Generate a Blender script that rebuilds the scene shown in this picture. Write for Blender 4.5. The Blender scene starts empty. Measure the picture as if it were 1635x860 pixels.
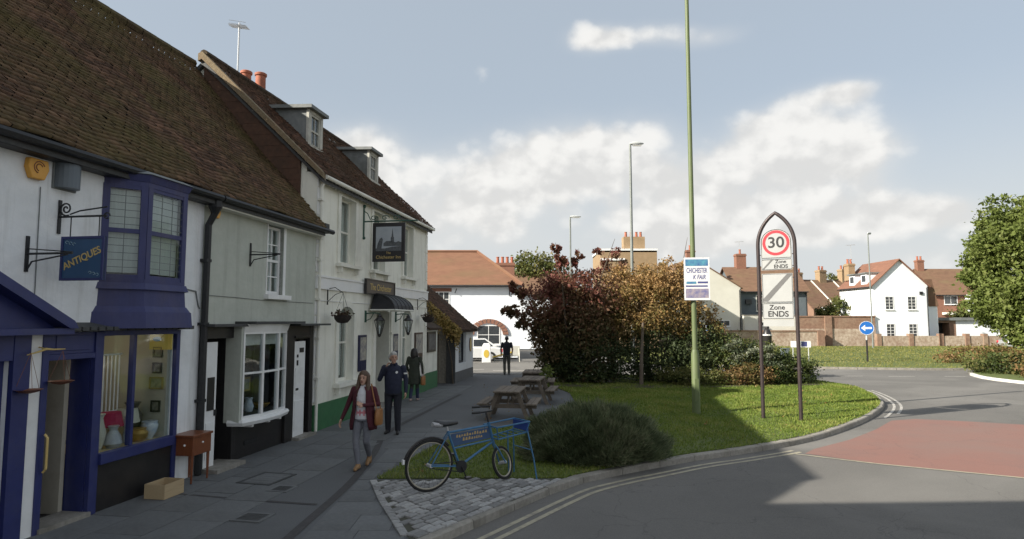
import bpy, bmesh, math, random
import numpy as np
from mathutils import Vector, Matrix
R = math.radians
scene = bpy.context.scene
col = scene.collection
rnd = random.Random(7)
rng = np.random.default_rng(11)

# ------------------------------------------------------------------ camera
CAM_H = 2.5
FPX = 1000.0; CX = 817.5; CY = 430.0
PITCH = math.atan(82 / FPX)
cam_d = bpy.data.cameras.new('camera'); cam = bpy.data.objects.new('camera', cam_d); col.objects.link(cam)
cam.location = (0, 0, CAM_H); cam.rotation_euler = (math.pi / 2 + PITCH, 0, 0)
cam_d.sensor_width = 36.0; cam_d.lens = 36.0 * FPX / 1635.0; cam_d.clip_end = 5000; cam_d.clip_start = 0.05
scene.camera = cam

# ------------------------------------------------------------------ light, sky
SUN_EL = R(29.0); SH = Vector((0.909, 0.418, 0)).normalized()      # way the shadows fall
sun_d = bpy.data.lights.new('sun', 'SUN'); sun = bpy.data.objects.new('sun', sun_d); col.objects.link(sun)
sun_d.energy = 5.0; sun_d.angle = R(0.5); sun_d.color = (1.0, 0.93, 0.81)
sdir = Vector((SH.x * math.cos(SUN_EL), SH.y * math.cos(SUN_EL), -math.sin(SUN_EL)))
sun.rotation_euler = sdir.to_track_quat('-Z', 'Y').to_euler(); sun.location = (-20, -10, 30)
vs = scene.view_settings
vs.view_transform = 'Standard'; vs.look = 'None'; vs.gamma = 1.0; vs.exposure = 0.82; vs.use_curve_mapping = False
scene.cycles.max_bounces = 6; scene.cycles.transparent_max_bounces = 12
scene.cycles.use_denoising = True

world = bpy.data.worlds.new('World'); scene.world = world; world.use_nodes = True
wt = world.node_tree; wt.nodes.clear()
SKY_K = 0.110
def wn(t, **k):
    n = wt.nodes.new(t)
    for a, b in k.items(): setattr(n, a, b)
    return n
def wmath(op, a, b=None, c=None, clamp=False):
    n = wn('ShaderNodeMath', operation=op, use_clamp=clamp)
    for i, x in enumerate((a, b, c)):
        if x is None: continue
        if isinstance(x, (int, float)): n.inputs[i].default_value = x
        else: wt.links.new(x, n.inputs[i])
    return n.outputs[0]
def wmix(f, a, b):
    n = wn('ShaderNodeMix', data_type='RGBA')
    if isinstance(f, (int, float)): n.inputs['Factor'].default_value = f
    else: wt.links.new(f, n.inputs['Factor'])
    for i, x in ((6, a), (7, b)):
        if isinstance(x, tuple): n.inputs[i].default_value = (*x, 1)
        else: wt.links.new(x, n.inputs[i])
    return n.outputs[2]
def wstep(x, a, b):
    n = wn('ShaderNodeMapRange', interpolation_type='SMOOTHSTEP')
    wt.links.new(x, n.inputs[0]); n.inputs[1].default_value = a; n.inputs[2].default_value = b
    return n.outputs[0]
sky = wn('ShaderNodeTexSky', sky_type='NISHITA'); sky.sun_disc = False
sky.sun_elevation = SUN_EL; sky.sun_rotation = math.atan2(-SH.x, -SH.y)
sky.air_density = 1.0; sky.dust_density = 3.0; sky.ozone_density = 1.0; sky.altitude = 20
tc = wn('ShaderNodeTexCoord'); sep = wn('ShaderNodeSeparateXYZ'); wt.links.new(tc.outputs['Generated'], sep.inputs[0])
az = wmath('ARCTAN2', sep.outputs[0], sep.outputs[1]); el = wmath('ARCSINE', sep.outputs[2])
def azel(u, v):
    a = (u - CX) / FPX; b = (CY - v) / FPX
    y = math.cos(PITCH) - math.sin(PITCH) * b; z = math.sin(PITCH) + math.cos(PITCH) * b
    return math.atan2(a, y), math.atan2(z, math.hypot(a, y))
def wvec(x, y, z=0.0):
    n = wn('ShaderNodeCombineXYZ')
    for i, q in enumerate((x, y, z)):
        if isinstance(q, (int, float)): n.inputs[i].default_value = q
        else: wt.links.new(q, n.inputs[i])
    return n.outputs[0]
def wnoise(v, sc, det, ro, dist=0.0):
    n = wn('ShaderNodeTexNoise'); wt.links.new(v, n.inputs['Vector']); n.inputs['Scale'].default_value = sc; n.inputs['Detail'].default_value = det; n.inputs['Roughness'].default_value = ro; n.inputs['Distortion'].default_value = dist
    return n.outputs[0]
def wpuff(v, sc):
    n = wn('ShaderNodeTexVoronoi', feature='F1'); wt.links.new(v, n.inputs['Vector']); n.inputs['Scale'].default_value = sc
    return wmath('SUBTRACT', 1.0, n.outputs['Distance'])
def billow(off):
    v = wvec(wmath('ADD', az, 2.3 + off[0]), wmath('ADD', wmath('MULTIPLY', el, 1.25), off[1]), 0.37)
    w = wn('ShaderNodeVectorMath', operation='ADD'); wt.links.new(v, w.inputs[0])
    dn = wn('ShaderNodeTexNoise'); wt.links.new(v, dn.inputs['Vector']); dn.inputs['Scale'].default_value = 16; dn.inputs['Detail'].default_value = 4
    sc = wn('ShaderNodeVectorMath', operation='SCALE'); wt.links.new(dn.outputs['Color'], sc.inputs[0]); sc.inputs['Scale'].default_value = .035; wt.links.new(sc.outputs[0], w.inputs[1])
    p = w.outputs[0]
    big = wnoise(v, 7.5, 6, .58); p1 = wpuff(p, 15); p2 = wpuff(p, 34)
    return wmath('ADD', wmath('ADD', wmath('MULTIPLY', big, .95), wmath('MULTIPLY', p1, .34)), wmath('MULTIPLY', p2, .16))
# cumulus heaps: pixel bearing of the centre, half widths in radians, weight
HEAPS = [(575, 240, .07, .042, 1.0), (660, 305, .08, .045, .8), (790, 285, .10, .06, .95), (905, 255, .08, .058, 1.05), (1030, 255, .075, .06, 1.0), (1130, 290, .07, .045, .7),
         (1270, 235, .075, .062, 1.15), (1385, 245, .05, .045, .95), (1190, 200, .03, .02, .35), (945, 62, .045, .022, .85), (1030, 55, .06, .018, .72), (1130, 60, .06, .018, .66), (1345, 146, .045, .016, .85),
         (770, 370, .14, .05, .7), (1060, 370, .10, .045, .95), (1230, 365, .10, .036, .95), (1400, 345, .09, .032, .85), (1510, 335, .05, .022, .6), (1480, 425, .12, .03, .6)]
tot = None; hgt = None
for (u, v, wa, we, wgt) in HEAPS:
    a0, e0 = azel(u, v)
    da = wmath('DIVIDE', wmath('SUBTRACT', az, a0), wa); de = wmath('DIVIDE', wmath('SUBTRACT', el, e0), we)
    r2 = wmath('ADD', wmath('MULTIPLY', da, da), wmath('MULTIPLY', de, de))
    g = wmath('MULTIPLY', wmath('EXPONENT', wmath('MULTIPLY', r2, -0.9)), wgt)
    h = wmath('MULTIPLY', g, de)
    tot = g if tot is None else wmath('ADD', tot, g)
    hgt = h if hgt is None else wmath('ADD', hgt, h)
# beyond the frame the same kind of cloud goes on, scattered by slow noise
nzs = wnoise(tc.outputs['Generated'], 2.2, 3, .5)
infr = wstep(wmath('ABSOLUTE', az), 0.75, 1.0)
tot = wmath('ADD', tot, wmath('MULTIPLY', wmath('MULTIPLY', wstep(nzs, 0.42, 0.66), infr), 0.95))
b0 = billow((0, 0)); b1 = billow((.012, -.022))
dens = wmath('SUBTRACT', wmath('ADD', wmath('MULTIPLY', b0, 1.35), wmath('MULTIPLY', wmath('MINIMUM', tot, 1.1), 0.92)), 1.40)
alpha = wstep(dens, -0.06, 0.46)
veil = wmath('MULTIPLY', wstep(wmath('ADD', wmath('MULTIPLY', tot, .8), wmath('MULTIPLY', b0, .3)), .30, 1.1), .55)
lit = wmath('ADD', wmath('MULTIPLY', wmath('SUBTRACT', b1, b0), -3.2), wmath('MULTIPLY', hgt, 0.42))
lit = wstep(wmath('ADD', lit, 0.45), 0.0, 1.0)
haze = wstep(el, 0.36, 0.04)
CLW = 4.85
base = wmix(0.76, sky.outputs[0], (2.6, 2.92, 3.22))
base = wmix(wmath('MULTIPLY', haze, 0.80), base, (3.80, 3.90, 3.90))
base = wmix(veil, base, (CLW * .84, CLW * .84, CLW * .825))
ccol = wmix(lit, (CLW * .79, CLW * .785, CLW * .77), (CLW * 1.03, CLW * 1.015, CLW * .98))
skyc = wmix(wmath('MULTIPLY', alpha, 0.84), base, ccol)
bg = wn('ShaderNodeBackground'); wt.links.new(skyc, bg.inputs[0]); bg.inputs[1].default_value = SKY_K
wo = wn('ShaderNodeOutputWorld'); wt.links.new(bg.outputs[0], wo.inputs[0])

# ------------------------------------------------------------------ pixel bearings -> places on real planes
def ray(u, v):
    a = (u - CX) / FPX; b = (CY - v) / FPX; c, s = math.cos(PITCH), math.sin(PITCH)
    return Vector((a, c - s * b, s + c * b))
def G(u, v, z=0.0):
    r = ray(u, v); t = (z - CAM_H) / r.z
    return (r.x * t, r.y * t)
TH = R(9.5); CORNER = Vector((-4.5, 14.3, 0))
DV = Vector((math.sin(TH), math.cos(TH), 0)); NV = Vector((math.cos(TH), -math.sin(TH), 0))
ROWROT = math.pi / 2 - TH
def RW(s, o, z=0): return CORNER + DV * s + NV * o + Vector((0, 0, z))

# ------------------------------------------------------------------ materials
def nodes_of(m):
    m.use_nodes = True; nt = m.node_tree; return nt, nt.nodes['Principled BSDF']
MATS = {}
def mat(name, c, c2=None, rough=0.8, ns=6.0, amt=1.0, bump=0.0, bs=40.0, metal=0.0, dirt=None, ds=0.7, da=0.5, rand=0.0, stretch=(1, 1, 1), spec=0.5, attr=False, trans=0.0, coat=0.0, detail=6, streak=None, cracks=0.0, patch=None):
    if name in MATS: return MATS[name]
    m = bpy.data.materials.new(name); nt, b = nodes_of(m); L = nt.links; N = nt.nodes
    b.inputs['Roughness'].default_value = rough; b.inputs['Metallic'].default_value = metal; b.inputs['Specular IOR Level'].default_value = spec
    if coat: b.inputs['Coat Weight'].default_value = coat
    t = N.new('ShaderNodeTexCoord'); mp = N.new('ShaderNodeMapping'); L.new(t.outputs['Object'], mp.inputs[0]); mp.inputs['Scale'].default_value = stretch
    def mix(f, a, bb, bt='MIX'):
        x = N.new('ShaderNodeMix'); x.data_type = 'RGBA'; x.blend_type = bt
        if isinstance(f, float): x.inputs[0].default_value = f
        else: L.new(f, x.inputs[0])
        for i, q in ((6, a), (7, bb)):
            if isinstance(q, tuple): x.inputs[i].default_value = (*q[:3], 1)
            else: L.new(q, x.inputs[i])
        return x.outputs[2]
    def noise(sc, det=detail, ro=.6):
        x = N.new('ShaderNodeTexNoise'); L.new(mp.outputs[0], x.inputs['Vector']); x.inputs['Scale'].default_value = sc; x.inputs['Detail'].default_value = det; x.inputs['Roughness'].default_value = ro
        return x.outputs[0]
    def ramp(x, lo, hi):
        r = N.new('ShaderNodeMapRange'); L.new(x, r.inputs[0]); r.inputs[1].default_value = lo; r.inputs[2].default_value = hi; return r.outputs[0]
    out = tuple(c)
    if c2 is not None:
        f = ramp(noise(ns), .5 - .22 / max(amt, .01), .5 + .22 / max(amt, .01))
        if attr:
            a = N.new('ShaderNodeAttribute'); a.attribute_name = 'tint'
            f = a.outputs['Fac']
        out = mix(f, tuple(c), tuple(c2))
    if dirt is not None:
        f2 = ramp(noise(ds, 8, .65), .48, .72)
        mm = N.new('ShaderNodeMath'); mm.operation = 'MULTIPLY'; L.new(f2, mm.inputs[0]); mm.inputs[1].default_value = da
        out = mix(mm.outputs[0], out, tuple(dirt))
    if patch is not None:                                  # broad worn areas, polished tracks
        np_ = N.new('ShaderNodeTexNoise'); L.new(mp.outputs[0], np_.inputs['Vector']); np_.inputs['Scale'].default_value = patch[1]; np_.inputs['Detail'].default_value = 5; np_.inputs['Distortion'].default_value = 1.2
        pm = N.new('ShaderNodeMath'); pm.operation = 'MULTIPLY'; L.new(ramp(np_.outputs[0], .45, .68), pm.inputs[0]); pm.inputs[1].default_value = patch[2]
        out = mix(pm.outputs[0], out, tuple(patch[0]))
    if cracks:
        nd = N.new('ShaderNodeTexNoise'); L.new(mp.outputs[0], nd.inputs['Vector']); nd.inputs['Scale'].default_value = 1.6; nd.inputs['Detail'].default_value = 6
        va = N.new('ShaderNodeVectorMath'); va.operation = 'MULTIPLY_ADD'; L.new(nd.outputs['Color'], va.inputs[0]); va.inputs[1].default_value = (.9, .9, .9); L.new(mp.outputs[0], va.inputs[2])
        vo = N.new('ShaderNodeTexVoronoi'); vo.feature = 'DISTANCE_TO_EDGE'; L.new(va.outputs[0], vo.inputs['Vector']); vo.inputs['Scale'].default_value = .42
        cm = N.new('ShaderNodeMath'); cm.operation = 'MULTIPLY'; L.new(ramp(vo.outputs['Distance'], .006, .001), cm.inputs[0]); cm.inputs[1].default_value = cracks
        cm.use_clamp = True
        out = mix(cm.outputs[0], out, (.035, .034, .033))
    if streak is not None:                                 # rain streaks running down the face
        m2 = N.new('ShaderNodeMapping'); L.new(t.outputs['Object'], m2.inputs[0]); m2.inputs['Scale'].default_value = (5.5, 5.5, .35)
        sn = N.new('ShaderNodeTexNoise'); L.new(m2.outputs[0], sn.inputs['Vector']); sn.inputs['Scale'].default_value = 1.0; sn.inputs['Detail'].default_value = 7; sn.inputs['Roughness'].default_value = .65
        sm = N.new('ShaderNodeMath'); sm.operation = 'MULTIPLY'; L.new(ramp(sn.outputs[0], .52, .78), sm.inputs[0]); sm.inputs[1].default_value = streak[1]
        out = mix(sm.outputs[0], out, tuple(streak[0]))
    if rand:
        oi = N.new('ShaderNodeObjectInfo'); r = N.new('ShaderNodeMapRange'); L.new(oi.outputs['Random'], r.inputs[0]); r.inputs[3].default_value = 1 - rand; r.inputs[4].default_value = 1 + rand
        vm = N.new('ShaderNodeVectorMath'); vm.operation = 'SCALE'
        if isinstance(out, tuple): vm.inputs[0].default_value = out[:3]
        else: L.new(out, vm.inputs[0])
        L.new(r.outputs[0], vm.inputs['Scale']); out = vm.outputs[0]
    if isinstance(out, tuple): b.inputs['Base Color'].default_value = (*out[:3], 1)
    else: L.new(out, b.inputs['Base Color'])
    if bump:
        bp = N.new('ShaderNodeBump'); bp.inputs['Strength'].default_value = bump; bp.inputs['Distance'].default_value = 0.02; L.new(noise(bs), bp.inputs['Height']); L.new(bp.outputs[0], b.inputs['Normal'])
    if trans:
        tr = N.new('ShaderNodeBsdfTranslucent'); ms = N.new('ShaderNodeMixShader'); ms.inputs[0].default_value = trans
        if isinstance(out, tuple): tr.inputs[0].default_value = (*out[:3], 1)
        else: L.new(out, tr.inputs[0])
        o = N['Material Output']; L.new(b.outputs[0], ms.inputs[1]); L.new(tr.outputs[0], ms.inputs[2]); L.new(ms.outputs[0], o.inputs[0])
    MATS[name] = m
    return m
def leafmat(name, cols, trans=.3, rough=.6):
    if name in MATS: return MATS[name]
    m = bpy.data.materials.new(name); nt, b = nodes_of(m); L = nt.links; N = nt.nodes
    a = N.new('ShaderNodeAttribute'); a.attribute_name = 'tint'
    r = N.new('ShaderNodeValToRGB'); L.new(a.outputs['Fac'], r.inputs[0])
    e = r.color_ramp.elements
    e[0].position = 0; e[0].color = (*cols[0], 1); e[1].position = 1; e[1].color = (*cols[-1], 1)
    for i in range(1, len(cols) - 1):
        k = e.new(i / (len(cols) - 1)); k.color = (*cols[i], 1)
    L.new(r.outputs[0], b.inputs['Base Color']); b.inputs['Roughness'].default_value = rough; b.inputs['Specular IOR Level'].default_value = .3
    tr = N.new('ShaderNodeBsdfTranslucent'); L.new(r.outputs[0], tr.inputs[0]); ms = N.new('ShaderNodeMixShader'); ms.inputs[0].default_value = trans
    L.new(b.outputs[0], ms.inputs[1]); L.new(tr.outputs[0], ms.inputs[2]); L.new(ms.outputs[0], N['Material Output'].inputs[0])
    MATS[name] = m; return m
def glassmat(name, tintc=(.9, .94, .95), ior=1.5, extra=0.035):
    m = bpy.data.materials.new(name); m.use_nodes = True; nt = m.node_tree; N = nt.nodes; L = nt.links
    N.remove(N['Principled BSDF'])
    tr = N.new('ShaderNodeBsdfTransparent'); tr.inputs[0].default_value = (*tintc, 1)
    gl = N.new('ShaderNodeBsdfGlossy'); gl.inputs['Roughness'].default_value = 0.03
    lw = N.new('ShaderNodeLayerWeight'); lw.inputs[0].default_value = .5
    fr = N.new('ShaderNodeMath'); fr.operation = 'POWER'; L.new(lw.outputs['Facing'], fr.inputs[0]); fr.inputs[1].default_value = 4.0
    ad = N.new('ShaderNodeMath'); ad.operation = 'ADD'; ad.use_clamp = True; L.new(fr.outputs[0], ad.inputs[0]); ad.inputs[1].default_value = extra
    t = N.new('ShaderNodeTexCoord'); nz = N.new('ShaderNodeTexNoise'); L.new(t.outputs['Object'], nz.inputs['Vector']); nz.inputs['Scale'].default_value = 1.7
    bp = N.new('ShaderNodeBump'); bp.inputs['Strength'].default_value = .12; bp.inputs['Distance'].default_value = .03; L.new(nz.outputs[0], bp.inputs['Height']); L.new(bp.outputs[0], gl.inputs['Normal'])
    ms = N.new('ShaderNodeMixShader'); L.new(ad.outputs[0], ms.inputs[0]); L.new(tr.outputs[0], ms.inputs[1]); L.new(gl.outputs[0], ms.inputs[2]); L.new(ms.outputs[0], N['Material Output'].inputs[0])
    MATS[name] = m; return m

GLASS = glassmat('window glass')
M = {}
M['asphalt'] = mat('asphalt', (.098, .095, .090), (.18, .172, .158), .9, ns=75, bump=.5, bs=200, dirt=(.088, .085, .080), ds=.35, da=.5, cracks=.30, patch=((.20, .192, .178), .22, .8))
M['pave'] = mat('pavement tarmac', (.092, .096, .101), (.130, .134, .137), .88, ns=60, bump=.25, bs=160, dirt=(.07, .07, .072), ds=.5, da=.6)
M['slab'] = mat('paving slab', (.115, .121, .125), (.158, .163, .164), .85, ns=14, bump=.3, bs=120, dirt=(.085, .085, .083), ds=1.2, da=.6, rand=.10)
M['sett'] = mat('granite sett', (.20, .20, .20), (.36, .355, .345), .8, ns=25, bump=.5, bs=90, dirt=(.11, .105, .09), ds=4, da=.6, rand=.36)
M['mortar'] = mat('sett joint', (.055, .055, .042), (.085, .083, .06), .95, ns=20, bump=.6, bs=60)
M['kerb'] = mat('kerb concrete', (.22, .205, .18), (.32, .30, .265), .9, ns=18, bump=.4, bs=90, dirt=(.12, .11, .085), ds=2.0, da=.7, rand=.10)
M['red_road'] = mat('red road surface', (.20, .105, .085), (.275, .14, .115), .9, ns=60, bump=.45, bs=200, dirt=(.19, .12, .105), ds=.6, da=.7, cracks=.2, patch=((.21, .14, .12), .35, .7))
M['yellow_line'] = mat('faded cream line', (.42, .38, .27), (.28, .26, .21), .8, ns=9, dirt=(.13, .12, .11), ds=6, da=.6)
M['white_line'] = mat('worn white line', (.52, .50, .46), (.34, .325, .30), .8, ns=9, dirt=(.13, .125, .115), ds=9, da=.95)
M['soil'] = mat('soil', (.035, .026, .018), (.06, .045, .03), .95, ns=12, bump=.7, bs=25)
M['turf'] = mat('turf', (.075, .105, .022), (.115, .140, .034), .95, ns=5, bump=.8, bs=60, dirt=(.10, .10, .04), ds=.8, da=.5)
M['field'] = mat('far ground', (.07, .09, .03), (.10, .11, .045), .95, ns=.05)
M['wall_white'] = mat('white painted brick', (.74, .765, .785), (.80, .815, .825), .75, ns=7, bump=.5, bs=11, dirt=(.50, .51, .50), ds=.9, da=.45, streak=((.44, .44, .42), .75))
M['wall_green'] = mat('sage green render', (.43, .455, .40), (.49, .51, .455), .8, ns=5, bump=.35, bs=12, dirt=(.32, .34, .295), ds=.8, da=.5, streak=((.28, .29, .25), .7))
M['wall_cream'] = mat('cream white stucco', (.78, .77, .68), (.83, .82, .74), .75, ns=4, bump=.3, bs=10, dirt=(.56, .55, .47), ds=.8, da=.5, streak=((.48, .47, .39), .75))
M['trim_cream'] = mat('cream trim', (.74, .73, .65), (.79, .78, .71), .6, ns=5, dirt=(.46, .45, .38), ds=1.5, da=.5)
M['trim_white'] = mat('white gloss paint', (.74, .75, .75), (.80, .80, .79), .45, ns=6, dirt=(.50, .50, .47), ds=2, da=.4)
M['plinth'] = mat('green plinth paint', (.030, .125, .050), (.042, .155, .065), .6, ns=6, dirt=(.05, .09, .05), ds=1.5, da=.6)
M['blue'] = mat('deep blue shop paint', (.017, .023, .105), (.024, .033, .14), .45, ns=6, dirt=(.045, .050, .12), ds=2.4, da=.6)
M['blue_old'] = mat('faded blue violet paint', (.033, .038, .118), (.046, .052, .15), .65, ns=5, dirt=(.075, .068, .115), ds=1.8, da=.8, stretch=(1, 1, .5), bump=.3, bs=14, streak=((.03, .03, .09), .6))
M['black'] = mat('black gloss paint', (.014, .013, .014), (.022, .020, .020), .4, ns=6, dirt=(.04, .035, .03), ds=1.5, da=.5)
M['dark_iron'] = mat('dark iron', (.018, .019, .021), (.03, .031, .034), .5, ns=15, metal=.3)
M['rust'] = mat('rusty copper pan', (.17, .060, .032), (.24, .095, .05), .6, ns=20)
M['lead'] = mat('grey lead', (.13, .145, .15), (.21, .22, .215), .7, ns=6, dirt=(.08, .085, .07), ds=1.4, da=.6, bump=.2, bs=20)
M['slate'] = mat('dark slate', (.04, .042, .045), (.065, .066, .065), .7, ns=12, bump=.3, bs=30)
M['gold'] = mat('gold lettering', (.50, .36, .12), (.58, .43, .17), .5, ns=10)
M['wood'] = mat('weathered timber', (.13, .105, .082), (.20, .165, .13), .85, ns=5, stretch=(1, 14, 14), bump=.4, bs=20, dirt=(.075, .06, .05), ds=2, da=.6, rand=.15)
M['mahogany'] = mat('polished brown wood', (.145, .045, .018), (.21, .07, .03), .35, ns=6, stretch=(10, 10, 1))
M['brickred'] = mat('red brick', (.20, .095, .065), (.28, .135, .09), .9, ns=9, bump=.4, bs=30, dirt=(.16, .09, .06), ds=1.2, da=.6)
M['terracotta'] = mat('terracotta pot', (.33, .10, .055), (.40, .14, .08), .8, ns=7, dirt=(.16, .08, .06), ds=3, da=.6)
M['aluminium'] = mat('dull aluminium', (.55, .56, .57), (.62, .63, .64), .45, metal=.6, ns=8)
M['steel_green'] = mat('pale green painted steel', (.10, .135, .055), (.14, .175, .075), .55, ns=4, dirt=(.10, .105, .08), ds=2, da=.5)
M['steel_grey'] = mat('galvanised steel', (.17, .19, .18), (.23, .25, .24), .55, ns=6, metal=.2)
M['lamp_grey'] = mat('lamp head grey', (.42, .44, .44), (.48, .50, .50), .5, ns=6)
M['interior'] = mat('pale interior wall', (.42, .37, .27), (.50, .44, .33), .9, ns=2)
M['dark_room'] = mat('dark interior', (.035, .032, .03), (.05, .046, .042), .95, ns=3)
M['curtain'] = mat('net curtain', (.55, .55, .50), (.66, .66, .61), .95, ns=4, stretch=(14, 1, .6))

# ------------------------------------------------------------------ mesh helpers
def tag(o, label=None, cat=None, group=None, kind=None):
    if label: o['label'] = label
    if cat: o['category'] = cat
    if group: o['group'] = group
    if kind: o['kind'] = kind
    return o
def thing(name, label, cat, loc=(0, 0, 0), rotz=0.0, group=None):
    o = bpy.data.objects.new(name, None); col.objects.link(o); o.empty_display_size = .2
    o.location = loc; o.rotation_euler = (0, 0, rotz)
    return tag(o, label, cat, group)
def link(name, me, mats, parent=None, loc=None, rotz=None):
    for m in (mats if isinstance(mats, (list, tuple)) else [mats]):
        me.materials.append(M[m] if isinstance(m, str) else m)
    o = bpy.data.objects.new(name, me); col.objects.link(o)
    if parent is not None: o.parent = parent
    if loc is not None: o.location = loc
    if rotz is not None: o.rotation_euler = (0, 0, rotz)
    return o
class MB:
    def __init__(s): s.v = []; s.f = []; s.m = []; s.mi = 0
    def add(s, vs, fs):
        b = len(s.v); s.v += [tuple(x) for x in vs]; s.f += [tuple(i + b for i in f) for f in fs]; s.m += [s.mi] * len(fs); return s
    def box(s, x0, y0, z0, x1, y1, z1, T=None):
        x0, x1 = sorted((x0, x1)); y0, y1 = sorted((y0, y1)); z0, z1 = sorted((z0, z1))
        v = [(x0, y0, z0), (x1, y0, z0), (x1, y1, z0), (x0, y1, z0), (x0, y0, z1), (x1, y0, z1), (x1, y1, z1), (x0, y1, z1)]
        if T is not None: v = [T @ Vector(p) for p in v]
        return s.add(v, [(0, 3, 2, 1), (4, 5, 6, 7), (0, 1, 5, 4), (1, 2, 6, 5), (2, 3, 7, 6), (3, 0, 4, 7)])
    def fb(s, a, b, o0, o1, z0, z1): return s.box(a, -o1, z0, b, -o0, z1)          # facade box: along, outwards, up
    def prism(s, pts, vec):
        n = len(pts); P = [Vector(p) for p in pts]; V = Vector(vec)
        return s.add(P + [p + V for p in P], [tuple(range(n))[::-1], tuple(range(n, 2 * n))] + [(i, (i + 1) % n, n + (i + 1) % n, n + i) for i in range(n)])
    def tube(s, pts, r, n=8, caps=True, closed=False):
        P = [Vector(p) for p in pts]; k = len(P); rs = r if isinstance(r, (list, tuple)) else [r] * k
        vs = []; up = None
        for i in range(k):
            if closed: t = (P[(i + 1) % k] - P[i - 1])
            else: t = (P[min(i + 1, k - 1)] - P[max(i - 1, 0)])
            t = t.normalized() if t.length > 1e-9 else Vector((0, 0, 1))
            if up is None:
                up = Vector((0, 0, 1)) if abs(t.z) < .9 else Vector((1, 0, 0))
            a = (up - t * up.dot(t)); a = a.normalized() if a.length > 1e-6 else t.orthogonal().normalized(); b = t.cross(a); up = a
            for j in range(n):
                an = 2 * math.pi * j / n; vs.append(P[i] + (a * math.cos(an) + b * math.sin(an)) * rs[i])
        fs = []
        for i in range(k if closed else k - 1):
            i2 = (i + 1) % k
            fs += [(i * n + j, i * n + (j + 1) % n, i2 * n + (j + 1) % n, i2 * n + j) for j in range(n)]
        if caps and not closed: fs += [tuple(range(n))[::-1], tuple(range((k - 1) * n, k * n))]
        return s.add(vs, fs)
    def lathe(s, prof, n=12, c=(0, 0, 0), sx=1, sy=1):
        vs = []; k = len(prof)
        for (r, z) in prof:
            r = max(r, 1e-4)
            for j in range(n):
                a = 2 * math.pi * j / n; vs.append((c[0] + r * math.cos(a) * sx, c[1] + r * math.sin(a) * sy, c[2] + z))
        fs = [(i * n + j, i * n + (j + 1) % n, (i + 1) * n + (j + 1) % n, (i + 1) * n + j) for i in range(k - 1) for j in range(n)]
        return s.add(vs, fs + [tuple(range(n))[::-1], tuple(range((k - 1) * n, k * n))])
    def loft(s, rings, cap=True, closed=True):
        n = len(rings[0]); vs = [p for r in rings for p in r]; k = len(rings)
        m = n if closed else n - 1
        fs = [(i * n + j, i * n + (j + 1) % n, (i + 1) * n + (j + 1) % n, (i + 1) * n + j) for i in range(k - 1) for j in range(m)]
        if cap: fs += [tuple(range(n))[::-1], tuple(range((k - 1) * n, k * n))]
        return s.add(vs, fs)
    def sphere(s, c, rx, ry=None, rz=None, n=10, k=6):
        ry = ry or rx; rz = rz or rx
        return s.lathe([(math.sin(math.pi * i / k), -math.cos(math.pi * i / k) * rz) for i in range(k + 1)], n, c, rx, ry)
    def mesh(s, name, smooth=False, recalc=True):
        me = bpy.data.meshes.new(name); me.from_pydata(s.v, [], s.f); me.update()
        if any(s.m): me.polygons.foreach_set('material_index', s.m)
        if recalc:
            bm = bmesh.new(); bm.from_mesh(me); bmesh.ops.recalc_face_normals(bm, faces=bm.faces); bm.to_mesh(me); bm.free()
        if smooth:
            me.polygons.foreach_set('use_smooth', [True] * len(me.polygons))
            try: me.set_sharp_from_angle(angle=R(40))
            except Exception: pass
        return me
    def build(s, name, mats, parent=None, smooth=False, loc=None, rotz=None, bevel=0.0):
        o = link(name, s.mesh(name, smooth), mats, parent, loc, rotz)
        if bevel:
            b = o.modifiers.new('bevel', 'BEVEL'); b.width = bevel; b.segments = 2; b.limit_method = 'ANGLE'
        return o
def npmesh(name, V, F, tint=None, mi=None):
    V = np.asarray(V, np.float32); F = np.asarray(F, np.int32); k = F.shape[1]
    me = bpy.data.meshes.new(name); me.vertices.add(len(V)); me.vertices.foreach_set('co', V.ravel())
    me.loops.add(F.size); me.loops.foreach_set('vertex_index', F.ravel())
    me.polygons.add(len(F)); me.polygons.foreach_set('loop_start', np.arange(0, F.size, k, dtype=np.int32))
    if mi is not None: me.polygons.foreach_set('material_index', np.asarray(mi, np.int32))
    me.update(calc_edges=True)
    if tint is not None:
        a = me.attributes.new('tint', 'FLOAT', 'FACE'); a.data.foreach_set('value', np.asarray(tint, np.float32))
    me.validate(); return me
def textmesh(body, size, name='lettering', extrude=.004, align='CENTER', shear=0.0, sx=1.0, bold=0.0):
    c = bpy.data.curves.new(name, 'FONT'); c.body = body; c.size = size; c.extrude = extrude; c.align_x = align; c.align_y = 'CENTER'; c.shear = shear; c.offset = bold
    o = bpy.data.objects.new(name, c); col.objects.link(o); dg = bpy.context.evaluated_depsgraph_get()
    me = bpy.data.meshes.new_from_object(o.evaluated_get(dg)); bpy.data.objects.remove(o); bpy.data.curves.remove(c)
    if sx != 1: me.transform(Matrix.Diagonal((sx, 1, 1, 1)))
    return me
def text(body, size, m, parent, Mx, name='lettering', **k):
    me = textmesh(body, size, name, **k); me.transform(Mx); me.name = name
    me.materials.clear()
    return link(name, me, m, parent)
def frame_mx(origin, xdir, ydir):
    x = Vector(xdir).normalized(); y = Vector(ydir).normalized(); z = x.cross(y)
    return Matrix(((x.x, y.x, z.x, origin[0]), (x.y, y.y, z.y, origin[1]), (x.z, y.z, z.z, origin[2]), (0, 0, 0, 1)))
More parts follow.
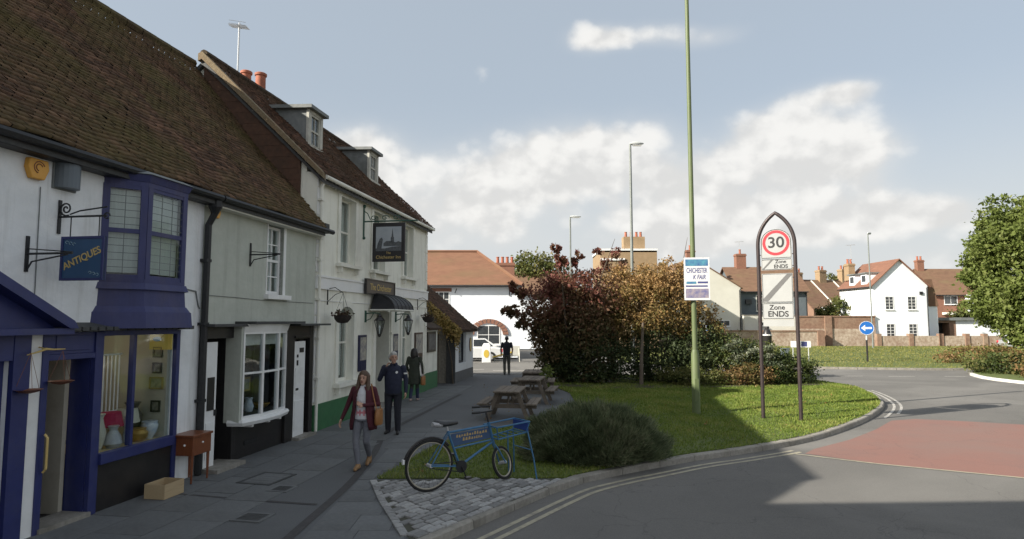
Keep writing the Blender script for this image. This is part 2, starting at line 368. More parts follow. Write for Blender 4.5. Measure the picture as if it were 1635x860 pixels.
def catmull(pts, step=8):
    P = [Vector((*p, 0)) for p in pts]; out = []
    for i in range(len(P) - 1):
        p0 = P[max(i - 1, 0)]; p1 = P[i]; p2 = P[i + 1]; p3 = P[min(i + 2, len(P) - 1)]
        for j in range(step):
            t = j / step
            out.append(.5 * ((2 * p1) + (p2 - p0) * t + (2 * p0 - 5 * p1 + 4 * p2 - p3) * t * t + (3 * p1 - p0 - 3 * p2 + p3) * t ** 3))
    out.append(P[-1]); return out
def resample(P, d):
    out = [P[0].copy()]; acc = 0
    for a, b in zip(P, P[1:]):
        L = (b - a).length
        if L < 1e-9: continue
        t = d - acc
        while t <= L: out.append(a + (b - a) * (t / L)); t += d
        acc = (acc + L) % d
    return out
def offset_line(P, d):
    out = []
    for i in range(len(P)):
        t = (P[min(i + 1, len(P) - 1)] - P[max(i - 1, 0)]).normalized()
        out.append(P[i] + Vector((t.y, -t.x, 0)) * d)
    return out
def ribbon(name, P, w, z, m, parent=None, kind='structure'):
    a = offset_line(P, w / 2); b = offset_line(P, -w / 2); n = len(P)
    mb = MB(); mb.add([(p.x, p.y, z) for p in a] + [(p.x, p.y, z) for p in b], [(i, i + 1, n + i + 1, n + i) for i in range(n - 1)])
    o = mb.build(name, m, parent)
    if parent is None and kind: o['kind'] = kind
    return o
def sheet(name, poly, z, m, kind='structure', thick=0.0, parent=None):
    mb = MB()
    if thick: mb.prism([(p[0], p[1], z - thick) for p in poly], (0, 0, thick))
    else: mb.add([(p[0], p[1], z) for p in poly], [tuple(range(len(poly)))])
    o = mb.build(name, m, parent)
    if kind: o['kind'] = kind
    return o
def inside(poly, X, Y):
    poly = np.asarray([(p[0], p[1]) for p in poly]); n = len(poly); r = np.zeros(len(X), bool); j = n - 1
    for i in range(n):
        xi, yi = poly[i]; xj, yj = poly[j]
        if yi != yj:
            r ^= ((yi > Y) != (yj > Y)) & (X < (xj - xi) * (Y - yi) / (yj - yi) + xi)
        j = i
    return r
def leaves(name, pts, size, m, parent=None, tint=None, aspect=.6, up=0.0, seed=1, droop=None):
    """many leaf sized faces, each a bent diamond of two triangles, at the given points"""
    g = np.random.default_rng(seed); n = len(pts)
    a = g.normal(size=(n, 3)); a[:, 2] += up; a /= np.linalg.norm(a, axis=1)[:, None]
    b = g.normal(size=(n, 3)); b -= a * (a * b).sum(1)[:, None]; b /= np.linalg.norm(b, axis=1)[:, None]
    s = (size * g.uniform(.45, 1.6, n))[:, None]; w = s * aspect
    nn = np.cross(a, b)
    V = np.stack([pts, pts + a * s * .5 + b * w * .5 + nn * s * .08, pts + a * s, pts + a * s * .5 - b * w * .5 + nn * s * .08], 1).reshape(-1, 3)
    F = np.arange(4 * n).reshape(n, 4)
    if tint is None: tint = g.uniform(0, 1, n)
    return link(name, npmesh(name, V, F, tint), m, parent)
def blob_points(blobs, seed=1, shell=.55):
    """points spread through ellipsoids (centre, radii, count), denser towards the outside, broken into clumps"""
    g = np.random.default_rng(seed); out = []; which = []
    for bi, (c, r, n) in enumerate(blobs):
        k = max(4, n // 60)
        d = g.normal(size=(k, 3)); d /= np.linalg.norm(d, axis=1)[:, None]
        rad = g.uniform(shell ** 3, 1, k) ** (1 / 3)
        cc = d * rad[:, None]
        idx = g.integers(0, k, n)
        p = cc[idx] + g.normal(size=(n, 3)) * .13
        out.append(np.asarray(c) + p * np.asarray(r)); which.append(idx * 7919 % 101 / 101. + 0 * p[:, 0])
    return np.concatenate(out), np.concatenate(which)
def tree(name, label, loc, crown_blobs, leafsize, leafm, trunks, cat='tree', group=None, seed=3, aspect=.65, bark='bark', tintf=None, shell=.5, stuff=False):
    t = thing(name, label, cat, loc, 0, group)
    if trunks:
        mb = MB()
        for (pts, rs) in trunks: mb.tube(pts, rs, 7)
        mb.build('trunk', bark, t, smooth=True)
    pts, w = blob_points(crown_blobs, seed, shell)
    g = np.random.default_rng(seed + 5)
    tn = np.clip(w * .6 + g.uniform(0, .4, len(w)), 0, 1)
    if tintf is not None: tn = np.clip(tintf(pts, tn), 0, 1)
    keep = pts[:, 2] > .01
    leaves('crown', pts[keep], leafsize, leafm, t, tn[keep], aspect, seed=seed + 9)
    return t
M['bark'] = mat('bark', (.075, .058, .042), (.13, .105, .08), .95, ns=12, bump=.8, bs=30, stretch=(1, 1, .3))
def copy_tree(o, parent=None):
    c = o.copy(); col.objects.link(c); c.parent = parent
    for ch in list(o.children): copy_tree(ch, c)
    return c

# ================================================================== GROUND
sheet('ground', [(-1500, -300), (1500, -300), (1500, 3000), (-1500, 3000)], -.14, 'field')
sheet('road', [(-70, -40), (120, -40), (120, 62.5), (-70, 62.5)], -.10, 'asphalt')
KP = [(-4.6, 2.0), (-3.1, 4.3), (-1.95, 5.95), (-.86, 7.54), (-.15, 8.59), (.49, 9.53), (.97, 10.15), (1.6, 10.68), (2.32, 11.18), (3.3, 11.85), (4.41, 12.45), (5.75, 13.27), (7.08, 14.34), (9.04, 16.34),
      (10.73, 18.44), (11.75, 20.1), (12.6, 22.2), (13.1, 24.3), (12.9, 26.2), (12.0, 27.6), (10.0, 28.6), (7.0, 29.3), (3.0, 29.6), (-.6, 29.7), (-2.0, 30.3), (-3.4, 31.6), (-6, 34)]
KC = catmull(KP, 10)
isl = [(p.x, p.y) for p in KC] + [(-20, 34), (-20, 2.0)]
KI = offset_line(KC, -.14)
pave = sheet('pavement', [(p.x, p.y) for p in KI] + [(-20, 34), (-20, 2.0)], 0.0, 'pave', thick=.13)
# kerb stones, one by one
kerb = bpy.data.objects.new('kerb', None); col.objects.link(kerb); kerb['kind'] = 'structure'
kr = resample(KC, .92)
for i in range(len(kr) - 1):
    a, b = kr[i], kr[i + 1]
    if a.y < 4: continue
    t = (b - a).normalized(); nrm = Vector((t.y, -t.x, 0)); L = (b - a).length
    T = frame_mx((a.x, a.y, 0), t, -nrm)
    hz = rnd.uniform(-.006, .008)
    mb = MB(); mb.prism([(.004, .145, -.15), (.004, .145, .012 + hz), (.004, .02, .012 + hz), (.004, .0, -.006 + hz), (.004, -.012, -.15)], (L - .012, 0, 0))
    mb.v = [tuple(T @ Vector(p)) for p in mb.v]
    mb.build('kerb_stone', 'kerb', kerb)
# grass of the island
gl = [p for p in offset_line(KC, -.16)]
g_out = [p for p in gl if p.x > .95 and p.y > 10.0 and p.y < 28.9 and not (p.y > 28.3 and p.x < 9)]
g_poly = [(-2.12, 10.17), (.80, 10.20)] + [(p.x, p.y) for p in g_out] + [(8.0, 28.7), (1.2, 28.9), (1.0, 27), (1.5, 24.5), (2.0, 22.0), (1.95, 19.6), (1.75, 17.9), (.9, 15.9), (-.3, 14.9), (-.95, 14.2), (-1.55, 12.8)]
sheet('lawn', g_poly, .022, 'turf', thick=.03)
sheet('planting_bed', [(1.5, 23.9), (4, 23.2), (7.4, 23.6), (10.5, 24.1), (12.5, 24.6), (12.3, 26.4), (11, 27.6), (7.6, 28.5), (1.5, 28.6)], .040, 'soil', thick=.03)
GRASSM = leafmat('grass blades', [(.080, .132, .019), (.135, .195, .029), (.20, .25, .048), (.31, .29, .095)], .3)
STRAWM = leafmat('dry grass blades', [(.105, .130, .026), (.17, .185, .040), (.24, .235, .065), (.34, .29, .12)], .3)
def grass(name, poly, n, h, label, zf=None, dmin=0, seed=4, wd=.009, m_=None):
    g = np.random.default_rng(seed); P = np.asarray([(p[0], p[1]) for p in poly])
    X = g.uniform(P[:, 0].min(), P[:, 0].max(), n * 3); Y = g.uniform(P[:, 1].min(), P[:, 1].max(), n * 3)
    k = inside(poly, X, Y); X = X[k][:n]; Y = Y[k][:n]; m = len(X)
    dist = np.sqrt(X ** 2 + Y ** 2)
    patch = .5 + .5 * np.sin(X * 2.1 + 1.3 * np.sin(Y * 1.7)) * np.sin(Y * 1.9 + 1.1 * np.sin(X * 2.6))
    hh = h * g.uniform(.3, 1.25, m) * (.55 + .7 * patch) * np.where(g.uniform(size=m) > .985, 1.9, 1); a = g.uniform(0, 2 * np.pi, m); w = wd * (dist / 12) * g.uniform(.7, 1.3, m)
    z = np.zeros(m) + .02 if zf is None else zf(X, Y)
    dx, dy = np.cos(a), np.sin(a); ln = g.normal(size=(m, 2)) * .5 * hh[:, None]
    V = np.stack([np.c_[X - dx * w, Y - dy * w, z], np.c_[X + dx * w, Y + dy * w, z], np.c_[X + ln[:, 0], Y + ln[:, 1], z + hh]], 1).reshape(-1, 3)
    tn = np.clip(.15 + .45 * patch + g.uniform(-.25, .45, m), 0, 1)
    o = link(name, npmesh(name, V, np.arange(3 * m).reshape(m, 3), tn), m_ or GRASSM)
    return tag(o, label, 'grass', kind='stuff')
g_edge = [(-2.16, 10.12), (.84, 10.14)] + [(p.x, p.y) for p in offset_line(KC, -.105) if p.x > .95 and p.y > 10.0 and p.y < 28.9 and not (p.y > 28.3 and p.x < 9)] + g_poly[-13:]
grass('grass', g_edge, 160000, .055, 'short mown green grass covering the corner island')
# channel strips, drains and covers in the pavement
ch = mat('dark channel brick', (.045, .043, .045), (.07, .066, .066), .85, ns=10, bump=.4, bs=40)
ribbon('drainage_channel', resample(catmull([(-2.66, 4.5), (-2.58, 7.4), (-2.5, 9.9), (-2.6, 12), (-2.78, 14.4), (-2.3, 18), (-1.7, 22)], 8), .4), .13, .006, ch)
ribbon('drainage_channel', [Vector((-5.3, 9.42, 0)), Vector((-4.71, 9.26, 0)), Vector((-3.6, 8.98, 0)), Vector((-2.66, 8.77, 0))], .07, .006, ch)
slabs = bpy.data.objects.new('paving', None); col.objects.link(slabs); slabs['kind'] = 'structure'
box_me = {}
def slab(x, y, w, l, rot, z0=.001):
    key = (round(w, 2), round(l, 2))
    if key not in box_me:
        mb = MB(); mb.box(-w / 2 + .005, -l / 2 + .005, -.03, w / 2 - .005, l / 2 - .005, 0); me = mb.mesh('slab'); me.materials.append(M['slab']); box_me[key] = me
    o = bpy.data.objects.new('paving_slab', box_me[key]); col.objects.link(o); o.parent = slabs
    o.location = (x, y, z0 + rnd.uniform(.003, .008)); o.rotation_euler = (rnd.uniform(-.003, .003), rnd.uniform(-.003, .003), rot)
cob_edge = [(-2.17, 10.03), (-1.81, 8.94), (-1.40, 7.9), (-1.15, 7.25), (-1.5, 6.7), (-2.4, 5.4)]
def xedge(y):
    for (x0, y0), (x1, y1) in zip(cob_edge, cob_edge[1:]):
        if y1 <= y <= y0: return x0 + (x1 - x0) * (y0 - y) / (y0 - y1)
    return cob_edge[0][0] if y > 10 else -2.4
y = 5.3
while y < 14.6:                                   # light flags between the channel and the setts / lawn
    x1 = xedge(min(y + .3, 10.02)) - .03 if y < 9.9 else (-2.2 + max(0, y - 10) * .24)
    x0 = -2.42 if y < 12 else -2.5; w = x1 - x0
    if w > .12:
        n = max(1, round(w / .62))
        for i in range(n): slab(x0 + w * (i + .5) / n, y + .3, w / n, .6, 0)
    y += .6
y = 7.0; k = 0
while y < 24:                                     # the wide flags in front of the shops
    c = RW(0, 0); s = (y - 14.3) / math.cos(TH)
    for i, o in enumerate((.32, .98, 1.64)):
        if o > 1.3 and y > 13.0: pass
        p = RW(s + (.3 if i % 2 else 0), o)
        if p.x < -2.72 - .2 + max(0, (y - 14)) * .12: slab(p.x, p.y, .65, .9, -TH)
    y += .89
def cover(x, y, w, l, rot, label, plate_m='slate', fr='slab'):
    t = thing('manhole_cover', label, 'manhole cover', (x, y, .011), rot, 'covers let into the pavement')
    f = MB(); e = .05
    for b in ((-w / 2, -l / 2, w / 2, -l / 2 + e), (-w / 2, l / 2 - e, w / 2, l / 2), (-w / 2, -l / 2 + e, -w / 2 + e, l / 2 - e), (w / 2 - e, -l / 2 + e, w / 2, l / 2 - e)): f.box(b[0], b[1], -.02, b[2], b[3], .006)
    f.build('frame', fr, t)
    f = MB(); f.box(-w / 2 + e + .004, -l / 2 + e + .004, -.02, w / 2 - e - .004, l / 2 - e - .004, .003)
    for i in range(5): f.box(-w / 2 + e + .02, -l / 2 + e + (l - 2 * e) * (i + .35) / 5, .0, w / 2 - e - .02, -l / 2 + e + (l - 2 * e) * (i + .6) / 5, .006)
    f.build('plate', plate_m, t); return t
cover(-3.88, 10.16, .60, .72, -.25, 'large recessed rectangular cover in front of the green shop', 'slab', 'slate')
cover(-3.42, 9.56, .34, .34, -.2, 'small square drain cover beside the large recessed one')
cover(-3.30, 8.2, .42, .36, -.2, 'square dark drain cover with pale frame nearest the camera')
# granite setts
apron = sheet('cobbled_apron', [(-2.17, 10.06), (.84, 10.13), (-.98, 7.5), (-1.12, 7.28), (-1.40, 7.9), (-1.81, 8.94)], .010, 'mortar')
e = Vector((.574, .819, 0)); pe = Vector((-.819, .574, 0)); org = Vector((-1.02, 7.44, 0))
cpoly = [(-2.12, 10.02), (.78, 10.08), (-1.02, 7.40), (-1.10, 7.30), (-1.33, 7.9), (-1.75, 8.94)]
sett_me = []
for q in range(6):
    l, w = .19 + .018 * q, .115
    mb = MB(); hx, hy = l / 2 - .012, w / 2 - .011; j = lambda: rnd.uniform(-.007, .007)
    base = [(-hx + j(), -hy + j()), (hx + j(), -hy + j()), (hx + j(), hy + j()), (-hx + j(), hy + j())]
    r0 = [(x, y_, -.03) for x, y_ in base]; r1 = [(x, y_, .012) for x, y_ in base]; r2 = [(x * .86, y_ * .80, .022 + j() * .4) for x, y_ in base]
    mb.loft([r0, r1, r2]); me = mb.mesh('sett', smooth=False); me.materials.append(M['sett']); sett_me.append((me, l))
ns = 0; row = 0
while row < 24:
    x = -.1 + rnd.uniform(0, .1)
    while x < 4.2:
        q = rnd.randrange(6); me, l = sett_me[q]
        c = org + e * (x + l / 2) + pe * (.075 + row * .117 + rnd.uniform(-.006, .006))
        if bool(inside(cpoly, np.array([c.x]), np.array([c.y]))[0]) and ns < 300:
            o = bpy.data.objects.new('sett', me); col.objects.link(o); o.parent = apron
            o.location = (c.x, c.y, .012 + rnd.uniform(-.004, .006)); o.rotation_euler = (rnd.uniform(-.03, .03), rnd.uniform(-.03, .03), math.atan2(e.y, e.x) + rnd.uniform(-.04, .04)); ns += 1
        x += l + .002
    row += 1
eb = resample([Vector((*p, 0)) for p in cob_edge[:4]], .30)
for a, b in zip(eb, eb[1:]):
    t = (b - a).normalized(); c = (a + b) / 2
    mb = MB(); mb.box(-.142, -.05, -.03, .142, .05, .02); o = mb.build('edging_stone', 'sett', apron, loc=(c.x, c.y, .006), rotz=math.atan2(t.y, t.x))
# painted lines and the red surface
RZ = -.10
sheet('red_crossing', [(5.75, 12.55), (6.66, 11.72), (8.5, 10.68), (14.5, 7.2), (21, 13.2), (16.2, 15.0), (12.85, 15.98), (11.8, 16.5), (10.7, 16.9), (9.9, 16.62), (8.72, 15.28), (7.42, 14.0), (6.15, 13.0)], RZ + .004, 'red_road')
ribbon('white_line', [Vector((5.55, 12.5, 0)), Vector((6.66, 11.66, 0)), Vector((8.5, 10.62, 0)), Vector((14.5, 7.12, 0))], .07, RZ + .008, 'yellow_line')
near = [p for p in KC if 3.0 < p.y and p.x < 5.6 and p.y < 13.2]
for d in (.30, .47): ribbon('yellow_line', offset_line(near, d), .075, RZ + .005, 'yellow_line')
far = [p for p in KC if 7.0 < p.x and p.y < 24.0 and p.y > 17.0]
ribbon('yellow_line', offset_line(far, .26), .075, RZ + .009, 'white_line')
ribbon('yellow_line', offset_line([p for p in far if p.y > 17.9], .44), .075, RZ + .009, 'white_line')
for (x0, x1, y_) in ((15.7, 16.55, 29.9), (17.7, 18.9, 29.75), (20.3, 21.3, 29.7), (12.6, 13.6, 30.6), (9.5, 10.5, 32)):
    ribbon('lane_dash', [Vector((x0, y_, 0)), Vector((x1, y_ - .05, 0))], .13, RZ + .005, 'white_line')
for (x0, x1, y_) in ((-3.4, -1.5, 34.0), (-1.0, 1.2, 33.2)):
    ribbon('lane_dash', [Vector((x0, y_, 0)), Vector((x1, y_, 0))], .25, RZ + .005, 'white_line')
# far kerb, verge of the roundabout (a low dome of grass)
vp = catmull([(9.5, 36.8), (12.5, 35.6), (15.9, 34.6), (19.5, 33.8), (22.0, 33.4), (24.5, 33.5), (26.5, 34.5)], 8)
verge_poly = [(p.x, p.y) for p in vp] + [(60, 36), (75, 62.5), (10, 62.5), (7.0, 50), (7.2, 40)]
def verge_z(X, Y): return np.clip((Y - 34) * .018, 0, .34) - .0
mb = MB(); nx, ny = 44, 22
sheet('verge', verge_poly, -.002, 'turf', thick=.1)
gv = np.random.default_rng(2)
grass('grass', verge_poly, 60000, .07, 'sunlit mown grass on the roundabout across the road', zf=lambda X, Y: np.zeros(len(X)) - .005, seed=8, wd=.007, m_=STRAWM)
vk = resample(vp, .95)
for a, b in zip(vk, vk[1:]):
    t = (b - a).normalized(); c = (a + b) / 2; mb = MB(); mb.box(-.46, -.07, -.12, .46, .07, .014)
    mb.build('kerb_stone', 'kerb', kerb, loc=(c.x, c.y, 0), rotz=math.atan2(t.y, t.x))
# splitter island on the right
sp = catmull([(24.6, 33.0), (22.6, 31.2), (21.5, 29.2), (21.1, 27.4), (21.6, 24.5), (23.5, 21)], 8)
split_poly = [(p.x, p.y) for p in sp] + [(40, 21), (40, 34), (30, 35.0)]
sheet('verge', split_poly, .0, 'turf', thick=.1)
wk = mat('white painted kerb', (.60, .59, .56), (.70, .69, .66), .8, ns=9, dirt=(.35, .33, .28), ds=4, da=.6)
sk = resample(sp, .95)
for i, (a, b) in enumerate(zip(sk, sk[1:])):
    t = (b - a).normalized(); c = (a + b) / 2; mb = MB(); mb.box(-.46, -.07, -.12, .46, .07, .014)
    mb.build('kerb_stone', wk if c.y < 30.2 else 'kerb', kerb, loc=(c.x, c.y, 0), rotz=math.atan2(t.y, t.x))

# ================================================================== THE ROW: two shops and the inn
def row_thing(name, label, cat, s0): 
    t = thing(name, label, cat, RW(s0, 0), ROWROT); t['s0'] = s0; return t
class FB(MB):
    """facade builder: everything in row coordinates (s, o, z); shifted to the thing's own origin when built"""
    def put(s, name, mats, t, parent=None, smooth=False, bevel=0.0):
        s0 = t['s0']; s.v = [(x - s0, y, z) for x, y, z in s.v]
        return s.build(name, mats, parent or t, smooth, bevel=bevel)
def wall(mb, s0, s1, z0, z1, opens, o0, o1):
    cuts = sorted({s0, s1, *[c for a in opens for c in a[:2] if s0 < c < s1]})
    for a, b in zip(cuts, cuts[1:]):
        m = (a + b) / 2; hs = sorted((c[2], c[3]) for c in opens if c[0] < m < c[1]); z = z0
        for lo, hi in hs:
            if lo > z: mb.fb(a, b, o0, o1, z, lo)
            z = max(z, hi)
        if z < z1: mb.fb(a, b, o0, o1, z, z1)
def FP(s, o, z): return Vector((s, -o, z))
def roof_tiles(name, t, s0, s1, eave, ridge, cols, seed, gauge=.10, tw=.165, sag=.05, parent=None):
    """plain clay tiles, every one its own small wedge; eave and ridge = (o, z)"""
    g = np.random.default_rng(seed); eo, ez = eave; ro, rz = ridge
    L = math.hypot(eo - ro, rz - ez); nr = int(L / gauge); nc = int((s1 - s0) / tw)
    uo, uz = (ro - eo) / L, (rz - ez) / L; no, nz_ = uz, -uo           # outward normal (o,z)
    if nz_ < 0: no, nz_ = -no, -nz_
    I, J = np.meshgrid(np.arange(nr), np.arange(nc), indexing='ij'); I = I.ravel(); J = J.ravel(); n = len(I)
    s = s0 + (J + .5 * (I % 2)) * tw; d = I * gauge
    keep = s + tw <= s1 + .09; I, J, s, d = I[keep], J[keep], s[keep], d[keep]; n = len(s)
    S = lambda ss, dd: -sag * np.sin(np.pi * np.clip(dd / L, 0, 1)) * (.6 + .4 * np.sin(ss * .9 + 1)) + .018 * np.sin(ss * 2.3 + dd * 1.7) + .012 * np.sin(ss * 5.1 - dd * 3)
    lift = g.uniform(.020, .038, n); jt = g.normal(0, .005, n); w = tw - .008; lo, hi = d - .015 + jt, d + gauge * 1.12
    def P(ss, dd, h):
        hh = h + S(ss, dd); return np.c_[ss, -(eo + uo * dd + no * hh), ez + uz * dd + nz_ * hh]
    tilt = g.normal(0, .003, n)
    V = np.stack([P(s, lo, lift + tilt), P(s + w, lo, lift - tilt), P(s + w, hi, .002 + 0 * s), P(s, hi, .002 + 0 * s), P(s, lo, lift * 0 - .012), P(s + w, lo, lift * 0 - .012)], 1).reshape(-1, 3)
    V[:, 0] -= t['s0']
    b = np.arange(n)[:, None] * 6
    F = np.concatenate([b + np.array([[0, 1, 2, 3]]), b + np.array([[4, 5, 1, 0]])], 0)
    tn = np.clip(g.beta(2, 2.2, n), 0, 1); tn = np.concatenate([tn, tn])
    o = link(name, npmesh(name, V, F, tn), cols, parent or t); o['kind'] = 'stuff'
    return o
def tilemat(name, c0, c1, c2, moss, mossamt, ms=.5):
    m = leafmat(name, [c0, c1, c2], 0.0, .9); nt = m.node_tree; N = nt.nodes; L = nt.links; b = N['Principled BSDF']
    L.new(b.outputs[0], N['Material Output'].inputs[0])
    src = b.inputs['Base Color'].links[0].from_socket
    tcd = N.new('ShaderNodeTexCoord'); n1 = N.new('ShaderNodeTexNoise'); L.new(tcd.outputs['Object'], n1.inputs['Vector']); n1.inputs['Scale'].default_value = ms; n1.inputs['Detail'].default_value = 8; n1.inputs['Roughness'].default_value = .7
    r = N.new('ShaderNodeMapRange'); L.new(n1.outputs[0], r.inputs[0]); r.inputs[1].default_value = .42; r.inputs[2].default_value = .66; r.inputs[4].default_value = mossamt
    x = N.new('ShaderNodeMix'); x.data_type = 'RGBA'; L.new(r.outputs[0], x.inputs[0]); L.new(src, x.inputs[6]); x.inputs[7].default_value = (*moss, 1)
    n2 = N.new('ShaderNodeTexNoise'); L.new(tcd.outputs['Object'], n2.inputs['Vector']); n2.inputs['Scale'].default_value = 14; n2.inputs['Detail'].default_value = 5
    r2 = N.new('ShaderNodeMapRange'); L.new(n2.outputs[0], r2.inputs[0]); r2.inputs[1].default_value = .3; r2.inputs[2].default_value = .7; r2.inputs[3].default_value = .65; r2.inputs[4].default_value = 1.25
    vm = N.new('ShaderNodeVectorMath'); vm.operation = 'SCALE'; L.new(x.outputs[2], vm.inputs[0]); L.new(r2.outputs[0], vm.inputs['Scale']); L.new(vm.outputs[0], b.inputs['Base Color'])
    return m
TILE_A = tilemat('mossy brown roof tile', (.058, .036, .025), (.115, .067, .045), (.20, .115, .076), (.105, .088, .034), .9)
TILE_P = tilemat('dark brown roof tile', (.050, .029, .020), (.10, .055, .038), (.175, .09, .06), (.062, .048, .026), .65)
def sash(t, s0, s1, z0, z1, o, fm, cols=1, rows=1, curtain=None, bars=.022, label=None, halves=2, mid=None):
    """sash window set at depth o: frame with meeting rail and glazing bars, each pane its own sub-part"""
    f = FB(); e = .055
    f.fb(s0, s1, o - .05, o + .02, z0, z0 + e + .02); f.fb(s0, s1, o - .05, o + .02, z1 - e, z1)
    f.fb(s0, s0 + e, o - .05, o + .022, z0 + e + .02, z1 - e); f.fb(s1 - e, s1, o - .05, o + .022, z0 + e + .02, z1 - e)
    zm = (z0 + z1) / 2 if mid is None else mid
    segs = [(z0 + e + .02, z1 - e)]
    if halves == 2:
        f.fb(s0 + e, s1 - e, o - .05, o + .012, zm - .025, zm + .025); segs = [(z0 + e + .02, zm - .025), (zm + .025, z1 - e)]
    cells = []
    for za, zb in segs:
        for i in range(1, cols):
            x = s0 + e + (s1 - s0 - 2 * e) * i / cols; f.fb(x - bars / 2, x + bars / 2, o - .035, o + .006, za, zb)
        for j in range(rows):
            if j:
                zz = za + (zb - za) * j / rows; f.fb(s0 + e, s1 - e, o - .03, o + .004, zz - bars / 2, zz + bars / 2)
            for i in range(cols):
                cells.append((s0 + e + (s1 - s0 - 2 * e) * i / cols, s0 + e + (s1 - s0 - 2 * e) * (i + 1) / cols, za + (zb - za) * j / rows, za + (zb - za) * (j + 1) / rows))
    w = f.put('window', fm, t)
    if label: w['label'] = label
    for (a, b, c, d) in cells:
        g = FB(); g.fb(a, b, o - .022, o - .016, c, d); g.put('pane', GLASS, t, w)
    if curtain:
        for (a, b, c, d) in curtain:
            g = FB(); n = 14; pts = [(a + (b - a) * i / n, .012 * math.sin(i * 2.1 + a * 5)) for i in range(n + 1)]
            g.loft([[FP(x, o - .12 + q, z) for x, q in pts] + [FP(x, o - .125 + q, z) for x, q in pts[::-1]] for z in (c, d)]); g.put('curtain', 'curtain', t, w)
    return w
def gutter(t, s0, s1, o, z, r=.055, m='dark_iron'):
    f = FB(); f.tube([FP(s0, o, z), FP(s1, o, z)], r, 8); return f.put('gutter', m, t, smooth=True)
def drainpipe(t, pts, r=.045, m='dark_iron', clips=()):
    f = FB(); f.tube([FP(*p) for p in pts], r, 8)
    for (s, o, z) in clips: f.fb(s - .065, s + .065, o - .08, o + .055, z - .025, z + .025)
    return f.put('drainpipe', m, t, smooth=False)
def gable_mass(t, s0, s1, eave_z, ridge_o, ridge_z, back_o, m, front=True, o_front=-.28):
    """closed shell behind the facade: end gables and a back wall"""
    sl = (ridge_z - eave_z) / (0 - ridge_o)
    for s, w in ((s0, .22), (s1 - .22, .22)):
        f = FB(); zf = eave_z + (-o_front) * sl * .0
        f.prism([FP(s, o_front, 0), FP(s, o_front, eave_z + .0 + (-o_front) * sl - .16), FP(s, ridge_o, ridge_z - .16), FP(s, back_o, eave_z - .16), FP(s, back_o, 0)], (w, 0, 0)); f.put('end_wall', m, t)
    f = FB(); f.fb(s0, s1, back_o - .2, back_o, 0, eave_z - .12); f.put('back_wall', m, t)
def roof_deck(mb, s0, s1, eo, ez, ro, rz, bo, bz, th=.08):
    ez -= .10; rz -= .14; bz -= .05
    mb.prism([FP(s0, eo, ez), FP(s0, ro, rz), FP(s0, bo, bz), FP(s0, bo, bz - th), FP(s0, ro, rz - th * 1.4), FP(s0, eo, ez - th)], (s1 - s0, 0, 0))

# ---------------------------------------------------------------- antiques shop
A = row_thing('antiques_shop', 'white painted antiques shop with blue shopfront, blue oriel window and mossy tiled roof', 'shop', -7.5)
E0, EZ, RO, RZ_ = .22, 4.62, -3.3, 8.70
opA = [(-8.35, -7.25, 0, 2.05), (-6.80, -6.12, 0, 2.02), (-5.99, -4.59, .62, 2.32), (-6.0, -4.6, 2.95, 4.50)]
f = FB(); wall(f, -11.0, -3.97, 0, 4.72, opA, -.28, 0); f.put('wall', 'wall_white', A)
gable_mass(A, -11.0, -3.97, 4.85, RO, RZ_, -6.9, 'wall_white')
f = FB(); roof_deck(f, -11.1, -4.0, E0, EZ, RO, RZ_, -7.0, 4.6); f.put('roof', 'slate', A)
roof_tiles('roof_tiles', A, -11.1, -4.005, (E0 + .03, EZ + .02), (RO, RZ_ + .02), TILE_A, 21)
f = FB()
for i in range(16): f.tube([FP(-11.1 + i * .445, RO, RZ_ + .03), FP(-11.1 + (i + 1) * .445 - .02, RO, RZ_ + .035)], .11, 8)
f.put('ridge_tiles', TILE_A, A)['kind'] = 'stuff'
gutter(A, -11.1, -3.9, .27, 4.56)
f = FB(); f.fb(-11.0, -3.95, 0.003, .2, 4.44, 4.52); f.put('soffit', 'dark_iron', A)
f = FB(); f.lathe([(.05, 0), (.11, .12), (.11, .26)], 8, FP(-3.93, .17, 4.28)); f.put('hopper', 'dark_iron', A)
drainpipe(A, [(-3.93, .17, 4.3), (-3.96, .08, 4.1), (-3.97, .07, .02)], .055, clips=[(-3.97, .07, 3.5), (-3.97, .07, 2.45), (-3.97, .07, 1.2)])
# oriel: canted bay
prof = [(-6.07, 0), (-5.68, .36), (-4.88, .36), (-4.50, 0)]
def canted(mb, z0, z1, grow0=0.0, grow1=None, pr=prof):
    g1 = grow0 if grow1 is None else grow1
    def ring(z, g): return [FP(pr[0][0] - g, -.02, z), FP(pr[1][0] - g * .6, pr[1][1] + g, z), FP(pr[2][0] + g * .6, pr[2][1] + g, z), FP(pr[3][0] + g, -.02, z)]
    mb.loft([ring(z0, grow0), ring(z1, g1)])
bay = FB(); canted(bay, 2.93, 3.02, .06, .03); canted(bay, 3.02, 3.07, .012); bayo = bay.put('oriel_window', 'blue_old', A)
bay = FB(); canted(bay, 4.36, 4.43, .012); canted(bay, 4.43, 4.53, .02, .06); bay.put('oriel_cornice', 'blue_old', A, bayo)
bay = FB(); canted(bay, 4.53, 4.60, .09, -.05); bay.put('oriel_flashing', 'lead', A, bayo)
f = FB(); canted(f, 2.70, 2.93, .03, .015); canted(f, 2.62, 2.70, .09, .04); canted(f, 2.40, 2.62, .12, .10)
ring = []
f.put('oriel_apron', 'blue_old', A, bayo)
fr = FB()
def facet(mb, p, q, a0, a1, z0, z1, d0=-.03, d1=.012):
    P = Vector((p[0], -p[1], 0)); Q = Vector((q[0], -q[1], 0)); t = (Q - P); L = t.length; t /= L; nn = Vector((t.y, -t.x, 0))
    T = frame_mx(P, t, -nn)
    mb.box(a0, -d1, z0, a1, -d0, z1, T)
    return L
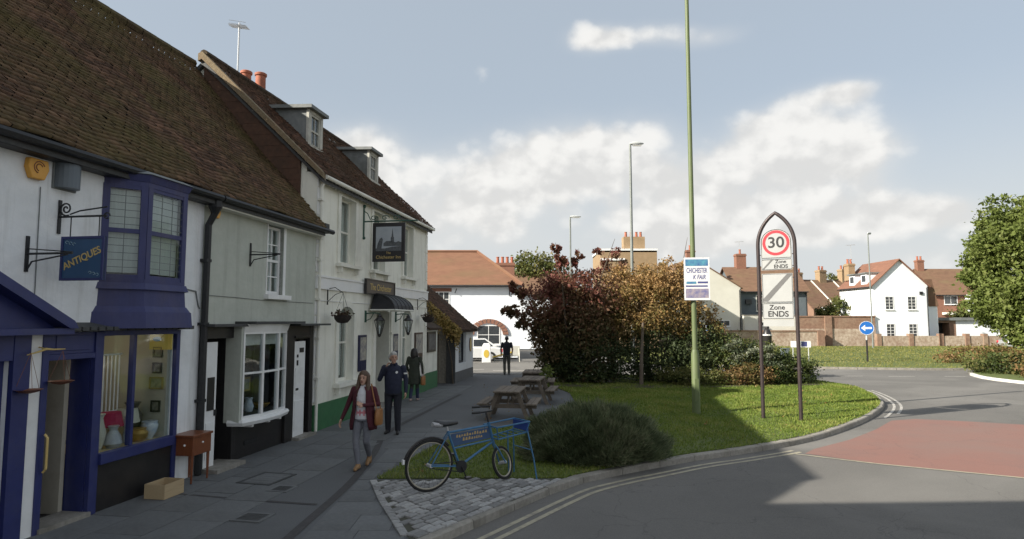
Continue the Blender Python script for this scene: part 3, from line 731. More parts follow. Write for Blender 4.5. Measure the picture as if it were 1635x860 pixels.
for (p, q) in ((prof[0], prof[1]), (prof[1], prof[2]), (prof[2], prof[3])):
    L = math.dist(p, q); e_ = .085
    facet(fr, p, q, 0, e_, 3.07, 4.36); facet(fr, p, q, L - e_, L, 3.07, 4.36)
    facet(fr, p, q, e_, L - e_, 3.70, 3.76, -.03, .004); facet(fr, p, q, e_, L - e_, 3.07, 3.13, -.03, .004); facet(fr, p, q, e_, L - e_, 4.31, 4.36, -.03, .004)
fro = fr.put('frame', 'blue_old', A, bayo)
for (p, q) in ((prof[0], prof[1]), (prof[1], prof[2]), (prof[2], prof[3])):
    L = math.dist(p, q)
    for za, zb in ((3.13, 3.70), (3.76, 4.31)):
        g = FB(); facet(g, p, q, .085, L - .085, za, zb, -.018, -.012); g.put('pane', GLASS, A, bayo)
    # leaded lights
    g = FB(); W = L - .17; nc = 3 if L > .7 else 2
    for i in range(1, nc): facet(g, p, q, .085 + W * i / nc - .005, .085 + W * i / nc + .005, 3.13, 4.31, -.012, -.007)
    for i in range(1, 12): facet(g, p, q, .085, L - .085, 3.13 + 1.18 * i / 12 - .004, 3.13 + 1.18 * i / 12 + .004, -.012, -.008)
    g.put('leading', 'lead', A, bayo)
    g = FB(); facet(g, p, q, .09, .09 + W, 3.16, 4.3, -.10, -.09); g.put('curtain', 'curtain', A, bayo)
# shopfront
f = FB()
for (a, b) in ((-7.25, -7.04), (-6.885, -6.80), (-6.12, -5.99), (-4.59, -4.51)): f.fb(a, b, .0, .07, 0, 2.36)
f.fb(-6.80, -6.12, .003, .065, 2.02, 2.09); f.fb(-6.80, -6.12, .003, .045, 2.09, 2.36); f.fb(-8.4, -8.35, 0, .07, 0, 2.36); f.fb(-8.35, -7.25, .003, .06, 2.05, 2.36)
f.fb(-5.99, -4.59, .0, .11, .62, .76); f.fb(-5.99, -4.59, 0, .07, 2.30, 2.38); f.fb(-6.7, -6.2, .046, .056, 2.13, 2.32)
f.put('shopfront', 'blue', A, bevel=.006)
f = FB(); f.fb(-7.04, -6.885, .0, .05, 0, 2.36); f.put('pilaster', 'trim_white', A)
f = FB(); f.fb(-5.99, -4.51, .0, .04, 0, .62); f.put('stall_riser', 'black', A)
f = FB(); f.prism([FP(-6.78, .002, 2.48), FP(-6.78, .22, 2.41), FP(-6.78, .22, 2.37), FP(-6.78, .002, 2.37)], (2.36, 0, 0))
for i in range(19): f.fb(-6.77 + i * .124, -6.77 + i * .124 + .095, .205, .245, 2.375 + (i % 2) * .006, 2.425)
f.put('slate_ledge', 'slate', A)
# pediment above the far left door
f = FB(); f.prism([FP(-8.95, .0, 2.36), FP(-6.72, .0, 2.36), FP(-6.72, .0, 2.44), FP(-7.83, 0, 3.02), FP(-8.95, 0, 2.44)], (0, -.10, 0)); pd = f.put('pediment', 'blue', A)
f = FB(); f.prism([FP(-6.64, 0, 2.41), FP(-6.70, 0, 2.50), FP(-7.83, 0, 3.11), FP(-8.97, 0, 2.50), FP(-9.02, 0, 2.41), FP(-8.9, 0, 2.41), FP(-7.83, 0, 2.98), FP(-6.76, 0, 2.41)], (0, -.30, 0)); f.fb(-9.0, -6.66, 0, .26, 2.34, 2.41); f.put('moulding', 'blue', A, pd)
f = FB(); f.fb(-8.35, -7.25, -.12, -.06, 0, 2.05)
for (a, b, c, d) in ((-8.25, -7.85, .15, .85), (-7.75, -7.35, .15, .85), (-8.25, -7.85, 1.0, 1.9), (-7.75, -7.35, 1.0, 1.9)): f.fb(a, b, -.06, -.045, c, d)
f.put('door', 'blue', A)
# doorway with its cream door standing open inside
f = FB(); f.fb(-6.125, -6.115, -.30, .0, .03, 2.02); f.put('door_jamb', 'blue', A)
f = FB(); f.fb(-6.20, -6.14, -.74, -.29, .03, 2.0); d = f.put('door', mat('cream door paint', (.42, .39, .32), (.50, .47, .4), .6, ns=3, dirt=(.25, .2, .15), ds=3, da=.6), A); d['label'] = 'cream door standing open inwards'
f = FB(); f.fb(-6.245, -6.2, -.68, -.60, .95, 1.02); f.put('handle', 'gold', A, d)
f = FB(); f.fb(-6.83, -6.10, -.30, .10, .0, .06); f.put('doorstep', 'kerb', A)
f = FB(); f.tube([FP(-6.83, .10, .72), FP(-6.83, .14, .76), FP(-6.83, .14, 1.12), FP(-6.83, .10, 1.16)], .014, 8); f.put('door_pull', 'gold', A)
# shop room
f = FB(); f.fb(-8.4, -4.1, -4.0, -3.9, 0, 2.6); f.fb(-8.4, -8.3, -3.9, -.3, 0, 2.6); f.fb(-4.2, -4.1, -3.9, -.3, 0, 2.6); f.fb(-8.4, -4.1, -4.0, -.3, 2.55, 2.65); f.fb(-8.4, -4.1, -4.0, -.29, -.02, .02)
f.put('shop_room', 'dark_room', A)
f = FB(); f.fb(-5.98, -4.6, -.95, -.03, .70, .74); f.fb(-5.98, -4.6, -1.0, -.95, .02, .74); f.put('display_shelf', mat('yellow display cloth', (.48, .38, .16), (.56, .45, .2), .9, ns=5), A)
f = FB(); f.fb(-4.66, -4.60, -1.3, -.03, .74, 2.5); f.fb(-5.3, -4.62, -1.3, -1.26, .74, 2.5); f.put('display_panel', mat('mustard panel', (.40, .38, .31), (.46, .43, .35), .9, ns=3), A)
for za, zb, a, b in ((.76, 2.30, -5.99, -5.415), (.76, 2.30, -5.365, -4.59)):
    g = FB(); g.fb(a, b, -.02, -.012, za, zb); g.put('pane', GLASS, A)
f = FB(); f.fb(-5.415, -5.365, -.05, .03, .76, 2.30); f.put('mullion', 'blue', A)
# cable and little things fixed to the wall
f = FB(); f.tube([FP(-7.0, .012, 4.1), FP(-6.99, .012, 2.7)], .006, 5); f.put('cable', 'lead', A); f = FB(); f.tube([FP(-4.5, .012, 3.02), FP(-4.12, .012, 2.98), FP(-4.05, .012, 2.75), FP(-4.02, .02, 2.70)], .012, 5); f.put('cable', 'lead', A)
ALBOX = mat('yellow alarm box', (.62, .30, .04), (.70, .36, .06), .5, ns=4)
def alarm(s, z, label, k=1.0, o=0):
    t = thing('alarm_box', label, 'alarm box', RW(s, o, z), ROWROT, 'yellow burglar alarm boxes')
    f = MB(); f.prism([(-.13 * k, 0, .12 * k), (.13 * k, 0, .12 * k), (.15 * k, 0, .0), (.09 * k, 0, -.14 * k), (-.09 * k, 0, -.14 * k), (-.15 * k, 0, 0)], (0, -.075, 0)); f.build('housing', ALBOX, t, bevel=.012)
    f = MB()
    for r in (.045, .075): f.tube([(r * k * math.cos(a), -.078, r * k * math.sin(a) + .01) for a in [R(20 + 14 * i) for i in range(18)]], .006, 5)
    f.build('emblem', 'rust', t)
alarm(-7.09, 4.30, 'large yellow alarm box high on the white shop wall', .92)
alarm(-3.72, 4.34, 'small yellow alarm box under the eave of the green shop', .62)
t = thing('meter_cabinet', 'grey rounded box fixed below the gutter beside the blue oriel', 'wall box', RW(-6.68, 0, 4.14), ROWROT)
f = MB(); f.loft([[(.15 * math.cos(a), -.02 - .17 * max(0, math.sin(a)), z) for a in [math.pi * i / 10 for i in range(11)]] for z in (.0, .34)]); f.build('housing', mat('blue grey plastic', (.10, .125, .15), (.13, .155, .18), .5, ns=4), t)
f = MB(); f.box(-.17, -.02, -.02, .17, 0, .36); f.build('back_plate', 'lead', t)
# hanging antiques sign on its scrolled bracket
def bracket(name, label, s, z, arm, h, scroll=True, parent_group=None):
    t = thing(name, label, 'bracket', RW(s, 0, z), ROWROT)
    f = MB(); f.box(-.02, -.02, -h * .5, .02, -.002, h * .5); f.build('wall_bar', 'dark_iron', t)
    f = MB(); f.tube([(0, -.02, 0), (0, -arm, 0)], .013, 6); f.build('arm', 'dark_iron', t)
    f = MB()
    if scroll:
        sp_ = [(0, -.10 - (.015 + .075 * i / 22) * math.cos(i * .52), .10 + (.015 + .075 * i / 22) * math.sin(i * .52)) for i in range(23)]
        f.tube(sp_, .010, 6); f.tube([(0, -.16, .03), (0, -.3, .07), (0, -arm, .11)], .010, 6)
        f.tube([(0, -arm - .04 * math.cos(i * .6), .035 * math.sin(i * .6)) for i in range(10)], .009, 6)
    else:
        f.tube([(0, -.02, -h * .45), (0, -.08, -h * .22), (0, -arm * .45, -.06), (0, -arm * .9, -.015)], .010, 6); f.tube([(0, -.02, .06), (0, -arm, .012)], .007, 6)
    f.build('scroll', 'dark_iron', t); return t
bracket('sign_bracket', 'black scrolled iron bracket holding the antiques sign', -6.72, 3.78, .68, .42)
bracket('wall_bracket', 'plain black iron bracket left of the antiques sign', -7.12, 3.28, .62, .42, False)
bracket('wall_bracket', 'thin iron bracket beside the window of the green shop', -2.61, 3.74, .62, .44, False)
t = thing('hanging_sign', 'small blue hanging board with gold ANTIQUES lettering', 'sign', RW(-6.72, .38, 2.99), ROWROT)
SB = mat('teal blue sign', (.018, .065, .15), (.025, .08, .18), .4, ns=5)
f = MB(); f.box(-.018, -.30, 0, .018, .30, .54); f.build('board', SB, t)
f = MB()
for b in ((-.30, 0, -.27, .54), (.27, 0, .30, .54), (-.27, 0, .27, .03), (-.27, .51, .27, .54)): f.box(-.028, b[0], b[1], .028, b[2], b[3])
f.build('frame', 'blue', t)
f = MB()
for y in (-.2, .2): f.tube([(0, y, .54), (0, y, .78)], .007, 5)
f.build('hanger', 'dark_iron', t)
for sgn in (-1, 1):
    # lettering reads from the camera side: -x face, left to right is +o, i.e. local -y
    xd = Vector((0, -1 if sgn < 0 else 1, .42)); Mx = frame_mx((.021 * sgn, 0, .27), xd, Vector((0, .42 * (1 if sgn < 0 else -1), 1)))
    text('ANTIQUES', .125, 'gold', t, Mx, extrude=.002, sx=.92, bold=.002)
f = MB()
for (yy, zz, q) in ((.24, .47, -1), (-.24, .07, 1)):
    for k in range(3): f.tube([(-.021, yy + q * (.02 + .05 * k + .02 * math.cos(a)), zz + q * (.012 * k) + .016 * math.sin(a)) for a in [i * .6 for i in range(9)]], .0035, 4)
f.build('corner_scroll', mat('pale blue line', (.25, .38, .45), (.3, .43, .5), .5), t)
# pair of hanging balance scales outside the door
t = thing('balance_scale', 'antique balance scale with two copper pans hanging by the shop door', 'scale', RW(-6.94, .06, 2.14), ROWROT)
f = MB(); f.tube([(-.22, -.08, -.03), (-.1, -.1, .0), (0, -.1, .03), (.1, -.1, .02), (.24, -.12, .02)], [.006, .011, .016, .011, .006], 6); f.tube([(0, -.1, .03), (0, 0, .05)], .008, 5); f.build('beam', 'gold', t)
for x, z in ((-.20, -.42), (.22, -.36)):
    f = MB(); f.lathe([(.02, z - .045), (.09, z - .03), (.135, z), (.14, z), (.095, z - .02), (.0, z - .03)], 14, (x, -.11, 0)); f.build('pan', 'rust', t, smooth=True)
    f = MB()
    for a in (0, 2.1, 4.2): f.tube([(x, -.11, .0), (x + .13 * math.cos(a), -.11 + .13 * math.sin(a), z)], .003, 4)
    f.build('chain', 'rust', t)
# things inside the shop window
def win_item(name, label, cat, s, o, z, build, group=None):
    t = thing(name, label, cat, RW(s, o, z), ROWROT, group); build(t); return t
GILT = mat('gilt frame', (.20, .14, .05), (.28, .2, .08), .5, ns=20); ART = mat('dull print', (.25, .24, .2), (.08, .09, .08), .7, ns=16)
for (s, z, w, h, lab) in ((-4.66, 2.02, .11, .12, 'topmost small dark picture'), (-4.66, 1.78, .11, .12, 'second small picture from the top'), (-4.66, 1.55, .19, .14, 'wide gilt picture'), (-4.66, 1.20, .11, .13, 'lowest small dark picture')):
    def pic(t, w=w, h=h):
        f = MB(); f.box(-.012, -w / 2, -h / 2, 0, w / 2, h / 2); f.build('picture', ART, t)
        f = MB(); e_ = .022
        for b in ((-w / 2 - e_, -h / 2 - e_, -w / 2, h / 2 + e_), (w / 2, -h / 2 - e_, w / 2 + e_, h / 2 + e_), (-w / 2, -h / 2 - e_, w / 2, -h / 2), (-w / 2, h / 2, w / 2, h / 2 + e_)): f.box(-.025, b[0], b[1], 0, b[2], b[3])
        f.build('frame', GILT if w > .15 else 'black', t)
    win_item('framed_picture', lab + ' on the side panel of the antiques window', 'picture', s, -.19, z, pic, 'pictures in the antiques window')
def vase(prof, m, n=14):
    def b(t):
        f = MB(); f.lathe(prof, n); f.build('body', m, t, smooth=True)
        f = MB(); r = prof[-1][0]; f.lathe([(r, prof[-1][1]), (r + .012, prof[-1][1] + .008), (r + .012, prof[-1][1] + .02), (r * .8, prof[-1][1] + .02)], n); f.build('rim', m, t, smooth=True)
    return b
CHINA = mat('white china', (.68, .68, .66), (.35, .42, .55), .25, ns=14); BRASS = mat('brass', (.45, .26, .06), (.55, .34, .1), .35, metal=.6, ns=8); STONEW = mat('stoneware', (.50, .46, .36), (.6, .56, .46), .5, ns=9); REDF = mat('crimson fabric', (.36, .015, .06), (.45, .03, .09), .8, ns=6); DKW = mat('dark bronze', (.05, .042, .035), (.09, .075, .06), .5, ns=9)
win_item('vase', 'tall pale stoneware jug at the left of the antiques window', 'vase', -5.66, -.26, .74, vase([(.05, 0), (.08, .08), (.10, .22), (.07, .34), (.055, .42), (.07, .46)], STONEW))
win_item('vase', 'white and blue china bowl at the right of the antiques window', 'bowl', -4.80, -.17, .74, vase([(.05, 0), (.06, .03), (.10, .1), (.12, .2), (.10, .24)], CHINA))
win_item('vase', 'dark bronze urn behind the china bowl', 'urn', -4.86, -.42, .74, vase([(.06, 0), (.05, .06), (.12, .2), (.14, .34), (.07, .46), (.10, .52)], DKW))
win_item('vase', 'brass pot in the middle of the antiques window', 'pot', -5.02, -.18, .74, vase([(.08, 0), (.13, .05), (.14, .12), (.10, .17)], BRASS))
win_item('vase', 'small pale figurine vase behind the mullion', 'vase', -5.16, -.24, .74, vase([(.05, 0), (.06, .1), (.04, .2), (.055, .3), (.03, .36)], CHINA))
win_item('vase', 'grey glazed ornament in front of the crimson lamp', 'ornament', -5.50, -.16, .74, vase([(.07, 0), (.12, .06), (.10, .15), (.05, .24), (.06, .28)], mat('grey glaze', (.33, .33, .36), (.5, .5, .5), .3, ns=9)))
def tlamp(t, shade=REDF):
    f = MB(); f.lathe([(.07, 0), (.06, .03), (.02, .06), (.03, .14), (.015, .22), (.015, .3)], 12); f.build('base', BRASS, t, smooth=True)
    f = MB(); f.lathe([(.17, .26), (.13, .46)], 16); f.build('lamp_shade', shade, t)
win_item('table_lamp', 'table lamp with crimson shade in the antiques window', 'lamp', -5.34, -.36, .74, tlamp)
win_item('table_lamp', 'table lamp with cream shade beside the bronze urn', 'lamp', -4.98, -.40, .74, lambda t: tlamp(t, STONEW))
BULB = bpy.data.materials.new('lit bulb'); BULB.use_nodes = True; BULB.node_tree.nodes['Principled BSDF'].inputs['Emission Color'].default_value = (1, .75, .42, 1); BULB.node_tree.nodes['Principled BSDF'].inputs['Emission Strength'].default_value = 14
def rails(t):
    for i in range(9): f = MB(); f.tube([(-.28 + i * .07, 0, .04), (-.28 + i * .07, 0, .86)], .010, 6); f.build('bar', 'trim_white', t)
    for z in (.03, .86): f = MB(); f.tube([(-.32, 0, z), (.32, 0, z)], .014, 6); f.build('rail', 'trim_white', t)
win_item('reflection_bars', 'white bars imitating a railing reflected in the left pane of the antiques window', 'imitated reflection', -5.33, -.52, 1.15, rails)  # bars added behind the glass to imitate a reflected street railing
def oval(t):
    f = MB(); f.lathe([(0, 0), (1, 0), (1, .015), (0, .015)], 20, (0, 0, 0), .07, .035); f.v = [(-z_ - .03, x, y) for x, y, z_ in f.v]; f.build('badge', mat('blue oval', (.10, .25, .5), (.2, .4, .6), .5, ns=20), t)
    f = MB(); f.box(-.025, -.24, -.16, -.005, .14, .14); f.build('card', mat('yellow card', (.55, .45, .10), (.6, .5, .14), .8), t)
win_item('window_card', 'yellow card with blue oval at the top right of the antiques window', 'card', -4.66, -.19, 2.22, oval)
def chandelier(t):
    f = MB(); f.tube([(0, 0, 0), (0, 0, .25)], .01, 6); f.sphere((0, 0, 0), .04); f.build('stem', BRASS, t)
    for k in range(5):
        a = k * 1.257; f = MB(); f.sphere((.17 * math.cos(a), .17 * math.sin(a), .125), .022); f.build('bulb', BULB, t); f = MB(); f.tube([(0, 0, 0), (.1 * math.cos(a), .1 * math.sin(a), -.04), (.17 * math.cos(a), .17 * math.sin(a), .03)], .008, 5); f.lathe([(.03, .03), (.035, .05), (.012, .05), (.012, .1)], 8, (.17 * math.cos(a), .17 * math.sin(a), 0)); f.build('arm', BRASS, t)
win_item('chandelier', 'brass chandelier hanging at the top of the antiques window', 'chandelier', -5.75, -.8, 2.25, chandelier)
ld = bpy.data.lights.new('chandelier_light', 'POINT'); ld.energy = 4; ld.color = (1, .86, .68); ld.shadow_soft_size = .15; lo_ = bpy.data.objects.new('chandelier_light', ld); col.objects.link(lo_); lo_.location = RW(-5.75, -.8, 2.18)
def dresser(t):
    f = MB(); f.box(-.4, -.2, 0, .4, .2, .75); f.build('body', 'mahogany', t, bevel=.01)
    f = MB(); f.box(-.43, -.23, .75, .43, .22, .78); f.build('top', 'mahogany', t)
    for k in range(3): f = MB(); f.box(-.36, -.222, .08 + .22 * k, .36, -.2, .27 + .22 * k); f.build('drawer', 'mahogany', t)
win_item('chest_of_drawers', 'brown chest of drawers standing inside the antiques doorway', 'furniture', -6.55, -1.9, .02, dresser)
win_item('vase', 'orange glazed pot on the chest inside the doorway', 'pot', -6.62, -1.8, .80, vase([(.06, 0), (.13, .1), (.12, .22), (.06, .3)], mat('orange glaze', (.45, .16, .03), (.55, .22, .05), .3, ns=5)))
win_item('vase', 'white stoneware bottle on the chest inside the doorway', 'bottle', -6.42, -1.8, .80, vase([(.07, 0), (.08, .2), (.03, .3), (.03, .38)], STONEW))
# sewing box on legs and a carton in front of the shop
px = G(303, 768)
t = thing('work_table', 'small polished brown sewing table on thin legs by the drainpipe', 'table', (px[0], px[1], .01), ROWROT)
f = MB(); f.box(-.22, -.19, .42, .22, .19, .70); f.build('box', 'mahogany', t, bevel=.006)
f = MB(); f.box(-.24, -.21, .70, .24, .21, .735); f.build('lid', 'mahogany', t, bevel=.006)
for x in (-.19, .19):
    for y in (-.16, .16): f = MB(); f.tube([(x, y, 0), (x, y, .2), (x, y, .42)], [.014, .02, .024], 6); f.build('leg', 'mahogany', t)
f = MB(); f.sphere((-.225, -.05, .58), .018); f.sphere((0, -.2, .60), .016); f.build('knob', 'trim_white', t)
t = thing('wooden_crate', 'pale open wooden crate on the pavement beside the sewing table', 'crate', (G(262, 792)[0], G(262, 792)[1], .01), ROWROT)
CR = mat('pale softwood', (.38, .28, .16), (.46, .35, .21), .8, ns=5, stretch=(1, 12, 12))
for b in ((-.2, -.16, 0, .2, .16, .015), (-.2, -.16, .015, .2, -.145, .2), (-.2, .145, .015, .2, .16, .2), (-.2, -.145, .015, -.185, .145, .2), (.185, -.145, .015, .2, .145, .2)): f = MB(); f.box(*b); f.build('panel', CR, t)

# ---------------------------------------------------------------- green shop
B = row_thing('green_shop', 'sage green shop with black shopfront and white bow window under a mossy roof', 'shop', -2.0)
opB = [(-3.84, -3.08, 0, 2.2), (-2.9, -1.35, .70, 2.34), (-.95, -.28, 0, 2.1), (-2.02, -1.42, 2.98, 4.42)]
f = FB(); wall(f, -3.965, .0, 2.44, 4.72, [o for o in opB if o[2] > 2.5], -.28, 0); f.put('wall', 'wall_green', B)
f = FB(); wall(f, -3.965, .0, 0, 2.40, opB, -.28, -.002); f.put('shopfront', 'black', B)
gable_mass(B, -3.965, .0, 4.85, RO, RZ_, -6.9, 'wall_white')
f = FB(); roof_deck(f, -3.995, .0, E0, EZ, RO, RZ_, -7.0, 4.6); f.fb(-.0, .20, -.02, E0, EZ - .1, EZ + .12); f.put('roof', 'slate', B)
roof_tiles('roof_tiles', B, -4.005, -.04, (E0 + .03, EZ + .02), (RO, RZ_ + .02), TILE_A, 22)
roof_tiles('roof_tiles', B, -.045, .12, (E0 + .03, EZ + .02), (-.03, EZ + .32), TILE_A, 23, sag=0)
f = FB()
for i in range(9): f.tube([FP(-4.0 + i * .44, RO, RZ_ + .03), FP(-4.0 + (i + 1) * .44 - .02, RO, RZ_ + .035)], .11, 8)
f.put('ridge_tiles', TILE_A, B)['kind'] = 'stuff'
gutter(B, -3.86, .28, .27, 4.56)
f = FB(); f.fb(-3.95, .0, .003, .2, 4.42, 4.52); f.put('soffit', 'trim_cream', B)
sash(B, -2.02, -1.42, 3.02, 4.40, -.10, 'trim_white', 2, 2, [(-1.98, -1.46, 3.1, 4.35)])
f = FB(); f.fb(-2.10, -1.22, -.02, .10, 2.93, 3.02); f.put('window_sill', 'trim_white', B)
f = FB(); f.fb(-1.42, -1.33, -.08, .012, 3.02, 4.42); f.fb(-2.05, -2.02, -.08, .012, 3.02, 4.42); f.put('window_surround', 'trim_white', B)
f = FB(); f.tube([FP(-3.9, .008, 2.93), FP(-3.0, .008, 2.92), FP(-2.2, .008, 2.90), FP(-.1, .008, 2.90)], .006, 5); f.put('cable', 'lead', B)
f = FB(); f.fb(-3.95, -2.92, 0, .26, 2.40, 2.445); f.fb(-1.25, .14, 0, .34, 2.40, 2.44); f.fb(-3.0, -1.2, 0.0, .42, 2.445, 2.49); f.put('ledge', 'slate', B)
for (a, b) in ((-3.95, -3.84), (-3.08, -2.98), (-1.28, -.95), (-.28, -.13)): f = FB(); f.fb(a, b, -.002, .06, 0, 2.40); f.put('pilaster', 'black', B, bevel=.006)
f = FB(); f.fb(-3.84, -3.08, -.002, .05, 2.2, 2.40); f.put('lintel', 'black', B)
f = FB(); f.fb(-.95, -.28, -.002, .05, 2.12, 2.40); f.fb(-.98, -.22, .05, .10, 2.14, 2.18); f.put('lintel', 'black', B)
for (a, b, zt, lab, dep) in ((-3.82, -3.52, 2.14, 'white half open door left of the bow window', .03), (-.94, -.44, 2.06, 'white door right of the bow window', .03)):
    f = FB(); f.fb(a, b, dep - .05, dep, .06, zt); dd = f.put('door', 'trim_white', B); dd['label'] = lab
    f = FB(); 
    if b > -1:
        for (z0, z1) in ((.2, .8), (.95, 1.5)): f.fb(a + .08, b - .08, dep, dep + .012, z0, z1)
    else:
        f.fb(a + .05, b - .05, dep, dep + .012, .2, .8)
    f.put('door_panel', 'trim_white', B, dd)
    f = FB()
    if b > -1: f.fb(a + .25, b - .08, dep, dep + .012, 1.82, 1.92); f.fb(a + .10, a + .22, dep, dep + .014, 1.02, 1.07); f.fb(a + .14, a + .18, dep, dep + .02, 1.55, 1.66); f.fb(a + .14, a + .18, dep, dep + .02, 1.72, 1.78)
    else: f.fb(a + .06, b - .06, dep, dep + .012, 1.0, 1.55); f.fb(b - .05, b - .01, dep, dep + .03, .9, 1.0)
    f.put('door_fittings', 'black', B, dd)
f = FB(); f.fb(-3.52, -3.10, -.9, -.86, .06, 2.14); f.fb(-.44, -.28, -.16, -.1, .06, 2.1); f.put('dark_reveal', 'black', B)
f = FB(); f.fb(-3.86, -3.06, -.2, .34, -.01, .07); f.put('doorstep', 'kerb', B); f = FB(); f.fb(-.98, -.2, -.2, .22, -.01, .06); f.put('doorstep', 'kerb', B)
# bow window: three facets
bp_ = [(-3.02, .20), (-2.56, .31), (-2.02, .31), (-1.56, .20)]
bw = FB(); 
def bowring(z, g=0): return [FP(-3.06 - g, -.02, z), FP(bp_[0][0] - g, bp_[0][1] + g, z), FP(bp_[1][0], bp_[1][1] + g, z), FP(bp_[2][0], bp_[2][1] + g, z), FP(bp_[3][0] + g, bp_[3][1] + g, z), FP(-1.40 + g, -.02, z)]
bw.loft([bowring(.64, .045), bowring(.70, .07), bowring(.745, .05)]); bw.loft([bowring(2.30, .015), bowring(2.36, .03), bowring(2.44, .05)])
for (p, q) in zip(bp_, bp_[1:]):
    L = math.dist(p, q)
    facet(bw, p, q, -.01, .025, .745, 2.30, -.06, .012); facet(bw, p, q, L - .025, L + .01, .745, 2.30, -.06, .012); facet(bw, p, q, .025, L - .025, 1.54, 1.575, -.05, .008)
    facet(bw, p, q, .025, L - .025, .745, .80, -.05, .008); facet(bw, p, q, .025, L - .025, 2.26, 2.30, -.05, .008)
bwo = bw.put('bow_window', 'trim_white', B); bwo['label'] = 'white framed bow window'
for (p, q) in zip(bp_, bp_[1:]):
    L = math.dist(p, q)
    for za, zb in ((.80, 1.54), (1.575, 2.26)):
        g = FB(); facet(g, p, q, .026, L - .026, za, zb, -.03, -.024); g.put('pane', GLASS, B, bwo)
f = FB(); f.fb(-3.10, -3.04, -.1, .20, .70, 2.40); f.prism([FP(-3.055, .18, .745), FP(-3.055, .18, 2.3), FP(-3.055, -.1, 2.3), FP(-3.055, -.1, .745)], (.02, 0, 0)); f.put('bow_cheek', 'wall_green', B, bwo); f = FB(); f.prism([FP(-1.56, .20, .745), FP(-1.56, .2, 2.3), FP(-1.40, 0, 2.3), FP(-1.40, 0, .745)], (.02, .0, 0)); f.put('bow_cheek', 'wall_green', B, bwo)
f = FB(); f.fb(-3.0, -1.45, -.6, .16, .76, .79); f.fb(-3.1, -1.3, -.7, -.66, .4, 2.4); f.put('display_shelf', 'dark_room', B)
for s in (-2.75, -2.2, -1.8): f = FB(); f.fb(s - .03, s + .03, .0, .26, .585, .638); f.put('corbel', 'trim_white', B, bwo)
f = FB(); f.fb(-2.95, -1.6, .10, .115, 2.05, 2.30); f.put('blind', 'curtain', B, bwo)
f = FB(); f.fb(-2.6, -2.2, .0, .012, .22, .30); f.put('vent', 'dark_iron', B)
for (s, z, lab, fn) in ((-2.86, .79, 'pale china doll shape at the left of the bow window', vase([(.05, 0), (.09, .05), (.06, .18), (.075, .26), (.04, .32)], STONEW)), (-2.72, .79, 'red glass bottle in the bow window', vase([(.04, 0), (.05, .2), (.02, .3), (.02, .42)], REDF)), (-2.3, .79, 'white jug in the middle of the bow window', vase([(.07, 0), (.1, .1), (.06, .2), (.07, .24)], CHINA)), (-1.9, .79, 'brass dish at the right of the bow window', vase([(.05, 0), (.14, .05), (.17, .09)], BRASS))):
    win_item('ornament', lab, 'ornament', s, -.12 if s > -2.8 else 0, z, fn)
for (s, z, w, lab) in ((-2.28, 1.88, .2, 'round dark mirror hanging in the bow window'), (-2.3, 1.3, .26, 'dark framed print standing low in the bow window'), (-2.3, 1.66 - .1, .2, 'small framed print below the mirror in the bow window')):
    def pic(t, w=w, rnd_='mirror' in lab):
        f = MB()
        if rnd_: f.lathe([(w / 2 - .02, 0), (w / 2, .01), (w / 2, .03), (w / 2 - .03, .03)], 16); f.v = [(x, -z_, y) for x, y, z_ in f.v]; f.build('frame', 'black', t); g = MB(); g.lathe([(w / 2 - .03, 0), (w / 2 - .03, .025)], 16); g.v = [(x, -z_, y) for x, y, z_ in g.v]; g.build('picture', ART, t)
        else: f.box(-w / 2, -.02, -w / 2, w / 2, 0, w / 2); f.build('frame', GILT, t); g = MB(); g.box(-w / 2 + .035, -.024, -w / 2 + .035, w / 2 - .035, -.015, w / 2 - .035); g.build('picture', ART, t)
    win_item('framed_picture', lab, 'picture', s, -.2, z, pic)

# ---------------------------------------------------------------- the inn
P = row_thing('inn', 'cream stuccoed two storey inn with green plinth, dormers and dark tiled roof', 'pub', 4.25)
PE, PR = 5.92, 8.92
UP = [(1.22, 2.12), (3.36, 4.26), (5.96, 6.86)]
GW = [(1.24, 2.12), (5.88, 6.76)]
opP = [(a, b, 3.93, 5.62) for a, b in UP] + [(a, b, .98, 2.86) for a, b in GW] + [(3.62, 4.78, 0, 2.76)]
f = FB(); wall(f, .003, 8.5, 0, PE + .04, opP, -.30, 0)
for a, b in GW:                                    # arch heads
    r = (b - a) / 2; c = (a + b) / 2; zc = 2.86 - r * .62
    for sg in (-1, 1):
        pts = [FP(c + sg * r, 0, 2.862)] + [FP(c + sg * r * math.cos(t_), 0, zc + .62 * r * math.sin(t_)) for t_ in [math.pi / 2 * i / 8 for i in range(9)]]
        f.prism(pts, (0, .30, 0))
f.put('wall', 'wall_cream', P)
gable_mass(P, .003, 8.5, PE + .24, -3.0, PR, -6.2, 'wall_cream')
f = FB(); roof_deck(f, -.10, 8.62, .16, PE - .06, -3.0, PR, -6.4, 5.7); f.put('roof', 'slate', P)
roof_tiles('roof_tiles', P, -.06, 8.66, (.20, PE - .03), (-3.0, PR + .03), TILE_P, 31, sag=.03)
f = FB()
for i in range(20): f.tube([FP(-.1 + i * .437, -3.0, PR + .04), FP(-.1 + (i + 1) * .437 - .02, -3.0, PR + .045)], .10, 8)
f.put('ridge_tiles', TILE_P, P)['kind'] = 'stuff'
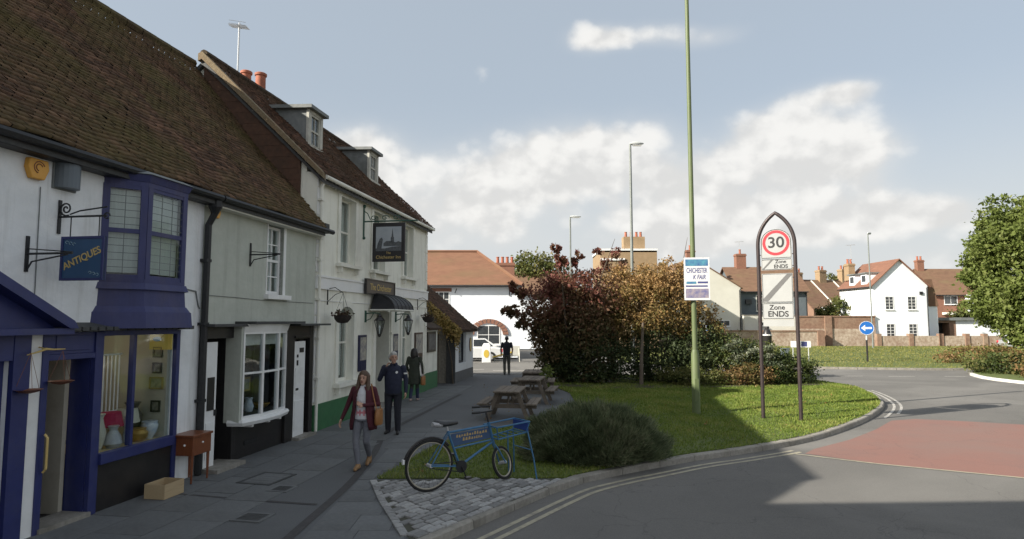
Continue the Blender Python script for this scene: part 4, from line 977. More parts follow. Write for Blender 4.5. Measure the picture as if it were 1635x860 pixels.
# verge facing the shops: lichened mortar strip and the brick flank below it
LICH = mat('lichened mortar', (.15, .115, .07), (.24, .19, .12), .95, ns=14, bump=.6, bs=40, dirt=(.22, .12, .06), ds=2, da=.7)
f = FB(); f.prism([FP(-.16, .20, PE - .02), FP(-.16, -3.0, PR + .07), FP(-.16, -3.1, PR + .02), FP(-.16, -3.1, PR - .16), FP(-.16, -3.0, PR - .12), FP(-.16, .20, PE - .15)], (.14, 0, 0)); f.put('verge', LICH, P)
f = FB(); sl = (PR - PE) / 3.0
for i in range(26):                                # tile hung courses on the flank above the lower roof
    za = 5.35 + i * .14; o_hi = -(za + .14 - PE) / sl if za + .14 > PE else .0
    lo_o = -3.0
    if o_hi - lo_o < .1: break
    f.fb(-.055 - .004 * (i % 2), .0, lo_o, min(-.42, o_hi), za, za + .15 - .012)
f.put('hung_tiles', mat('hung clay tile', (.065, .034, .022), (.11, .055, .034), .9, ns=9, dirt=(.045, .03, .02), ds=1.4, da=.7), P)['kind'] = 'stuff'
f = FB(); f.fb(8.62, 8.70, -.02, .24, PE - .13, PE - .03); f.put('eave_end', 'slate', P)
gutter(P, -.02, 8.6, .22, PE - .10, .05, 'trim_cream')
f = FB()
for i in range(44): f.fb(.08 + i * .192, .08 + i * .192 + .07, .002, .13, PE - .20, PE - .12)
f.put('dentils', 'trim_cream', P)['kind'] = 'stuff'
f = FB(); f.fb(.0, 8.52, .0, .05, 3.24, 3.54); f.fb(.0, 8.53, .05, .075, 3.51, 3.555); f.fb(-.0, 8.53, .0, .02, 2.965, 2.98); f.put('string_course', 'trim_white', P)
f = FB(); wall(f, .0, 8.52, .0, .60, [(3.55, 4.85, 0, .6)], .0, .045); f.put('plinth', 'plinth', P)
for i in range(16):
    z = .66 + i * .33
    if 3.2 < z + .3 and z < 3.56: continue
    f = FB(); w = .26 if i % 2 else .19; f.fb(-.012, w, .0, .022, z, z + .305); f.put('quoin', 'trim_white', P)
    f = FB(); f.fb(8.512 - w, 8.512, .0, .022, z, z + .305); f.put('quoin', 'trim_cream', P)
drainpipe(P, [(.06, .14, PE - .12), (.06, .08, PE - .35), (.06, .07, .02)], .035, 'trim_cream', [(.06, .07, z) for z in (5.3, 4.4, 3.9, 3.0, 2.1, 1.2)])
for i, (a, b) in enumerate(UP):
    f = FB(); e_ = .15
    f.fb(a - e_, a, 0, .035, 3.93, 5.62 + e_); f.fb(b, b + e_, 0, .035, 3.93, 5.62 + e_); f.fb(a, b, 0, .035, 5.62, 5.62 + e_); so = f.put('window_surround', 'trim_cream', P)
    f = FB(); f.fb(a - .2, b + .2, -.02, .16, 3.84, 3.92)
    for x in (a - .1, b + .02): f.fb(x, x + .08, 0, .12, 3.70, 3.84)
    f.put('window_sill', 'trim_cream', P, so)
    sash(P, a, b, 3.93, 5.62, -.17, 'trim_cream', 1, 1, [(a + .06, b - .5, 4.0, 5.55), (b - .28, b - .06, 4.0, 5.55)])
for i, (a, b) in enumerate(GW):
    r = (b - a) / 2; c = (a + b) / 2; zc = 2.86 - r * .62
    f = FB(); f.fb(a - .16, a, 0, .04, .98, zc); f.fb(b, b + .16, 0, .04, .98, zc)
    n = 14
    for k in range(n):
        t0, t1 = math.pi * k / n, math.pi * (k + 1) / n
        q = lambda rr, rz, t_: FP(c + rr * math.cos(t_), 0, zc + rz * math.sin(t_))
        f.prism([q(r, r * .62, t0), q(r, r * .62, t1), q(r + .16, r * .62 + .16, t1), q(r + .16, r * .62 + .16, t0)], (0, -.04, 0))
    so = f.put('window_surround', 'trim_cream', P)
    f = FB(); f.fb(a - .22, b + .22, -.02, .17, .88, .975)
    for x in (a - .12, b + .04): f.fb(x, x + .08, 0, .13, .72, .88)
    f.put('window_sill', 'trim_cream', P, so)
    sash(P, a, b, .98, 2.86, -.18, 'trim_cream', 1, 1, [(a + .5, b - .06, 1.1, 2.8)], mid=1.95)
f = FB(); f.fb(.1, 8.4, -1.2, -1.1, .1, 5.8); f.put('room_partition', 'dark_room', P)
# door recess
f = FB(); f.fb(3.62, 4.78, -.75, -.70, 0, 2.76); f.fb(4.74, 4.785, -.7, 0.02, 0, 2.76); f.fb(3.62, 4.78, -.70, -.3, 2.74, 2.8); f.put('door_recess', 'trim_cream', P)
f = FB(); f.fb(3.60, 3.66, -.6, .03, 0, 2.76); f.fb(3.66, 4.30, -.40, -.34, .05, 2.4); dd = f.put('door', mat('dark green gloss', (.010, .055, .028), (.015, .07, .036), .35, ns=4), P); dd['label'] = 'dark green door standing in the inn entrance'
f = FB(); f.fb(3.75, 4.2, -.34, -.325, .2, 1.0); f.fb(3.75, 4.2, -.34, -.325, 1.15, 2.25); f.put('door_panel', MATS['dark green gloss'], P, dd)
f = FB(); f.fb(4.785, 4.98, 0, .06, 0, 2.78); f.fb(4.76, 5.0, .0, .09, 2.1, 2.16); f.put('door_pilaster', 'trim_cream', P); f = FB(); f.fb(3.42, 3.6, 0, .06, 0, 2.78); f.put('door_pilaster', 'trim_cream', P)
f = FB(); f.fb(3.5, 4.9, -.5, .25, -.01, .08); f.put('doorstep', 'kerb', P)
# dormers
for s0, s1 in ((1.56, 2.32), (5.62, 6.38)):
    fo = -1.1; zb, zt = 7.03, 8.04; bo = -2.28
    f = FB()
    for a, b in ((s0, s0 + .06), (s1 - .06, s1)): f.prism([FP(a, fo, zb - .05), FP(a, fo, zt), FP(a, bo, zt + .06), FP(a, -2.2, PE + 2.16)], (b - a, 0, 0))
    dm = f.put('dormer', 'lead', P)
    f = FB(); f.prism([FP(s0 - .12, fo + .14, zt), FP(s0 - .12, fo + .14, zt + .09), FP(s0 - .12, bo - .08, zt + .14), FP(s0 - .12, bo - .08, zt + .05)], (s1 - s0 + .24, 0, 0)); f.put('dormer_roof', 'lead', P, dm)
    f = FB(); f.fb(s0 - .02, s0 + .12, fo - .05, fo + .02, zb, zt); f.fb(s1 - .12, s1 + .02, fo - .05, fo + .02, zb, zt); f.fb(s0, s1, fo - .05, fo + .02, zt - .08, zt); f.fb(s0 - .05, s1 + .05, fo - .05, fo + .09, zb - .04, zb + .05); f.put('dormer_face', mat('weathered dormer paint', (.42, .41, .36), (.52, .51, .46), .8, ns=5, dirt=(.25, .25, .22), ds=2, da=.7), P, dm)
    sash(P, s0 + .12, s1 - .12, zb + .05, zt - .08, fo - .02, MATS['weathered dormer paint'], 2, 1)
    f = FB(); f.prism([FP(s0 - .18, fo + .3, PE + .9), FP(s0 - .18, fo + .0, zb - .0), FP(s0 - .18, fo, zb - .03), FP(s0 - .18, fo + .3, PE + .84)], (s1 - s0 + .36, 0, 0)); f.put('flashing', 'lead', P, dm)
# chimney pots behind the ridge
for i, (s, h, r) in enumerate(((2.06, .78, .14), (2.76, 1.0, .15))):
    f = FB(); zb = PR - .35; f.lathe([(r * 1.15, zb - 8.6), (r * 1.1, zb - 8.6 + .3)], 12, FP(s, -3.25, 8.6)); f.lathe([(r, 0), (r * .92, h - .1), (r * 1.12, h - .08), (r * 1.14, h - .02), (r * .95, h), (r * .7, h)], 14, FP(s, -3.25, PR - .3)); f.put('chimney_pot', 'terracotta', P, smooth=True)
f = FB(); f.fb(1.7, 3.1, -3.7, -2.95, PR - 1.2, PR - .12); f.put('chimney_stack', 'brickred', P)
t = thing('aerial', 'tall television aerial on a pale pole above the inn ridge', 'aerial', RW(1.36, -3.05, PR - .1), ROWROT)
f = MB(); f.tube([(0, 0, 0), (0, 0, 1.62)], .022, 6); f.build('mast', 'aluminium', t)
f = MB(); f.tube([(-.28, -.12, 1.42), (.24, .1, 1.58)], .014, 5); f.build('boom', 'aluminium', t)
f = MB()
for i in range(8):
    x, y, z = -.26 + i * .07, -.11 + i * .03, 1.43 + i * .021; f.tube([(x - .10, y + .20, z), (x + .10, y - .20, z)], .006, 4)
for z in (1.36, 1.44, 1.52): f.tube([(-.38, .05, z), (-.18, -.3, z)], .006, 4)
f.build('elements', 'aluminium', t)
# hanging inn sign
t = thing('sign_bracket', 'dark green iron bracket carrying the inn sign', 'bracket', RW(2.68, 0, 5.2), ROWROT)
GI = mat('green iron', (.02, .07, .05), (.03, .09, .065), .5)
f = MB(); f.box(-.03, -.03, -.45, .03, -.036 + .034, .42); f.sphere((0, -.02, .42), .05); f.sphere((0, -.02, -.45), .045); f.build('wall_bar', GI, t)
f = MB(); f.tube([(0, 0, 0), (0, -1.55, 0)], .02, 6); f.build('arm', GI, t)
f = MB()
for c0 in (.3, .62, .94): f.tube([(0, -c0 - .12 * (1 - i / 18) * math.cos(i * .5), .09 + .075 * (1 - i / 18) * math.sin(i * .5)) for i in range(16)], .011, 5)
f.tube([(0, 0, .3), (0, -.12, .22), (0, -.2, .05)], .013, 5); f.build('scroll', GI, t)
t = thing('inn_sign', 'black framed hanging inn sign with a grey picture of a cathedral spire', 'sign', RW(2.68, .74, 4.09), ROWROT)
BK = mat('black sign board', (.018, .016, .018), (.028, .025, .027), .4)
f = MB(); f.box(-.03, -.46, 0, .03, .46, 1.06); f.build('board', BK, t, bevel=.008)
PIC = mat('painted grey sky', (.30, .33, .37), (.44, .46, .48), .6, ns=3); INK = mat('dark engraving', (.06, .065, .075), (.13, .135, .14), .7, ns=20)
for sg in (-1, 1):
    f = MB(); f.box(.031 * sg, -.36, .29, .034 * sg, .36, .95); pc = f.build('picture', PIC, t)
    f = MB(); X = .0345 * sg; q = lambda yy, zz: (X, -yy * (1 if sg < 0 else -1), zz)
    def sil(pts): f.prism([q(*p) for p in pts], (.002 * sg, 0, 0))
    sil([(.06, .52), (.16, .52), (.155, .66), (.14, .66), (.11, .92), (.08, .66), (.065, .66)])
    sil([(-.14, .42), (.36, .42), (.36, .52), (.28, .55), (.2, .52), (.06, .56), (-.06, .56), (-.14, .50)])
    sil([(-.34, .34), (-.2, .34), (-.16, .60), (-.19, .66), (-.25, .62), (-.31, .48)]); sil([(-.36, .29), (.36, .29), (.36, .42), (.1, .40), (-.1, .36), (-.36, .36)])
    f.build('silhouette', INK, t, )
    xd = Vector((0, -1 if sg < 0 else 1, 0))
    text('The', .085, 'gold', t, frame_mx((.032 * sg, 0, .235), xd, (0, 0, 1)), extrude=.002); text('Chichester Inn', .125, 'gold', t, frame_mx((.032 * sg, 0, .12), xd, (0, 0, 1)), extrude=.002, sx=.95)
f = MB()
for y in (-.3, .3): f.tube([(0, y, 1.06), (0, y, 1.12)], .012, 5)
f.build('hanger', GI, t)
t = thing('fascia_sign', 'brown framed name board with gold lettering above the inn canopy', 'sign', RW(3.75, .076, 3.26), ROWROT)
f = MB(); f.box(-1.06, -.05, 0, 1.06, 0, .36); f.build('board', mat('brown sign board', (.075, .062, .05), (.1, .085, .07), .5, ns=4), t)
f = MB()
for b in ((-1.11, -.03, -1.06, .39), (1.06, -.03, 1.11, .39), (-1.06, -.03, 1.06, 0), (-1.06, .36, 1.06, .39)): f.box(b[0], -.07, b[1], b[2], 0, b[3])
f.build('frame', 'black', t); text('The Chichester', .26, 'gold', t, frame_mx((0, -.052, .17), (1, 0, 0), (0, 0, 1)), extrude=.003)
t = thing('door_canopy', 'black ribbed canopy over the inn door', 'canopy', RW(3.9, .06, 2.80), ROWROT)
CV = mat('black canvas', (.014, .015, .018), (.026, .027, .032), .6, ns=6)
def cring(k): 
    a = math.pi / 2 * k; o = .72 * math.sin(a); z = .46 * math.cos(a); w = .52 + .28 * math.sin(a); return o, z, w
rings = [cring(k / 6) for k in range(7)]
f = MB(); f.loft([[(-w, -o, z) for o, z, w in rings], [(-w * .5, -o, z + .012) for o, z, w in rings], [(w * .5, -o, z + .012) for o, z, w in rings], [(w, -o, z) for o, z, w in rings]], cap=False, closed=False)
for sg in (-1, 1):
    f.add([(sg * w, -o, z) for o, z, w in rings] + [(sg * rings[-1][2], 0, 0), (sg * rings[0][2], 0, rings[0][1])], [tuple(range(9)) if sg > 0 else tuple(range(9))[::-1]])
f.build('canvas', CV, t)
for x in (-1, -.6, -.2, .2, .6, 1): f = MB(); f.tube([(x * w, -o - .004, z + .012) for o, z, w in rings], .012, 5); f.build('rib', 'slate', t)
f = MB(); f.tube([(-.8, 0, 0), (-.8, -.72, 0), (.8, -.72, 0), (.8, 0, 0)], .022, 6); f.build('frame', 'trim_cream', t)
for (s, lab) in ((2.92, 'black lantern on a green bracket left of the inn door'), (5.30, 'black lantern on a green bracket right of the inn door')):
    t = thing('wall_lantern', lab, 'lantern', RW(s, .0, 2.12), ROWROT, 'lanterns beside the inn door')
    f = MB(); f.box(-.04, -.03, .34, .04, 0, .66); f.tube([(0, -.02, .58), (0, -.25, .60), (0, -.42, .58), (0, -.42, .50)], .016, 6); f.tube([(0, -.02, .38), (0, -.16, .44), (0, -.25, .60)], .012, 5); f.build('bracket', GI, t)
    c = (0, -.42, 0); f = MB(); f.lathe([(.02, -.06), (.05, -.02), (.055, .03)], 6, c); f.lathe([(.145, .38), (.15, .40), (.06, .49), (.07, .51), (.02, .57)], 6, c)
    for k in range(6):
        a = math.pi * 2 * k / 6; f.tube([(.055 * math.cos(a), c[1] + .055 * math.sin(a), .03), (.14 * math.cos(a), c[1] + .14 * math.sin(a), .39)], .010, 4)
    f.build('frame', 'black', t); f = MB(); f.lathe([(.050, .032), (.132, .378)], 6, c); f.build('glass', GLASS, t); f = MB(); f.lathe([(.012, .03), (.02, .16), (.03, .2), (.0, .27)], 8, c); f.build('bulb', 'trim_white', t)
SOILB = mat('dark basket liner', (.02, .017, .016), (.04, .03, .027), .95, ns=15)
for (s, z, lab) in ((.62, 2.46, 'dark hanging basket beside the first arched window of the inn'), (7.45, 2.46, 'dark hanging basket near the far corner of the inn')):
    t = thing('hanging_basket', lab, 'hanging basket', RW(s, 0, z), ROWROT, 'hanging baskets on the inn')
    f = MB(); f.lathe([(.03, -.02), (.12, .0), (.19, .08), (.21, .17), (.18, .17)], 14, (0, -.40, 0)); f.build('basket', SOILB, t, smooth=True)
    f = MB(); f.box(-.015, -.02, .42, .015, 0, .85); f.tube([(0, -.02, .8), (0, -.2, .83), (0, -.4, .70)], .010, 5); f.tube([(0, -.02, .5), (0, -.2, .66), (0, -.36, .72)], .008, 5); f.build('bracket', 'dark_iron', t)
    f = MB()
    for a in (.3, 2.4, 4.5): f.tube([(.2 * math.cos(a), -.4 + .2 * math.sin(a), .17), (0, -.4, .70)], .004, 4)
    f.build('chain', 'dark_iron', t)
    tw = np.random.default_rng(3); pts = np.c_[tw.normal(0, .1, 160), tw.normal(-.4, .1, 160), tw.uniform(.14, .26, 160)]
    leaves('plant', pts, .06, leafmat('dry basket plant', [(.05, .03, .02), (.10, .05, .04), (.05, .06, .02)], .2), t, seed=5)
PAP = mat('faded notice print', (.50, .46, .36), (.16, .16, .19), .7, ns=9)
for (a, b, z0, z1, lab, fm, ex) in ((2.46, 2.96, 1.16, 2.12, 'tall navy menu board left of the inn door', 'navy', 0), (4.98 + .02, 5.46, 1.36, 2.10, 'narrow menu board right of the inn door', 'navy', 0), (7.16, 7.98, 1.14, 2.10, 'wide brown framed notice board near the inn corner', 'brown', 0)):
    t = thing('notice_board', lab, 'notice board', RW((a + b) / 2, ex, z0), ROWROT, 'notice boards on the inn'); w = b - a; h = z1 - z0
    FM = mat(fm + ' frame paint', (.012, .014, .05) if fm == 'navy' else (.05, .028, .02), (.018, .02, .065) if fm == 'navy' else (.07, .04, .03), .5)
    f = MB(); f.box(-w / 2, -.05, 0, w / 2, 0, h); f.build('frame', FM, t, bevel=.01)
    f = MB(); f.box(-w / 2 + .06, -.056, .3 * h if fm == 'navy' else .08, w / 2 - .06, -.045, h - .06); f.build('paper', PAP, t)
    f = MB(); f.box(-w / 2 + .06, -.058, .06, w / 2 - .06, -.046, .26 * h); f.build('lower_panel', FM, t)

# ---------------------------------------------------------------- low buildings past the inn
Q = row_thing('inn_extension', 'low cream lean-to with green plinth at the far corner of the inn', 'extension', 9.2)
f = FB(); f.fb(8.525, 10.0, -3.0, -.02, .62, 2.26); f.put('wall', 'wall_cream', Q); f = FB(); f.fb(8.52, 10.01, -3.0, .0, 0, .62); f.put('plinth', 'plinth', Q)
f = FB(); f.prism([FP(8.52, .14, 2.24), FP(8.52, -1.6, 3.05), FP(8.52, -3.0, 3.05), FP(8.52, -3.0, 2.9), FP(8.52, -1.6, 2.9), FP(8.52, .14, 2.16)], (1.62, 0, 0)); f.put('roof', TILE_P, Q)
f = FB(); f.fb(8.525, 10.0, -.02, .01, 2.12, 2.2); f.put('cornice', 'trim_white', Q)
t = thing('notice_board', 'dark framed notice board on the low lean-to past the inn', 'notice board', RW(9.15, -.02, 1.36), ROWROT, 'notice boards on the inn')
f = MB(); f.box(-.52, -.05, 0, .52, 0, .74); f.build('frame', 'black', t); f = MB(); f.box(-.40, -.056, .08, .40, -.045, .66); f.build('paper', mat('dark photo print', (.05, .05, .055), (.20, .19, .18), .6, ns=7), t)
O = row_thing('outbuilding', 'small white walled outbuilding with brown tiled roof and ivy on its gable', 'outbuilding', 13.0)
RUB = mat('flint rubble', (.16, .145, .12), (.27, .25, .21), .95, ns=10, bump=.8, bs=14)
f = FB(); wall(f, 11.3, 14.7, .42, 2.22, [(12.1, 13.35, .72, 2.02)], .0, .30); f.put('wall', 'wall_white', O)
f = FB(); f.fb(11.29, 14.71, .0, .31, 0, .42); f.put('plinth', mat('grey plinth paint', (.10, .105, .11), (.13, .135, .14), .7), O)
f = FB()
for s in (11.3, 14.5): f.prism([FP(s, .29, .0), FP(s, .29, 2.15), FP(s, -2.2, 4.22), FP(s, -4.7, 2.1), FP(s, -4.7, 0)], (.2, 0, 0))
f.put('gable', RUB, O)
f = FB(); f.prism([FP(11.1, .48, 2.12), FP(11.1, -2.2, 4.36), FP(11.1, -4.9, 2.1), FP(11.1, -4.9, 2.0), FP(11.1, -2.2, 4.24), FP(11.1, .48, 2.02)], (3.8, 0, 0)); f.put('roof', TILE_P, O)
roof_tiles('roof_tiles', O, 11.08, 14.9, (.50, 2.14), (-2.2, 4.38), TILE_P, 41, sag=.02)
f = FB(); f.fb(11.24, 11.32, .0, .36, 0, 2.05); f.put('corner_post', 'slate', O)
sash(O, 12.1, 13.35, .72, 2.02, .16, mat('dark window paint', (.02, .02, .03), (.03, .03, .045), .5), 2, 1, halves=1)
f = FB(); f.fb(12.2, 13.2, .02, .05, .8, 1.95); f.put('poster', PAP, O)
t = thing('wall_plaque', 'small oval plaque on the outbuilding wall', 'plaque', RW(14.1, .30, 1.45), ROWROT)
f = MB(); f.lathe([(.0, 0), (1, 0), (1, .03), (.0, .03)], 18, (0, 0, 0), .16, .30); f.v = [(x, -z, y) for x, y, z in f.v]; f.build('plate', mat('plum plaque', (.08, .03, .06), (.1, .04, .075), .5), t); f = MB(); f.lathe([(.95, .03), (1.05, .03), (1.05, .045), (.95, .045)], 18, (0, 0, 0), .16, .30); f.v = [(x, -z, y) for x, y, z in f.v]; f.build('rim', 'gold', t)
IVY = leafmat('autumn ivy', [(.12, .10, .025), (.28, .21, .06), (.46, .34, .13), (.36, .23, .09)], .25)
g_ = np.random.default_rng(12); n = 3600
oo = np.clip(g_.normal(.1, .5, n), -1.35, .52); dz = np.abs(g_.normal(0, .17, n)); zz = 2.10 + (.48 - oo) * .835 + .12 - dz * np.where(oo > -.3, 1.6, 1)
ss = 11.05 + g_.normal(0, .11, n) + np.where(dz < .1, g_.uniform(0, .35, n), 0)
W_ = np.array([tuple(RW(a, b, c)) for a, b, c in zip(ss, oo, zz)])
t = thing('ivy', 'sunlit yellowing ivy creeping over the gable edge of the outbuilding', 'climbing plant', RW(11.2, .3, 0)); W_ -= np.array(RW(11.2, .3, 0))
leaves('foliage', W_, .075, IVY, t, seed=2, aspect=.85)
f = MB(); f.tube([(0, 0, 0), (-.05, -.1, .9), (-.2, -.08, 1.6), (-.5, 0, 2.4)], [.03, .025, .02, .01], 6); f.build('stem', 'bark', t)
for (sx_, lab) in ((10.12, 'timber gate post between the lean-to and the outbuilding'),):
    t = row_thing('gate', 'dark boarded gate between the lean-to and the outbuilding', 'gate', 10.65)
    for i in range(8): f = FB(); f.fb(10.03 + i * .155, 10.03 + i * .155 + .145, -.34, -.31, .05, 1.98 + .02 * (i % 2)); f.put('board', 'wood', t)
    f = FB(); f.fb(10.02, 11.27, -.38, -.345, .4, .5); f.fb(10.02, 11.27, -.38, -.345, 1.6, 1.7); f.put('rail', 'wood', t)

# tall neighbour left of the antiques shop, beyond the frame: its parapet throws the shade over the near road
NB = thing('tall_house', 'tall brick town house left of the antiques shop', 'house', (-9.5, -3.0, 0))
f = MB(); base = [(-6.6, -12), (-6.6 + .0, 2.13), (-16.0, 1.78), (-16.0, -12)]; base = [(x + 9.5 + (0 if x < -10 else (y_ - 2.13) * .167), y_ + 3.0) for x, y_ in base]
f.prism([(x, y_, 0) for x, y_ in base], (0, 0, 9.2)); f.build('wall', 'brickred', NB)
f = MB(); f.prism([(x * 1.02, y_ * 1.005, 9.2) for x, y_ in base], (0, 0, .3)); f.build('parapet', 'kerb', NB)
for k in range(3):
    for z in (1.2, 4.2, 7.0):
        f = MB(); yy = -7.5 + 3.6 * k; xx = 2.9 + (yy - 3 - 2.13) * .167; f.box(xx - .05, yy - .5, z, xx + .02, yy + .5, z + 1.5); w = f.build('window', 'trim_white', NB); f = MB(); f.box(xx + .021, yy - .43, z + .07, xx + .03, yy + .43, z + 1.43); f.build('pane', mat('dark far glass', (.03, .035, .04), (.06, .065, .07), .15), NB)

# ================================================================== FAR BUILDINGS
PANE = mat('dark far glass', (.03, .035, .04), (.06, .065, .07), .15)
ROOF_O = mat('orange brown far tile', (.165, .080, .048), (.22, .112, .066), .9, ns=1.6, dirt=(.15, .10, .05), ds=.5, da=.6, bump=.5, bs=9, stretch=(1, 1, 3))
ROOF_B = mat('brown far tile', (.13, .072, .045), (.19, .11, .068), .9, ns=1.6, dirt=(.16, .13, .06), ds=.5, da=.5, bump=.5, bs=9, stretch=(1, 1, 3))
ROOF_R = mat('red far tile', (.165, .078, .052), (.23, .11, .07), .9, ns=1.6, dirt=(.12, .07, .05), ds=.5, da=.5, bump=.5, bs=9, stretch=(1, 1, 3))
FWHITE = mat('far white render', (.76, .80, .85), (.80, .84, .89), .8, ns=1.5, dirt=(.58, .58, .55), ds=.4, da=.35)
FCREAM = mat('far cream render', (.60, .59, .53), (.66, .65, .58), .8, ns=1.5, dirt=(.5, .47, .39), ds=.4, da=.4)
TANB = mat('tan brick', (.27, .19, .11), (.34, .24, .145), .9, ns=3, dirt=(.26, .18, .1), ds=.7, da=.4)
GREYR = mat('blue grey render', (.10, .125, .14), (.13, .155, .17), .8, ns=2)
def fwindow(t, x, z, w, h, y=0.0, cols=2, rows=2, surround='trim_white', sub='window', label=None, yaw=0):
    """small window on the wall plane y (outwards is -y): frame, bars and one pane per light"""
    f = MB(); e = .07
    f.box(x - w / 2 - e, y - .03, z - e, x + w / 2 + e, y - .001, z); f.box(x - w / 2 - e, y - .03, z + h, x + w / 2 + e, y - .001, z + h + e); f.box(x - w / 2 - e, y - .03, z, x - w / 2, y - .001, z + h); f.box(x + w / 2, y - .03, z, x + w / 2 + e, y - .001, z + h)
    for i in range(1, cols): f.box(x - w / 2 + w * i / cols - .02, y - .028, z, x - w / 2 + w * i / cols + .02, y - .002, z + h)
    for j in range(1, rows): f.box(x - w / 2, y - .026, z + h * j / rows - .02, x + w / 2, y - .003, z + h * j / rows + .02)
    f.box(x - w / 2 - .12, y - .10, z - e - .06, x + w / 2 + .12, y - .001, z - e)
    wo_ = f.build('window', surround, t)
    for i in range(cols):
        for j in range(rows):
            f = MB(); f.box(x - w / 2 + w * i / cols, y - .012, z + h * j / rows, x - w / 2 + w * (i + 1) / cols, y - .004, z + h * (j + 1) / rows); f.build('pane', PANE, wo_)
    return wo_
def gable_house(name, label, loc, rot, w, d, eave, ridge, wm, rm, axis='y', over=.25, cat='house', hip=0.0):
    """front wall on local y=0; ridge runs along y (gable to the front) or along x"""
    t = thing(name, label, cat, loc, rot)
    f = MB()
    if axis == 'y': f.prism([(-w / 2, 0, 0), (w / 2, 0, 0), (w / 2, 0, eave), (0, 0, ridge - .12), (-w / 2, 0, eave)], (0, d, 0))
    else:
        f.prism([(-w / 2, 0, 0), (-w / 2, d, 0), (-w / 2, d, eave), (-w / 2, d / 2, (ridge - .12) if not hip else eave), (-w / 2, 0, eave)], (w, 0, 0))
    f.build('wall', wm, t)
    f = MB(); th = .12
    if axis == 'y':
        k = (ridge - eave) / (w / 2); ov = over
        f.prism([(-w / 2 - ov, -over, eave - k * ov), (0, -over, ridge), (w / 2 + ov, -over, eave - k * ov), (w / 2 + ov, -over, eave - k * ov - th), (0, -over, ridge - th), (-w / 2 - ov, -over, eave - k * ov - th)], (0, d + 2 * over, 0))
    elif not hip:
        k = (ridge - eave) / (d / 2); ov = over
        f.prism([(-w / 2 - over, -ov, eave - k * ov), (-w / 2 - over, d / 2, ridge), (-w / 2 - over, d + ov, eave - k * ov), (-w / 2 - over, d + ov, eave - k * ov - th), (-w / 2 - over, d / 2, ridge - th), (-w / 2 - over, -ov, eave - k * ov - th)], (w + 2 * over, 0, 0))
    else:
        ov = over; a = (-w / 2 - ov, -ov, eave); b = (w / 2 + ov, -ov, eave); c = (w / 2 + ov, d + ov, eave); e = (-w / 2 - ov, d + ov, eave); r0 = (-w / 2 + hip, d / 2, ridge); r1 = (w / 2 - hip, d / 2, ridge)
        f.add([a, b, c, e, r0, r1], [(0, 1, 5, 4), (1, 2, 5), (2, 3, 4, 5), (3, 0, 4), (0, 3, 2, 1)])
    ro = f.build('roof', rm, t)
    if not hip and over > 0:
        for sg in (-1, 1):
            if axis == 'y': p0, p1 = (sg * (w / 2 + over + .04), -over * .5, eave - k * over - .08), (sg * (w / 2 + over + .04), d, eave - k * over - .08)
            elif sg < 0: p0, p1 = (-w / 2, -over - .05, eave - k * over - .08), (w / 2, -over - .05, eave - k * over - .08)
            else: continue
            f = MB(); f.tube([p0, p1], .06, 6); f.build('gutter', 'dark_iron', t)
        xd = w / 2 - .12; f = MB(); f.tube([(xd, -.07, 0), (xd, -.07, eave - .4), (xd + .1, -.15, eave - .2)], .05, 6); f.build('drainpipe', 'dark_iron', t)
    return t, ro
def chimney(t, ro, x, y, z0, z1, w=.8, d=.6, pots=2, m='brickred'):
    f = MB(); f.box(x - w / 2, y - d / 2, z0, x + w / 2, y + d / 2, z1); f.box(x - w / 2 - .06, y - d / 2 - .06, z1 - .25, x + w / 2 + .06, y + d / 2 + .06, z1 - .1)
    c = f.build('chimney', m, ro if ro else t)
    for i in range(pots):
        px = x + (i - (pots - 1) / 2) * w / max(pots, 1); f = MB(); f.lathe([(.13, z1), (.11, z1 + .45), (.14, z1 + .47), (.14, z1 + .52), (.1, z1 + .52)], 10, (px, y, 0)); f.build('chimney_pot', 'terracotta', t)
    return c
# white building at the end of the pavement
t, ro = gable_house('white_house', 'white walled building with broad orange brown hipped roof behind the walking man', (-8.2, 43, 0), 0, 17.2, 7.4, 4.95, 7.65, FWHITE, ROOF_O, 'x', .35, hip=3.0)
f = MB(); f.box(-8.9, -.40, 4.78, 8.9, -.30, 4.90); f.build('gutter', 'dark_iron', t)
f = MB(); f.tube([(-8.95, -.38, 4.97), (-5.6, 3.7, 7.68), (5.6, 3.7, 7.68), (8.95, -.38, 4.97)], .12, 6); f.build('ridge', ROOF_O, ro)
fwindow(t, 3.35, 3.50, 1.0, .95, 0, 3, 2); f = MB(); f.box(2.65, -.05, 4.50, 4.05, 0, 4.74); f.build('lintel', 'brickred', t)
fwindow(t, 6.6, .95, 1.45, 1.2, 0, 2, 2)
f = MB()
for k in range(13):
    t0, t1 = math.pi * k / 13, math.pi * (k + 1) / 13; q = lambda r, a: (6.6 + r * math.cos(a), 0, 1.55 + r * .8 * math.sin(a)); f = MB(); f.prism([q(.98, t0 + .02), q(.98, t1 - .02), q(1.36, t1 - .02), q(1.36, t0 + .02)], (0, -.10, 0)); f.build('arch_brick', 'brickred', t)
f = MB(); f.box(8.0, -.06, 4.2, 8.06, 0, 4.75); f.tube([(4.4, -.03, 4.7), (4.3, -.2, 4.4)], .03, 5); f.build('bracket', 'dark_iron', t)
f = MB(); f.box(3.0, -.03, 2.2, 3.06, -.0, 3.2); f.build('cable', 'lead', t)
chimney(t, ro, 7.6, 9.5, 5.0, 7.35, 1.6, .7, 4)
t2, ro2 = gable_house('rear_house', 'house roof and chimney pots peeping above the white building', (.2, 56, 0), 0, 7, 6, 5.0, 7.2, FWHITE, ROOF_B, 'x', .2)
